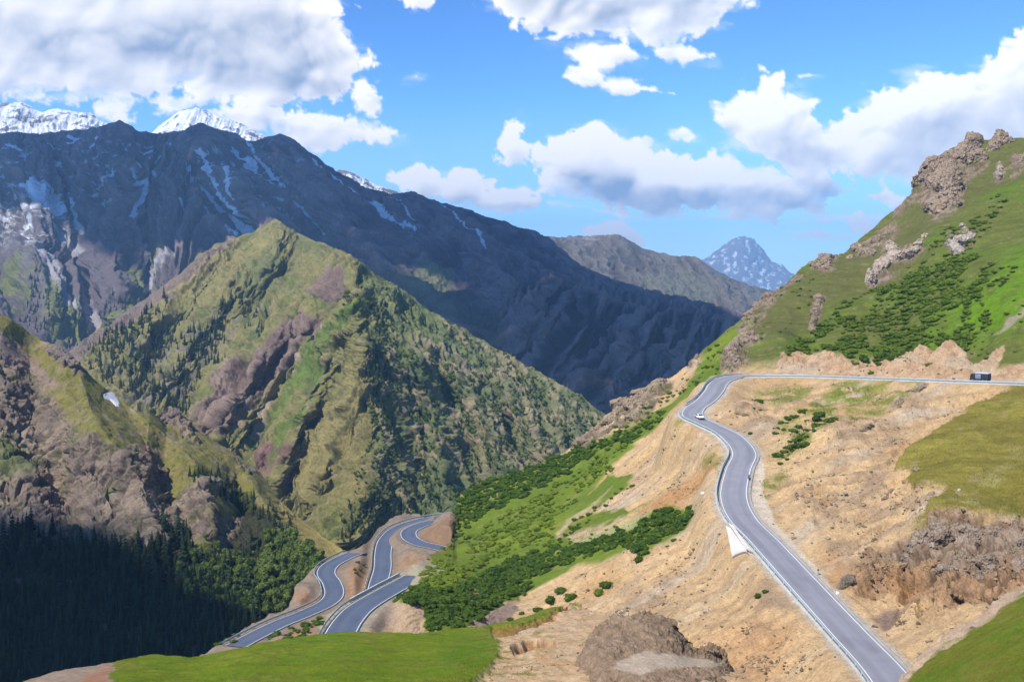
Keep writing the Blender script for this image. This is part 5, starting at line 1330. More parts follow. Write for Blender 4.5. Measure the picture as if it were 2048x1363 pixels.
# ================================================================ rocks
def tint_mat(name, scale, bump, rough=.92):
    return land_mat(name, scale, bump, rough, .7, 1.25)
M_rock = tint_mat("crag_rock", 1.6, .22)
def rock_mesh(name, blobs, seed, c1, c2, c3, rough=.42, mat=None, sub=ICO5, freq=1.0, stretch=(1, 1, 1)):
    """angular rock: blocks cut by flat faces, fused into one skin, then weathered"""
    r = np.random.default_rng(seed + 900)
    Vs, fs, n0 = [], [], 0
    V0, f0 = ICO3 if len(blobs) > 1 else sub
    more = []
    for k in range(1, len(blobs)):           # keep the blocks of one outcrop grown together
        p = np.array(blobs[k])
        q_ = min((np.array(b) for b in blobs[:k]), key=lambda b: ((b[:3] - p[:3]) ** 2).sum())
        for t in (.25, .5, .75):
            m_ = p * t + q_ * (1 - t); m_[3:] *= .82
            more.append(tuple(m_))
    blobs = list(blobs) + more
    for b in blobs:
        ctr, ax = np.array(b[:3]), np.array(b[3:6])
        nk = r.normal(0, 1, (22, 3)); nk[:, 2] *= .8; nk /= np.linalg.norm(nk, axis=1, keepdims=True)
        hk = r.uniform(.66, 1.0, 22)
        rad = np.min(np.where(V0 @ nk.T > .05, hk / np.maximum(V0 @ nk.T, .05), 9), axis=1)
        rad = np.minimum(rad, 1.35)
        Vs.append(V0 * rad[:, None] * ax * 1.12 + ctr); fs.append(f0 + n0); n0 += len(V0)
    V, f = np.concatenate(Vs), np.concatenate(fs)
    R = float(np.mean([b[3:6] for b in blobs]))
    if len(blobs) > 1:
        me = mesh_from("raw", V, f)
        o = bpy.data.objects.new("raw", me); col.objects.link(o)
        md = o.modifiers.new("skin", 'REMESH'); md.mode = 'VOXEL'; md.voxel_size = R * .06
        dg = bpy.context.evaluated_depsgraph_get()
        m2 = bpy.data.meshes.new_from_object(o.evaluated_get(dg))
        V = np.empty(len(m2.vertices) * 3, F32); m2.vertices.foreach_get("co", V); V = V.reshape(-1, 3).astype(float)
        m2.calc_loop_triangles()
        f = np.empty(len(m2.loop_triangles) * 3, np.int32); m2.loop_triangles.foreach_get("vertices", f); f = f.reshape(-1, 3)
        bpy.data.objects.remove(o); bpy.data.meshes.remove(me); bpy.data.meshes.remove(m2)
    def norms(V):
        n = np.cross(V[f[:, 1]] - V[f[:, 0]], V[f[:, 2]] - V[f[:, 0]])
        N_ = np.zeros_like(V)
        for k in range(3): np.add.at(N_, f[:, k], n)
        return N_ / (np.linalg.norm(N_, axis=1, keepdims=True) + 1e-9)
    q = V / R * .8 + seed * 7.7
    wq = q + .35 * np.stack([fbm(q * 1.1 + 2, 3), fbm(q * 1.1 + 12, 3), fbm(q * 1.1 + 22, 3)], -1)
    nv = norms(V)
    b1, e1 = blocks(V + seed * 31.0, R * .62, (1, 1, 1.35)); b2, e2 = blocks(V + seed * 17.0, R * .24, (1, 1, 1.3))
    V = V + nv * (R * rough * (.42 * b1 + .28 * b2 + .20 * fbm(q * 2.2 + 4, 4)))[:, None]
    V = V + norms(V) * (R * rough * .24 * (ridged(q * 6.5 + 9, 4, .6) - .4))[:, None]
    crack = np.maximum(sstep(.12, .02, e1), .7 * sstep(.12, .02, e2))
    n = fbm(V / 2.2 + seed, 4)
    c = lerp(flat((len(V),), c1), c2, sstep(-.2, .5, n))
    c = lerp(c, c3, crack * .75)
    c = lerp(c, (0.15, 0.15, 0.05), sstep(.25, .5, fbm(V / 3.0 + seed + 30, 4)) * .35)
    return mesh_from(name, V, f, mat or M_rock, c)

PK = (0.29, 0.215, 0.15); PK2 = (0.385, 0.30, 0.22); DK = (0.13, 0.09, 0.06)
def outcrop(land, blobs, label, seed, name="rock_outcrop", cat="rock", c=(PK, PK2, DK), sink=.30, rough=.42, sub=ICO5):
    px = np.array([b[0] for b in blobs], float); py = np.array([b[1] for b in blobs], float)
    P = land.at(px, py)
    o0 = P.mean(0)
    bl = []
    for k, b in enumerate(blobs):
        s = P[k, 1] / F
        rx, rz = b[2] * s * .92, b[3] * s * .92
        ry = (rx + rz) * .5
        view = P[k] / np.linalg.norm(P[k])
        bl.append((*(P[k] - o0 + view * ry * sink), rx, ry, rz))
    return tag(link(name, rock_mesh(name, bl, seed, *c, rough=rough, sub=sub), None, o0), label, cat)

outcrop(hill, [(1948, 272, 17, 18), (1943, 297, 26, 24), (1918, 322, 30, 24), (1962, 316, 16, 24)], "left of the two rock pinnacles on the summit skyline", 1)
outcrop(hill, [(1999, 260, 11, 17), (2000, 284, 19, 18), (1985, 300, 13, 15), (2018, 286, 11, 12)], "right, sharper of the two rock pinnacles on the skyline", 2)
outcrop(hill, [(1868, 338, 28, 22), (1898, 350, 30, 26), (1875, 378, 28, 28), (1905, 385, 26, 28), (1893, 415, 28, 24), (1868, 415, 20, 24), (1842, 366, 18, 16)], "largest brown crag hanging below the pinnacles", 3)
outcrop(hill, [(1740, 560, 12, 20), (1760, 536, 20, 20), (1795, 517, 28, 15), (1828, 503, 22, 11), (1782, 488, 15, 14), (1850, 480, 9, 8)], "pale slanting slab of rock in the middle of the green slope", 4, c=((.43, .35, .27), (.52, .44, .35), (.22, .13, .08)))
outcrop(hill, [(1903, 486, 14, 12), (1928, 476, 18, 13), (1915, 494, 15, 9), (1942, 468, 8, 9), (1925, 455, 7, 7)], "pale boulder heap alone on the bright green slope", 5, c=((.44, .37, .30), (.54, .47, .39), DK))
outcrop(hill, [(1997, 350, 10, 15), (1999, 334, 8, 13)], "upright pale rock tooth below the right pinnacle", 6, c=(PK2, (.5, .42, .34), DK))
outcrop(hill, [(1650, 520, 18, 13), (1654, 541, 12, 11), (1630, 534, 12, 9)], "dark knob of rock where the skyline dips", 7)
outcrop(hill, [(1712, 486, 15, 11), (1740, 498, 12, 13), (1757, 474, 14, 10)], "rocks in a row just under the skyline", 8)
outcrop(hill, [(1638, 604, 11, 13), (1630, 632, 9, 15), (1622, 655, 7, 9)], "narrow rib of rock running down to the scrub", 9)
outcrop(hill, [(1503, 674, 20, 11), (1483, 694, 20, 16), (1465, 720, 16, 18), (1520, 682, 12, 9), (1478, 735, 12, 9)], "rugged rock knoll standing just above the hairpin", 10)
outcrop(hill, [(1322, 766, 20, 10), (1288, 786, 25, 13), (1252, 813, 28, 15), (1226, 838, 23, 14), (1290, 812, 20, 11), (1262, 838, 16, 9)], "long brown rock ridge on the edge of the valley", 11, c=((.32, .245, .17), (.40, .31, .21), (.17, .12, .08)))
outcrop(hill, [(1168, 884, 17, 8), (1188, 864, 12, 9), (1155, 892, 9, 5)], "low rock ledge at the lower end of the ridge", 12)
outcrop(hill, [(1384, 726, 10, 8), (1395, 718, 7, 7)], "small rock on the shoulder left of the hairpin knoll", 13)
outcrop(hill, [(1540, 596, 14, 9), (1522, 614, 13, 9), (1500, 634, 12, 8)], "broken rocks along the lower skyline", 14)
outcrop(hill, [(2040, 322, 16, 16), (2060, 305, 16, 16)], "rock at the frame edge below the summit", 15)
outcrop(hill, [(1700, 505, 8, 6)], "single pale rock between ridge rocks and slab", 16, c=(PK2, (.5, .42, .34), DK))
BR = ((.30, .225, .16), (.38, .30, .225), (.16, .11, .075))
outcrop(hill, [(1700, 1152, 18, 12), (1683, 1160, 12, 10)], "dark boulder at the left end of the eroded hollow", 17, c=((.20, .165, .13), (.27, .22, .18), (.12, .09, .07)), sink=.1)
outcrop(hill, [(1850, 1085, 34, 20), (1895, 1070, 34, 24), (1815, 1105, 26, 15), (1940, 1075, 30, 26), (1925, 1110, 26, 18)], "crumbling brown rock face above the eroded hollow", 18, c=BR, sink=.45, rough=.5)
RD = ((.37, .235, .125), (.43, .30, .17), (.19, .11, .06))
outcrop(hill, [(1790, 1128, 20, 12), (1765, 1135, 16, 9)], "reddish brown lump at the left of the eroded face", 41, c=RD, sink=.5, rough=.6)
outcrop(hill, [(1835, 1138, 22, 15), (1860, 1128, 16, 14)], "reddish brown block under the crumbling rock face", 42, c=RD, sink=.5, rough=.6)
outcrop(hill, [(1890, 1135, 22, 18), (1915, 1150, 18, 12)], "brown buttress in the middle of the eroded face", 43, c=BR, sink=.5, rough=.6)
outcrop(hill, [(1975, 1125, 24, 18), (1990, 1145, 20, 13), (1960, 1148, 14, 10)], "brown buttress at the right of the eroded face", 44, c=BR, sink=.5, rough=.6)
outcrop(hill, [(1985, 1070, 22, 18), (2000, 1050, 16, 12)], "grey brown rock under the edge of the olive turf", 45, c=BR, sink=.5, rough=.6)
outcrop(hill, [(1935, 1178, 12, 7), (1900, 1190, 10, 7)], "low reddish rocks at the foot of the eroded face", 46, c=RD, sink=.3, rough=.5)
outcrop(hill, [(1735, 1128, 14, 7)], "small brown rock in the slope above the dark boulder", 47, c=RD, sink=.4, rough=.5)
outcrop(hill, [(2035, 1098, 24, 26), (2060, 1080, 30, 26), (2040, 1140, 18, 16)], "brown rock shoulder at the right frame edge", 19, c=BR, sink=.3)
outcrop(hill, [(1800, 815, 12, 14), (1790, 830, 10, 9)], "small tan knob of rock below the upper road", 20, c=((.42, .31, .18), (.48, .37, .23), DK), sink=.3)
outcrop(hill, [(1850, 778, 18, 5), (1825, 786, 12, 5)], "thin dark rock rib just under the upper road", 21, c=BR)
outcrop(hill, [(1405, 1022, 5.5, 3.6)], "small white boulder lying beside the dense shrubs", 22, name="white_boulder", cat="boulder", c=((.8, .8, .8), (.86, .86, .86), (.6, .6, .6)), sink=-.2, rough=.2, sub=ICO3)
outcrop(hill, [(1411, 1218, 9, 5)], "pale flat boulder on the sand right of the big rock", 23, name="pale_boulder", cat="boulder", c=((.5, .41, .31), (.56, .47, .37), (.4, .3, .2)), sink=-.1, rough=.25, sub=ICO3)
outcrop(hill, [(1748, 1230, 7, 3.5)], "dark slab lying at the mouth of the eroded hollow", 24, name="stone_slab", cat="stone", c=((.14, .11, .09), (.2, .16, .12), (.1, .08, .06)), sink=-.2, rough=.2, sub=ICO3)
outcrop(hill, [(1675, 1172, 5, 5)], "white stone beside the dark boulder by the road", 25, name="white_stone", cat="stone", c=((.72, .7, .68), (.8, .78, .76), (.5, .5, .5)), sink=0, rough=.2, sub=ICO3)
outcrop(hill, [(1918, 1062, 9, 6), (1936, 1058, 6, 4)], "pale grey block in the crumbling rock face", 26, name="rock_block", cat="rock", c=((.46, .42, .38), (.55, .51, .46), (.3, .26, .22)), sink=-.6, rough=.2, sub=ICO3)
outcrop(hill, [(1920, 990, 5, 3)], "single pale stone on the olive grass patch", 27, name="pale_stone", cat="stone", c=((.55, .5, .43), (.6, .55, .48), (.4, .35, .3)), sink=0, rough=.2, sub=ICO3)
outcrop(cor, [(1946, 1256, 7, 5)], "dark stone on the rim of the near corner slope", 28, name="rim_stone", cat="stone", c=((.17, .14, .11), (.22, .18, .14), (.1, .08, .06)), sink=0, rough=.25, sub=ICO3)
outcrop(cl, [(325, 838, 18, 9), (350, 832, 14, 9), (372, 858, 12, 9)], "dark rock tooth on the crest of the cliff", 30, c=((.22, .17, .14), (.28, .21, .16), (.13, .1, .08)))
outcrop(cl, [(120, 710, 24, 10), (150, 738, 14, 11)], "dark rock rim at the top left of the cliff", 31, c=((.20, .155, .135), (.26, .2, .16), (.13, .1, .08)))

# stones strewn over the sand
rq = np.random.default_rng(77)
stone_p = [mesh_from("stone", *(lambda V, f: ((V * np.array([1, .8, .55])) * (1 + .35 * fbm(V * 1.3 + s * 5, 3))[:, None], f))(*ICO2), M_rock, flat((len(ICO2[0]),), (.17, .13, .095)), smooth=False) for s in range(4)]
for poly, n, gap, lb, g, sd in (([(1560, 960), (1700, 930), (1780, 960), (1800, 1030), (1720, 1090), (1640, 1060)], 46, 14, "small dark stone on the sand uphill of the main road", "stones uphill of the main road", 1), ([(1290, 1080), (1420, 1050), (1450, 1120), (1500, 1200), (1400, 1220), (1300, 1180), (1220, 1140)], 40, 17, "small dark stone on the sand downhill of the main road", "stones downhill of the main road", 2),
                               ([(1420, 820), (1490, 790), (1540, 830), (1530, 870), (1460, 860)], 26, 12, "small dark stone on the bank inside the bend", "stones on the bank inside the bend", 3), ([(1780, 1130), (1900, 1180), (1980, 1150), (1960, 1190), (1860, 1230), (1800, 1220)], 30, 12, "brown stone fallen below the eroded rock face", "stones below the eroded rock face", 4),
                               ([(1600, 745), (1900, 735), (1940, 742), (1760, 748)], 24, 11, "stone at the foot of the road cut", "stones at the foot of the cut", 5), ([(1100, 1240), (1170, 1230), (1160, 1300), (1060, 1350), (1000, 1350)], 0, 18, "", "", 6)):
    if not n: continue
    px, py, P = scatter(hill, poly, n, gap, None, 600 + sd, .6)
    for k in range(len(px)):
        r_ = rq.uniform(1.2, 3.4) * P[k, 1] / F
        o = link("stone", stone_p[int(rq.integers(4))], None, P[k], (rq.uniform(-.3, .3), rq.uniform(-.3, .3), rq.uniform(0, 6)), (r_ * rq.uniform(.9, 1.6), r_, r_))
        tag(o, lb, "stone", g)

# rubble: splinters washed down over the bare faces
def rubble(land, weight, n, smin, smax, seed):
    r = np.random.default_rng(seed)
    wgt = (weight * ((land.PX > 0) & (land.PX < 2060) & (land.PY < 1370))).ravel()
    k = r.choice(len(wgt), n, p=wgt / wgt.sum())
    P = land.P.reshape(-1, 3)[k] + r.normal(0, .15, (n, 3)) * np.array([1, 1, 0])
    o = np.array([(1, 0, 0), (-1, 0, 0), (0, 1, 0), (0, -1, 0), (0, 0, 1), (0, 0, -1)], float)
    ff = np.array([(0, 2, 4), (2, 1, 4), (1, 3, 4), (3, 0, 4), (2, 0, 5), (1, 2, 5), (3, 1, 5), (0, 3, 5)])
    sz = smin + (smax - smin) * r.random(n) ** 3
    V = o[None] * r.uniform(.5, 1.2, (n, 6, 1)) + r.normal(0, .2, (n, 6, 3))
    a = r.uniform(0, 6.28, n); ca, sa = np.cos(a)[:, None], np.sin(a)[:, None]
    V = np.stack([V[..., 0] * ca - V[..., 1] * sa, V[..., 0] * sa + V[..., 1] * ca, V[..., 2] * .7], -1) * sz[:, None, None] + P[:, None]
    f = (ff[None] + (np.arange(n) * 6)[:, None, None]).reshape(-1, 3)
    t = r.uniform(.35, 1.1, n)[:, None] * np.array([.36, .265, .17])
    return V.reshape(-1, 3), f, np.repeat(t, 6, 0)
clump = sstep(.0, .5, fbm(P0 / 7.0 + 200, 4)) ** 2 + .04
wr = sandy * clump * (1 - verge) * off * sstep(1100, 1250, hill.PX) * (hill.PY > 745) + .6 * np.maximum(m_lr, m_cut) * clump
RV = rubble(hill, wr, 6000, .10, .60, 3)
RV2 = rubble(led, m_dirt * (sstep(.1, .5, fbm(P2 / 3.0 + 80, 4)) + .05) * sstep(1420, 1300, LY), 1800, .03, .16, 4)
tag(link("rubble", mesh_from("rubble", np.concatenate([RV[0], RV2[0]]), np.concatenate([RV[1], RV2[1] + len(RV[0])]), M_rock, np.concatenate([RV[2], RV2[2]]), smooth=False)), "small broken stones strewn over the bare sandy slopes", None, None, "stuff")

# ---------------------------------------------------------------- foreground boulder
bo_top = [(1120, 1440), (1140, 1380), (1150, 1345), (1160, 1310), (1176, 1276), (1196, 1248), (1215, 1236), (1245, 1230), (1262, 1230), (1280, 1224), (1302, 1222), (1318, 1230), (1330, 1236), (1346, 1240), (1354, 1254), (1368, 1276), (1384, 1292), (1398, 1294), (1412, 1288), (1422, 1284), (1436, 1290), (1450, 1306), (1458, 1330), (1466, 1352), (1474, 1400), (1480, 1440)]
bo_ctrl = [(1150, 1345, 80), (1196, 1248, 86), (1245, 1230, 88), (1302, 1222, 89), (1346, 1240, 88), (1384, 1292, 85), (1422, 1284, 87), (1458, 1330, 82), (1480, 1440, 74), (1120, 1440, 73), (1240, 1270, 81.5), (1300, 1265, 82), (1330, 1290, 80), (1200, 1310, 77), (1250, 1305, 77.5), (1300, 1305, 77.6), (1360, 1306, 79), (1420, 1316, 80), (1300, 1335, 72.6), (1370, 1335, 74.5), (1440, 1340, 77), (1250, 1345, 72), (1200, 1370, 71), (1300, 1370, 69.4), (1400, 1370, 70.4), (1460, 1390, 73), (1300, 1440, 65), (1400, 1440, 66)]
bo = Land(1120, 1480, bo_top, 1440, bo_ctrl, 330, 250, [([(1352, 1256), (1366, 1284), (1388, 1302), (1440, 1316)], -2.2, 9)], topjag=(4, 9), back=(10, .02, 1.6))
PB = bo.P.copy(); X, Y = bo.PX, bo.PY
m_smooth = pmask(X + 5 * fbm(PB / 1.2, 3), Y + 4 * fbm(PB / 1.2 + 5, 3), [(1235, 1318), (1290, 1300), (1340, 1306), (1400, 1312), (1450, 1325), (1440, 1332), (1380, 1334), (1320, 1336), (1280, 1350), (1230, 1340)], 4)
rb = ridged(PB / 3.2, 6, .55); rb2 = fbm(PB / .7, 5); rb3 = fbm(PB / .22, 3)
m_right = pmask(X, Y, [(1340, 1235), (1360, 1250), (1390, 1290), (1425, 1280), (1460, 1310), (1470, 1360), (1440, 1325), (1390, 1310), (1355, 1290)], 5)
bo.displace((1 - .72 * m_smooth) * ((rb - .5) * .55 + rb2 * .16 + .05 * rb3 + .20 * blocks(PB, 3.4, (1, 1, 1.5), .6)[0] + .07 * blocks(PB + 9, .9)[0]) + m_right * (ridged(PB / .9, 4) * .5 - .2))
c = lerp(flat(X.shape, (0.205, 0.14, 0.088)), (0.275, 0.195, 0.125), sstep(-.3, .4, rb2))
c = lerp(c, (0.17, 0.115, 0.07), sstep(.0, .5, rb3) * .55)
c = lerp(c, lerp(flat(X.shape, (0.50, 0.40, 0.29)), (0.42, 0.33, 0.235), sstep(-.2, .4, rb2)), m_smooth * .7)
c = lerp(c, (0.20, 0.145, 0.09), m_right * .6)
M_bo = land_mat("boulder_stone", .35, .045, lo=.74, hi=1.24)
bo_o = bo.build("boulder", M_bo, c)
bo_o["kind"] = "thing"
tag(bo_o, "massive rough brown boulder with a pale worn shelf in the foreground", "boulder")

# ================================================================ made things
def part(name, V, f, mat, parent=None, smooth=False, loc=None):
    return link(name, mesh_from(name, np.array(V, float), np.array(f), mat, smooth=smooth), parent, loc)

def bevel_box(lo, hi, b=.06):
    """box with chamfered upright and top edges, as vertex/triangle arrays"""
    bm_ = bmesh.new()
    bmesh.ops.create_cube(bm_, size=1)
    for v in bm_.verts:
        v.co.x = lo[0] if v.co.x < 0 else hi[0]; v.co.y = lo[1] if v.co.y < 0 else hi[1]; v.co.z = lo[2] if v.co.z < 0 else hi[2]
    bmesh.ops.bevel(bm_, geom=bm_.edges[:], offset=b, segments=2, affect='EDGES', profile=.5)
    bmesh.ops.triangulate(bm_, faces=bm_.faces[:])
    V = [v.co[:] for v in bm_.verts]; f = [[v.index for v in q.verts] for q in bm_.faces]
    bm_.free()
    return V, f

def join(*parts):
    Vs, fs, n = [], [], 0
    for V, f in parts:
        V = np.array(V, float); f = np.array(f)
        Vs.append(V); fs.append(f + n); n += len(V)
    return np.concatenate(Vs), np.concatenate(fs)

def wheel_arrays(r, w, n=20, inner=.0):
    a = np.linspace(0, 2 * np.pi, n, endpoint=False)
    prof = [(inner, -w / 2), (r * .86, -w / 2), (r, -w / 2 * .7), (r, w / 2 * .7), (r * .86, w / 2), (inner, w / 2)]
    V = [(rr_ * np.cos(t), yy, rr_ * np.sin(t)) for rr_, yy in prof for t in a]
    f = []
    for i in range(len(prof) - 1):
        for j in range(n):
            p, q, r_, s = i * n + j, i * n + (j + 1) % n, (i + 1) * n + (j + 1) % n, (i + 1) * n + j
            f += [(p, q, r_), (p, r_, s)]
    if inner:
        i = len(prof) - 1
        for j in range(n):
            p, q, r_, s = i * n + j, i * n + (j + 1) % n, (j + 1) % n, j
            f += [(p, q, r_), (p, r_, s)]
    return np.array(V), np.array(f)

M_black = paint_mat("black_rubber", (0.02, 0.02, 0.022), .8, 0, .2, 3)
M_dark = paint_mat("dark_blue_grey_paint", (0.045, 0.052, 0.068), .4, 0, .15, .6)
M_dark2 = paint_mat("dark_tarpaulin", (0.022, 0.026, 0.034), .75, 0, .25, 1)
M_cabr = paint_mat("dark_brown_cab_paint", (0.06, 0.035, 0.03), .4, 0, .15, .8)
M_pgrey = paint_mat("pale_grey_cover", (0.55, 0.56, 0.64), .7, 0, .08, .6)
M_chrome = paint_mat("dull_steel", (0.35, 0.36, 0.38), .4, .6, .1, 2)
M_glass = paint_mat("dark_glass", (0.02, 0.025, 0.03), .12, 0, .05, 1)
M_white = paint_mat("white_car_paint", (0.78, 0.78, 0.78), .3, 0, .04, 1)
M_lamp = paint_mat("lamp_glass", (0.6, 0.6, 0.55), .2, 0, .05, 1)
M_redl = paint_mat("red_lamp_glass", (0.35, 0.02, 0.02), .3, 0, .05, 1)

def on_road(R, px, py, side):
    """point of the road surface and heading of the line at a pixel"""
    k = idx_at(R, px, py)
    T, S = frame(R)
    return R[k] + S[k] * side + np.array([0, 0, .06]), math.atan2(T[k, 1], T[k, 0]), k

# lorry, heading left along the upper road (towards -x of the picture)
Pt, hd, _ = on_road(R_MAIN, 1953, 764, -1.5)
lorry = bpy.data.objects.new("lorry", None); col.objects.link(lorry)
lorry.location = Pt; lorry.rotation_euler = (0, 0, hd + math.pi)
tag(lorry, "dark box lorry with a pale roof on the upper road", "lorry")
part("chassis", *bevel_box((-2.75, -.9, .45), (2.6, .9, .72), .04), M_black, lorry)
body = part("cargo_box", *bevel_box((-2.8, -1.05, .75), (1.25, 1.05, 2.55), .05), M_dark2, lorry)
part("roof", *bevel_box((-2.85, -1.1, 2.56), (1.3, 1.1, 2.86), .10), M_pgrey, body)
part("side_panel", *join(bevel_box((-.55, -1.09, .95), (1.15, -1.055, 2.4), .01), bevel_box((-.55, 1.055, .95), (1.15, 1.09, 2.4), .01)), M_chrome, body)
part("rib", *join(*[bevel_box((x - .03, s * 1.085 - .03, .8), (x + .03, s * 1.085 + .03, 2.5), .01) for x in (-2.6, -1.9, -1.25, -.62) for s in (-1, 1)]), M_dark, body)
cabV, cabf = bevel_box((1.4, -1.0, .6), (2.85, 1.0, 2.45), .10)
cabV = np.array(cabV); m_ = (cabV[:, 2] > 1.5) & (cabV[:, 0] > 2.3); cabV[m_, 0] -= .28 * (cabV[m_, 2] - 1.5)
cab = part("cab", cabV, cabf, M_cabr, lorry)
part("windscreen", [(2.80, -.85, 1.55), (2.80, .85, 1.55), (2.56, .85, 2.28), (2.56, -.85, 2.28), (2.83, -.85, 1.55), (2.83, .85, 1.55), (2.62, .85, 2.28), (2.62, -.85, 2.28)], [(4, 5, 6), (4, 6, 7), (0, 2, 1), (0, 3, 2), (0, 1, 5), (0, 5, 4), (2, 3, 7), (2, 7, 6)], M_glass, cab)
for s in (-1, 1):
    part("side_window", *bevel_box((1.6, s * 1.0 - .012, 1.55), (2.4, s * 1.0 + .012, 2.2), .004), M_glass, cab)
    part("mirror", *bevel_box((2.45, s * 1.22 - .08, 1.5), (2.55, s * 1.22 + .08, 2.0), .03), M_black, cab)
    part("headlight", *bevel_box((2.83, s * .72 - .14, .82), (2.89, s * .72 + .14, 1.0), .02), M_lamp, cab)
part("bumper", *bevel_box((2.72, -1.02, .42), (2.95, 1.02, .66), .04), M_dark, cab)
wV, wf = wheel_arrays(.45, .28); hV, hf = wheel_arrays(.2, .32, 12)
wm = mesh_from("wheel", wV, wf, M_black); hm = mesh_from("rim", hV, hf, M_chrome)
for x, ys in ((2.05, (-.88, .88)), (-1.2, (-.88, .88)), (-2.2, (-.88, .88))):
    for y in ys:
        wo = link("wheel", wm, lorry, (x, y, .45)); link("rim", hm, wo)

# white car coming down round the bend
Pc, hd, _ = on_road(R_MAIN, 1391, 846, 1.2)
k = idx_at(R_MAIN, 1392, 836)
T_, S_ = frame(R_MAIN)
carr = bpy.data.objects.new("car", None); col.objects.link(carr)
carr.location = R_MAIN[k] + S_[k] * 1.1 + np.array([0, 0, .06]); carr.rotation_euler = (0, 0, math.atan2(T_[k, 1], T_[k, 0]) + math.pi)
tag(carr, "small white car in the tight bend under the hairpin", "car")
prof = [(-2.05, .35), (-2.1, .75), (-1.9, .92), (-1.45, .98), (-1.0, 1.40), (-.2, 1.47), (.45, 1.38), (1.0, .98), (1.75, .84), (2.05, .66), (2.05, .35)]
def loft(prof, w, tuck):
    V, f = [], []
    n = len(prof)
    for y in (-w, -w * .86, w * .86, w):
        for (x, z) in prof:
            k_ = tuck if z > 1.0 else 1.0
            e = .93 if abs(y) == w else 1.0
            V.append((x * (1 if e == 1 else .985), y * k_, z if e == 1 else .35 + (z - .35) * .95))
    for i in range(3):
        for j in range(n):
            p, q = i * n + j, i * n + (j + 1) % n
            f += [(p, q, q + n), (p, q + n, p + n)]
    f += [(0, j + 1, j) for j in range(1, n - 1)] + [(3 * n, 3 * n + j, 3 * n + j + 1) for j in range(1, n - 1)]
    return V, f
bodyo = part("body", *loft(prof, .86, .80), M_white, carr)
part("windscreen", [(.47, -.58, 1.40), (.47, .58, 1.40), (1.0, .66, 1.01), (1.0, -.66, 1.01), (.44, -.58, 1.37), (.44, .58, 1.37), (.97, .66, .98), (.97, -.66, .98)], [(0, 2, 1), (0, 3, 2), (4, 5, 6), (4, 6, 7)], M_glass, bodyo)
part("rear_window", [(-1.03, -.58, 1.40), (-1.03, .58, 1.40), (-1.43, .66, 1.02), (-1.43, -.66, 1.02), (-1.0, -.58, 1.38), (-1.0, .58, 1.38), (-1.4, .66, 1.0), (-1.4, -.66, 1.0)], [(0, 1, 2), (0, 2, 3), (4, 6, 5), (4, 7, 6)], M_glass, bodyo)
for s in (-1, 1):
    part("side_window", [(-.98, s * .705, 1.35), (.40, s * .705, 1.35), (.85, s * .80, 1.0), (-1.3, s * .80, 1.0), (-.98, s * .69, 1.35), (.40, s * .69, 1.35), (.85, s * .78, 1.0), (-1.3, s * .78, 1.0)], [(0, 1, 2), (0, 2, 3), (4, 6, 5), (4, 7, 6)], M_glass, bodyo)
    part("headlight", *bevel_box((1.95, s * .62 - .14, .60), (2.07, s * .62 + .14, .74), .02), M_lamp, bodyo)
    part("tail_light", *bevel_box((-2.12, s * .66 - .1, .68), (-2.02, s * .66 + .1, .84), .02), M_redl, bodyo)
wV, wf = wheel_arrays(.32, .2); hV, hf = wheel_arrays(.19, .22, 12)
wm = mesh_from("wheel", wV, wf, M_black); hm = mesh_from("rim", hV, hf, M_chrome)
for x in (-1.3, 1.3):
    for y in (-.78, .78):
        wo = link("wheel", wm, carr, (x, y, .32)); link("rim", hm, wo)

# motorcycle at the inner edge of the S bend
k = idx_at(R_MAIN, 1484, 960)
bike = bpy.data.objects.new("motorcycle", None); col.objects.link(bike)
bike.location = R_MAIN[k] + S_[k] * 3.2 + np.array([0, 0, .05]); bike.rotation_euler = (0, 0, math.atan2(T_[k, 1], T_[k, 0]))
tag(bike, "small dark motorcycle standing at the inner edge of the bend", "motorcycle")
tV, tf = wheel_arrays(.33, .13, 20, .24); rV, rf = wheel_arrays(.24, .04, 14)
tm = mesh_from("wheel", tV, tf, M_black); rm = mesh_from("rim", rV, rf, M_dark)
for x in (-.72, .72):
    wo = link("wheel", tm, bike, (x, 0, .33)); link("rim", rm, wo)
def tube(p0, p1, r, n=8):
    p0, p1 = np.array(p0, float), np.array(p1, float)
    d = p1 - p0; d /= np.linalg.norm(d)
    a = np.cross(d, (0.3, 1, .2)); a /= np.linalg.norm(a); b = np.cross(d, a)
    t = np.linspace(0, 2 * np.pi, n, endpoint=False)
    ring = np.cos(t)[:, None] * a + np.sin(t)[:, None] * b
    V = np.concatenate([p0 + ring * r, p1 + ring * r, [p0], [p1]])
    f = []
    for j in range(n):
        q = (j + 1) % n
        f += [(j, q, n + q), (j, n + q, n + j), (2 * n, q, j), (2 * n + 1, n + j, n + q)]
    return V, np.array(f)
part("frame", *join(tube((-.72, .09, .33), (-.1, .09, .62), .03), tube((-.72, -.09, .33), (-.1, -.09, .62), .03), tube((-.1, 0, .4), (.45, 0, .85), .05), tube((-.3, 0, .72), (.45, 0, .85), .05)), M_dark, bike)
part("engine", *bevel_box((-.28, -.17, .28), (.28, .17, .62), .05), M_chrome, bike)
part("fuel_tank", *bevel_box((-.05, -.15, .74), (.45, .15, 1.0), .09), M_dark, bike)
part("seat", *bevel_box((-.75, -.14, .76), (-.05, .14, .90), .05), M_black, bike)
part("fork", *join(tube((.72, .1, .33), (.48, .1, .98), .03), tube((.72, -.1, .33), (.48, -.1, .98), .03)), M_chrome, bike)
part("handlebar", *join(tube((.42, -.38, 1.08), (.46, 0, 1.02), .02), tube((.42, .38, 1.08), (.46, 0, 1.02), .02)), M_black, bike)
part("headlight", *bevel_box((.56, -.09, .82), (.70, .09, 1.0), .04), M_lamp, bike)
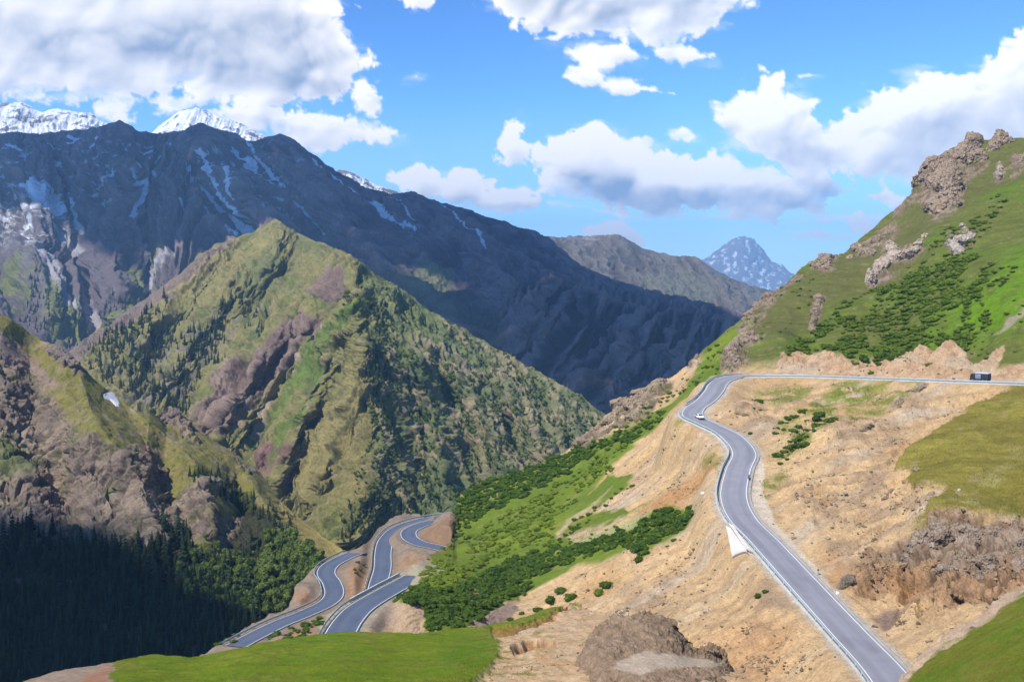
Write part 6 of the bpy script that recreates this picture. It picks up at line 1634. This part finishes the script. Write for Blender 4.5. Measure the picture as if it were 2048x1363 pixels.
part("exhaust", *tube((-.85, -.2, .36), (.05, -.2, .30), .045), M_chrome, bike)

# concrete culvert apron on the slope below the main road
def drape(land, pts, lift):
    px = np.array([p[0] for p in pts], float); py = np.array([p[1] for p in pts], float)
    P = land.at(px, py)
    n = np.array([-.35, -.45, .82]); n /= np.linalg.norm(n)
    return P + n * lift
ap = bpy.data.objects.new("culvert_apron", None); col.objects.link(ap)
base = hill.at(np.array([1470.]), np.array([1110.]))[0]
ap.location = base
tag(ap, "white concrete culvert apron on the bank below the main road", "culvert")
M_ap = paint_mat("whitewashed_concrete", (0.58, 0.53, 0.46), .85, 0, .12, .8)
def slab(name, poly, lift, thick, nx=14, ny=10):
    """draped slab between four corners: top-left, top-right, low-right, low-left"""
    u = np.linspace(0, 1, nx); v = np.linspace(0, 1, ny)
    A, B, C_, D_ = [np.array(p, float) for p in poly]
    g = (A[None, None] * (1 - u)[:, None, None] + B[None, None] * u[:, None, None]) * (1 - v)[None, :, None] + (D_[None, None] * (1 - u)[:, None, None] + C_[None, None] * u[:, None, None]) * v[None, :, None]
    g = g.reshape(-1, 2)
    t = drape(hill, g, lift) - base; b_ = drape(hill, g, lift - thick) - base
    idx = np.arange(nx * ny).reshape(nx, ny)
    f = np.stack([idx[:-1, :-1], idx[:-1, 1:], idx[1:, 1:], idx[1:, :-1]], -1).reshape(-1, 4)
    rim = np.concatenate([idx[0, :], idx[1:, -1], idx[-1, -2::-1], idx[-2:0:-1, 0]])
    N_ = nx * ny
    rq_ = np.array([(rim[i], rim[(i + 1) % len(rim)], rim[(i + 1) % len(rim)] + N_, rim[i] + N_) for i in range(len(rim))])
    part(name, np.concatenate([t, b_]), np.concatenate([f, f[:, ::-1] + N_, rq_]), M_ap, ap, True)
slab("upper_slab", [(1456, 1085), (1468, 1085), (1508, 1129), (1494, 1131)], .9, 1.2)
slab("lower_slab", [(1452, 1098), (1463, 1096), (1497, 1134), (1466, 1146)], .8, 1.1)

# white marker post by the drain
k = idx_at(R_MAIN, 1590, 1150)
mp = bpy.data.objects.new("marker_post", None); col.objects.link(mp)
mp.location = R_MAIN[k] + S_[k] * 4.6
tag(mp, "short dark-capped marker post beside the drain of the main road", "post")
part("shaft", *bevel_box((-.1, -.1, -.1), (.1, .1, .75), .02), M_conc, mp)
part("cap", *bevel_box((-.14, -.14, .75), (.14, .14, 1.0), .03), M_dark, mp)
# roadside sign post and small dark box on the upper road
k = idx_at(R_MAIN, 1896, 762)
sg = bpy.data.objects.new("road_sign", None); col.objects.link(sg)
sg.location = R_MAIN[k] - S_[k] * 4.4; sg.rotation_euler = (0, 0, math.atan2(T_[k, 1], T_[k, 0]))
tag(sg, "low dark sign on a thin post left of the lorry", "sign")
part("post", *tube((0, 0, -.2), (0, 0, 1.7), .05), M_chrome, sg)
part("board", *bevel_box((-.9, -.03, .3), (-.08, .03, .75), .01), M_dark, sg)
k = idx_at(R_MAIN, 1917, 763)
cn = bpy.data.objects.new("barrier_block", None); col.objects.link(cn)
cn.location = R_MAIN[k] + S_[k] * 2.4 + np.array([0, 0, .05])
tag(cn, "tiny dark barrier block on the upper road left of the lorry", "barrier")
part("block", *bevel_box((-.35, -.3, 0), (.35, .3, .42), .04), M_black, cn)
part("lamp", *bevel_box((-.12, -.12, .42), (.12, .12, .6), .03), M_redl, cn)

# snow lying on the crest of the cliff
def patch(land, pts, name, label, cat, lift=.5):
    pts = np.array(pts, float)
    gx_ = np.arange(pts[:, 0].min() - 1, pts[:, 0].max() + 1.1, .8); gy_ = np.arange(pts[:, 1].min() - 1, pts[:, 1].max() + 1.1, .8)
    x, y = np.meshgrid(gx_, gy_, indexing='ij')
    d = seg_dist(x, y, pts, True); sd = np.where(in_poly(x, y, pts), d, -d)
    P = land.at(x, y)
    n = P / -np.linalg.norm(P, axis=-1, keepdims=True) * .6 + np.array([0, 0, .8])
    P = P + n * (np.clip(sd / 2.0, -1.0, 1) * lift)[..., None]
    P = P - P.reshape(-1, 3).mean(0) * 0
    idx = np.arange(x.size).reshape(x.shape)
    f = np.stack([idx[:-1, :-1], idx[:-1, 1:], idx[1:, 1:], idx[1:, :-1]], -1).reshape(-1, 4)
    keep = (sd.ravel()[f] > -1.6).any(1)
    o0 = P.reshape(-1, 3).mean(0)
    o = link(name, mesh_from(name, P.reshape(-1, 3) - o0, f[keep], M_snow), None, o0)
    return tag(o, label, cat)
M_snow = paint_mat("old_snow", (0.62, 0.60, 0.57), .7, 0, .05, .3)
patch(cl, [(205, 789), (214, 785), (226, 784), (234, 789), (236, 798), (240, 808), (238, 814), (231, 813), (225, 806), (219, 801), (209, 797)], "snow_patch", "small pale patch of old snow on the cliff crest", "snow patch", .5)
SM = [("rough brown rock poking out of the sand above the S bend", [(1812, 962, 9, 6)]), ("dark rock cluster near the tip of the olive turf", [(1770, 992, 10, 5), (1785, 985, 8, 6)]), ("low rock in the sand left of the olive turf", [(1838, 948, 10, 6)]), ("broken rock below the olive turf tip", [(1868, 1004, 10, 7)]), ("flat brown rock midway up the sandy slope", [(1722, 1002, 9, 4)]), ("ochre rock on the sandy hump right of the bush clump", [(1742, 872, 12, 6), (1728, 880, 9, 5)]), ("ochre rock at the crest of the sandy hump", [(1700, 862, 11, 5)]), ("grey rock below the sandy hump", [(1760, 912, 10, 6)]), ("brown rock in the bank under the upper road", [(1475, 832, 9, 5), (1488, 838, 8, 4)]), ("lone brown rock beside the eroded hollow's rim", [(1702, 1108, 9, 5)]), ("small rock above the gravel verge", [(1618, 1020, 7, 4)]), ("rust brown rock on the slope above the long straight", [(1588, 1068, 6, 4)])]
for k, (lb, bl) in enumerate(SM):
    outcrop(hill, bl, lb, 60 + k, name="rock", c=((.33, .235, .145), (.40, .295, .19), (.15, .10, .06)), sink=.1, rough=.5, sub=ICO3)
# ================================================================ haze
def box(name, lo, hi):
    V = np.array([(x, y, z) for x in (lo[0], hi[0]) for y in (lo[1], hi[1]) for z in (lo[2], hi[2])], float)
    f = np.array([(0, 1, 3, 2), (4, 6, 7, 5), (0, 4, 5, 1), (2, 3, 7, 6), (1, 5, 7, 3), (0, 2, 6, 4)])
    return mesh_from(name, V, f, None, smooth=False)
mh = bpy.data.materials.new("thin_haze"); mh.use_nodes = True
nt = mh.node_tree; nt.nodes.clear()
o_ = nt.nodes.new("ShaderNodeOutputMaterial"); pv = nt.nodes.new("ShaderNodeVolumePrincipled")
pv.inputs["Color"].default_value = (0.33, 0.62, 1.0, 1)
pv.inputs["Density"].default_value = HAZE
pv.inputs["Anisotropy"].default_value = 0.0
nt.links.new(pv.outputs[0], o_.inputs["Volume"])
me = box("haze", (-19800, -19800, -420), (19800, 19800, 1420)); me.materials.append(mh)
hz = link("haze", me)
tag(hz, "thin bluish haze that fills the valleys", None, None, "stuff")

# ================================================================ clouds of the sky
gx = np.arange(-900, 2950, 2.4); gy = np.arange(-560, 625, 2.4)
SX, SY = np.meshgrid(gx, gy, indexing='ij')
def n2(sx, sy, seed):
    return np.stack([SX / sx, SY / sy, 0 * SX + seed], -1)
def billow(sc, seed, oct=5, gain=.5, ys=1.0):
    p = n2(sc, sc * ys, seed)
    w_ = .35 * fbm(n2(sc * 1.3, sc * 1.3, seed + 50), 3)
    p = p + w_[..., None]
    a, t, s = 1, 0, 0
    for k in range(oct):
        t = t + a * np.abs(perlin(p + 9.1 * k)) * 2; s += a; a *= gain; p = p * 2.1
    return t / s          # 0..1 rounded lumps
bil = billow(95, 3.3); bil2 = billow(44, 8.1, 5, .55)
fw = fbm(n2(160, 90, 2.2), 6, .55)
wisp = fbm(n2(120, 42, 6.6), 6, .58)
dens = np.full(SX.shape, -9.0); veil = np.full(SX.shape, -9.0); grey = np.zeros(SX.shape)
CLOUDS = [
    # outline, lumps, softness, wisp share, greyness of base, base line y
    ([(-900, -200), (-300, -300), (500, -260), (640, -60), (700, 5), (668, 40), (730, 95), (768, 128), (722, 160), (738, 205), (688, 200), (600, 215), (500, 222), (400, 210), (330, 175), (285, 205), (235, 235), (160, 205), (60, 200), (-60, 205), (-400, 260), (-900, 240)], 34, 26, .5),
    ([(430, 210), (560, 205), (640, 215), (690, 228), (730, 262), (790, 258), (800, 274), (770, 285), (700, 286), (640, 305), (590, 292), (540, 268), (470, 255), (400, 225)], 20, 16, .6),
    ([(280, 200), (330, 180), (400, 205), (360, 235), (310, 225)], 16, 18, .8),
    ([(930, -200), (1560, -220), (1500, 5), (1440, 35), (1455, 60), (1400, 75), (1340, 88), (1270, 84), (1180, 72), (1090, 62), (1010, 40), (960, 5)], 26, 20, .6),
    ([(1068, 78), (1100, 64), (1126, 74), (1110, 86)], 8, 9, .7),
    ([(1135, 105), (1180, 84), (1240, 84), (1290, 118), (1240, 128), (1170, 132)], 16, 14, .8),
    ([(1118, 152), (1140, 134), (1185, 142), (1200, 158), (1150, 166)], 10, 10, .8),
    ([(1312, 100), (1360, 84), (1425, 108), (1430, 122), (1370, 130), (1330, 118)], 13, 12, .8),
    ([(1212, 172), (1262, 154), (1310, 170), (1350, 186), (1290, 186), (1240, 186)], 10, 11, .9),
    ([(760, -60), (920, -60), (860, 25), (800, 12)], 16, 14, .8),
    ([(810, 158), (835, 148), (840, 160)], 5, 9, 1.), ([(1590, 148), (1620, 142), (1650, 152), (1600, 160)], 6, 9, 1.), ([(1325, 262), (1370, 250), (1405, 268), (1395, 290), (1340, 285)], 12, 14, .7),
    ([(985, 296), (1010, 262), (1045, 240), (1058, 252), (1040, 275), (1062, 290), (1100, 268), (1150, 262), (1210, 248), (1270, 268), (1330, 300), (1390, 318), (1450, 300), (1490, 330), (1560, 330), (1660, 340), (1700, 380), (1640, 420), (1560, 432), (1480, 418), (1330, 428), (1220, 420), (1140, 388), (1085, 345), (1020, 318)], 26, 15, .4),
    ([(1430, 205), (1470, 170), (1510, 185), (1530, 155), (1565, 148), (1585, 185), (1625, 200), (1640, 235), (1680, 250), (1720, 215), (1740, 190), (1790, 170), (1850, 150), (1950, 140), (1990, 95), (2060, 55), (2300, 0), (2900, 40), (2900, 380), (2048, 420), (1900, 400), (1800, 370), (1700, 350), (1560, 350), (1480, 300), (1430, 240)], 30, 18, .45),
    ([(768, 365), (780, 335), (830, 325), (880, 345), (930, 355), (985, 372), (1040, 384), (1062, 404), (1030, 424), (960, 424), (900, 408), (830, 388)], 20, 10, .3),
    ([(1155, 468), (1180, 445), (1225, 442), (1260, 462), (1296, 475), (1290, 492), (1200, 480)], 14, 10, .5),
    ([(1690, 440), (1715, 416), (1745, 440), (1760, 465), (1700, 470)], 12, 11, .5), ([(1735, 390), (1770, 374), (1810, 390), (1800, 420), (1760, 412)], 12, 12, .6),
    ([(1560, 468), (1620, 452), (1680, 460), (1740, 470), (1700, 486), (1600, 482)], 10, 16, .9),
    ([(1100, 405), (1300, 425), (1560, 425), (1500, 440), (1250, 436)], 10, 20, 1.), ([(1500, 440), (1640, 430), (1800, 420), (1860, 440), (1700, 450)], 10, 22, 1.),
    ([(2100, 440), (2400, 400), (2900, 430), (2900, 480), (2300, 490)], 26, 20, .5), ([(-900, 380), (-500, 340), (-200, 380), (-300, 420), (-800, 430)], 30, 20, .5),
]
for pl, lump, soft, wsp in CLOUDS:
    pl = np.array(pl, float)
    m = 60
    ii = np.nonzero((gx > pl[:, 0].min() - m) & (gx < pl[:, 0].max() + m))[0]; jj = np.nonzero((gy > pl[:, 1].min() - m) & (gy < pl[:, 1].max() + m))[0]
    sl_ = (slice(ii[0], ii[-1] + 1), slice(jj[0], jj[-1] + 1))
    x, y = SX[sl_], SY[sl_]
    xw = x + 9 * fw[sl_]; yw = y + 7 * wisp[sl_]
    d = seg_dist(xw, yw, pl, True)
    sd = np.where(in_poly(xw, yw, pl), d, -d)
    dd = sd + lump * 1.8 * (bil[sl_] - .40) + lump * .9 * (bil2[sl_] - .36) + wsp * lump * .9 * wisp[sl_]
    dens[sl_] = np.maximum(dens[sl_], dd / soft)
    veil[sl_] = np.maximum(veil[sl_], (sd + 10 + 46 * (wisp[sl_] - .05)) / 30)
def blur(A, n):
    for ax in (0, 1):
        for _ in range(2):
            c_ = np.cumsum(np.pad(A, [(n + 1, n) if k == ax else (0, 0) for k in (0, 1)], mode='edge'), ax)
            A = (np.take(c_, np.arange(2 * n + 1, c_.shape[ax]), ax) - np.take(c_, np.arange(0, c_.shape[ax] - 2 * n - 1), ax)) / (2 * n + 1)
    return A
a = sstep(-.15, .55 + .5 * sstep(-.1, .4, wisp), dens)
a = np.maximum(a, .55 * sstep(.0, 1.3, veil) * sstep(-.35, .25, fw))
a = a * (1 - .30 * sstep(.1, .5, fbm(n2(90, 36, 4.4), 4)) * (1 - sstep(.6, 2.6, dens)))
hgt = np.clip(dens, 0, 4) / 4 + (.55 * (bil - .3) + .22 * (bil2 - .3)) * (dens > 0)
h1 = blur(hgt, 2); h2 = blur(hgt, 7)
def lam(h, k):
    gx_, gy_ = np.gradient(h)
    return np.clip((gx_ * .5 + gy_ * .87) * k, -1, 1)
lump_l = .55 * lam(h2, 16) + .30 * lam(h1, 7)
T = np.zeros(SX.shape); th = blur(np.clip(dens, 0, 5) / 5, 4)
for k in range(1, 13):
    T += np.roll(np.roll(th, int(1.7 * k), 0), int(3.2 * k), 1)
T /= 12
zone = np.zeros(SX.shape)
zx, zy = SX + 30 * fw, SY + 22 * wisp
for pl, s_, am in (([(-900, -100), (0, 20), (200, 60), (380, 30), (560, 20), (660, 60), (700, 120), (690, 180), (560, 165), (420, 150), (300, 130), (120, 130), (0, 70), (-900, 120)], 40, .75), ([(0, -200), (640, -200), (600, 30), (430, 10), (200, 20), (0, 0)], 45, .35), ([(480, 230), (640, 235), (720, 275), (600, 290)], 22, .5), ([(1000, -200), (1500, -200), (1440, 20), (1300, 60), (1150, 50), (1010, 10)], 24, .4),
                   ([(1060, 330), (1120, 340), (1250, 350), (1340, 370), (1470, 370), (1600, 350), (1720, 350), (1760, 390), (1640, 425), (1500, 415), (1330, 425), (1220, 415), (1120, 385)], 22, .7), ([(1540, 220), (1600, 200), (1640, 260), (1700, 290), (1660, 330), (1570, 320), (1530, 270)], 30, .5), ([(1440, 230), (1500, 260), (1480, 310), (1440, 290)], 20, .4), ([(1760, 200), (1900, 170), (2048, 150), (2300, 150), (2300, 330), (1900, 320), (1780, 300)], 40, .62), ([(780, 385), (900, 395), (1000, 415), (1050, 415), (900, 425)], 12, .5), ([(1120, 85), (1300, 110), (1420, 118), (1200, 160)], 20, .3)):
    zone = np.maximum(zone, am * pmask(zx, zy, pl, s_))
lit = 1.12 - .66 * zone * (.75 + .9 * (.45 - bil)) - .40 * T + 1.15 * lump_l * (.6 + .4 * zone)
lit = np.clip(lit, 0, 1.0)
wht = np.array([1.15, 1.10, 1.05]); gry = np.array([0.29, 0.37, 0.51])
c = gry[None, None] * (1 - lit[..., None]) + wht[None, None] * lit[..., None]
c = lerp(c, (0.50, 0.62, 0.78), sstep(400, 500, SY) * .28)
edge_f = np.minimum(np.minimum(SX - gx[0], gx[-1] - SX), np.minimum(SY - gy[0], 2000 + 0 * SX))
a = a * sstep(0, 120, edge_f)
a = a * .97
D = unproj(SX, SY, 1.0)
D = D / np.linalg.norm(D, axis=-1, keepdims=True) * 42000
nx, ny = SX.shape
idx = np.arange(nx * ny).reshape(nx, ny)
f = np.stack([idx[:-1, :-1], idx[:-1, 1:], idx[1:, 1:], idx[1:, :-1]], -1).reshape(-1, 4)
keep = np.ones(len(f), bool)
ms = bpy.data.materials.new("sky_clouds"); ms.use_nodes = True
nt = ms.node_tree; nt.nodes.clear()
N, Lk = nt.nodes.new, nt.links.new
o_ = N("ShaderNodeOutputMaterial"); em = N("ShaderNodeEmission"); tr = N("ShaderNodeBsdfTransparent"); mx = N("ShaderNodeMixShader"); at = N("ShaderNodeAttribute"); at.attribute_name = "tint"
Lk(at.outputs["Color"], em.inputs[0]); em.inputs[1].default_value = 1.0
Lk(at.outputs["Alpha"], mx.inputs[0]); Lk(tr.outputs[0], mx.inputs[1]); Lk(em.outputs[0], mx.inputs[2]); Lk(mx.outputs[0], o_.inputs[0])
ms.cycles.emission_sampling = 'NONE'
so_ = link("sky", mesh_from("sky", D.reshape(-1, 3), f, ms, np.concatenate([c, a[..., None]], -1).reshape(-1, 4)))
tag(so_, "blue sky with white cumulus clouds", None, None, "structure")
# ================================================================ light
SUN_EL, SUN_AZ = math.radians(52), math.radians(-134)     # azimuth from +Y towards +X: left and a little behind
SD = np.array([math.sin(SUN_AZ) * math.cos(SUN_EL), math.cos(SUN_AZ) * math.cos(SUN_EL), math.sin(SUN_EL)])
sl = bpy.data.lights.new("sun", 'SUN')
sl.energy = 4.7
sl.angle = math.radians(0.7)
sl.color = (1.0, 0.95, 0.87)
so = bpy.data.objects.new("sun", sl)
from mathutils import Vector
so.rotation_euler = Vector(SD).to_track_quat('Z', 'Y').to_euler()
col.objects.link(so)
w = bpy.data.worlds.new("World")
scene.world = w
w.use_nodes = True
nt = w.node_tree
nt.nodes.clear()
N, Lk = nt.nodes.new, nt.links.new
out = N("ShaderNodeOutputWorld"); bg = N("ShaderNodeBackground"); sky = N("ShaderNodeTexSky")
sky.sky_type = 'NISHITA'; sky.sun_disc = False
sky.sun_elevation = SUN_EL; sky.sun_rotation = SUN_AZ % (2 * math.pi)
sky.altitude = 2500; sky.air_density = 1.0; sky.dust_density = 0.3; sky.ozone_density = 1.5
gm_ = N('ShaderNodeGamma'); gm_.inputs[1].default_value = 1.65
bg.inputs[1].default_value = 0.074
Lk(sky.outputs[0], gm_.inputs[0]); tn_ = N('ShaderNodeVectorMath'); tn_.operation = 'MULTIPLY'; tn_.inputs[1].default_value = (.74, .96, 1.0)
Lk(gm_.outputs[0], tn_.inputs[0]); tcw = N('ShaderNodeTexCoord'); sx = N('ShaderNodeSeparateXYZ'); mrw = N('ShaderNodeMapRange'); mxw = N('ShaderNodeMix'); mxw.data_type = 'RGBA'
mrw.inputs[1].default_value = -.02; mrw.inputs[2].default_value = .19; mrw.inputs[3].default_value = .85; mrw.inputs[4].default_value = 0.0
Lk(tcw.outputs['Generated'], sx.inputs[0]); Lk(sx.outputs[2], mrw.inputs[0]); Lk(mrw.outputs[0], mxw.inputs['Factor'])
Lk(tn_.outputs[0], mxw.inputs['A']); mxw.inputs['B'].default_value = (6.2, 8.3, 10.6, 1); Lk(mxw.outputs['Result'], bg.inputs[0]); Lk(bg.outputs[0], out.inputs[0])
scene.view_settings.view_transform = 'Standard'
scene.view_settings.look = 'None'
scene.view_settings.exposure = 0.48
scene.cycles.use_denoising = True
scene.cycles.max_bounces = 6
scene.cycles.diffuse_bounces = 3
scene.cycles.volume_bounces = 0
scene.cycles.transparent_max_bounces = 8

# ================================================================ clouds overhead, above the picture: they shade the dark mountain and the valley corner
def overhead(name, land, polys, holes, alt, r, n, seed, label, gap=.8):
    rc_ = np.random.default_rng(seed)
    ok = np.zeros(land.PX.shape, bool)
    for p in polys: ok |= in_poly(land.PX, land.PY, p)
    Q = land.P[ok]
    t = (alt - Q[:, 2]) / SD[2]
    C = Q + SD * t[:, None]
    C = C[rc_.permutation(len(C))]
    for (hx, hy, hr) in holes:
        q = land.at(np.array([hx]), np.array([hy]))[0]
        q = q + SD * (alt - q[2]) / SD[2]
        C = C[np.hypot(C[:, 0] - q[0], C[:, 1] - q[1]) > hr + r]
    cell, out_ = set(), []
    for c_ in C:
        k = (int(c_[0] / (r * gap)), int(c_[1] / (r * gap)))
        if k not in cell:
            cell.add(k); out_.append(c_)
        if len(out_) >= n: break
    Vs, fs, n0 = [], [], 0
    V0, f0 = ico(2 if r > 28 else 3) if n < 1000 else ico(1)
    for c_ in out_:
        rr_ = r * rc_.uniform(.75, 1.1)
        d = 1 + .35 * fbm(V0 * 1.4 + c_ / r, 4)
        V = V0 * d[:, None] * rr_ * np.array([1, 1, .7]) + c_ + np.array([0, 0, rc_.uniform(-.2, .5) * r])
        Vs.append(V); fs.append(f0 + n0); n0 += len(V)
    m = paint_mat("cloud_vapour", (.9, .9, .92), 1.0, 0, .03, .001)
    o = link(name, mesh_from(name, np.concatenate(Vs), np.concatenate(fs), m))
    return tag(o, label, None, None, "stuff")
SH = [(-79, 250), (240, 225), (560, 250), (700, 335), (900, 395), (1100, 460), (1220, 540), (1350, 580), (1500, 650), (1500, 880), (1230, 880), (1000, 740), (820, 620), (700, 540), (600, 470), (540, 440), (480, 480), (420, 500), (330, 490), (230, 510), (180, 470), (100, 420), (-70, 400)]
overhead("clouds", bm, [SH], [(858, 568, 55)], 3400, 44, 3000, 4, "heaped white clouds drifting above the picture", .85)

overhead("clouds", cl, [[(-60, 1105), (20, 1085), (60, 1120), (130, 1105), (180, 1150), (240, 1130), (280, 1180), (330, 1190), (360, 1250), (430, 1280), (400, 1320), (300, 1400), (-60, 1410)]], [], 1550, 26, 500, 5, "small unseen clouds added to shade the valley corner")  # out of view, added to darken the wood in the corner
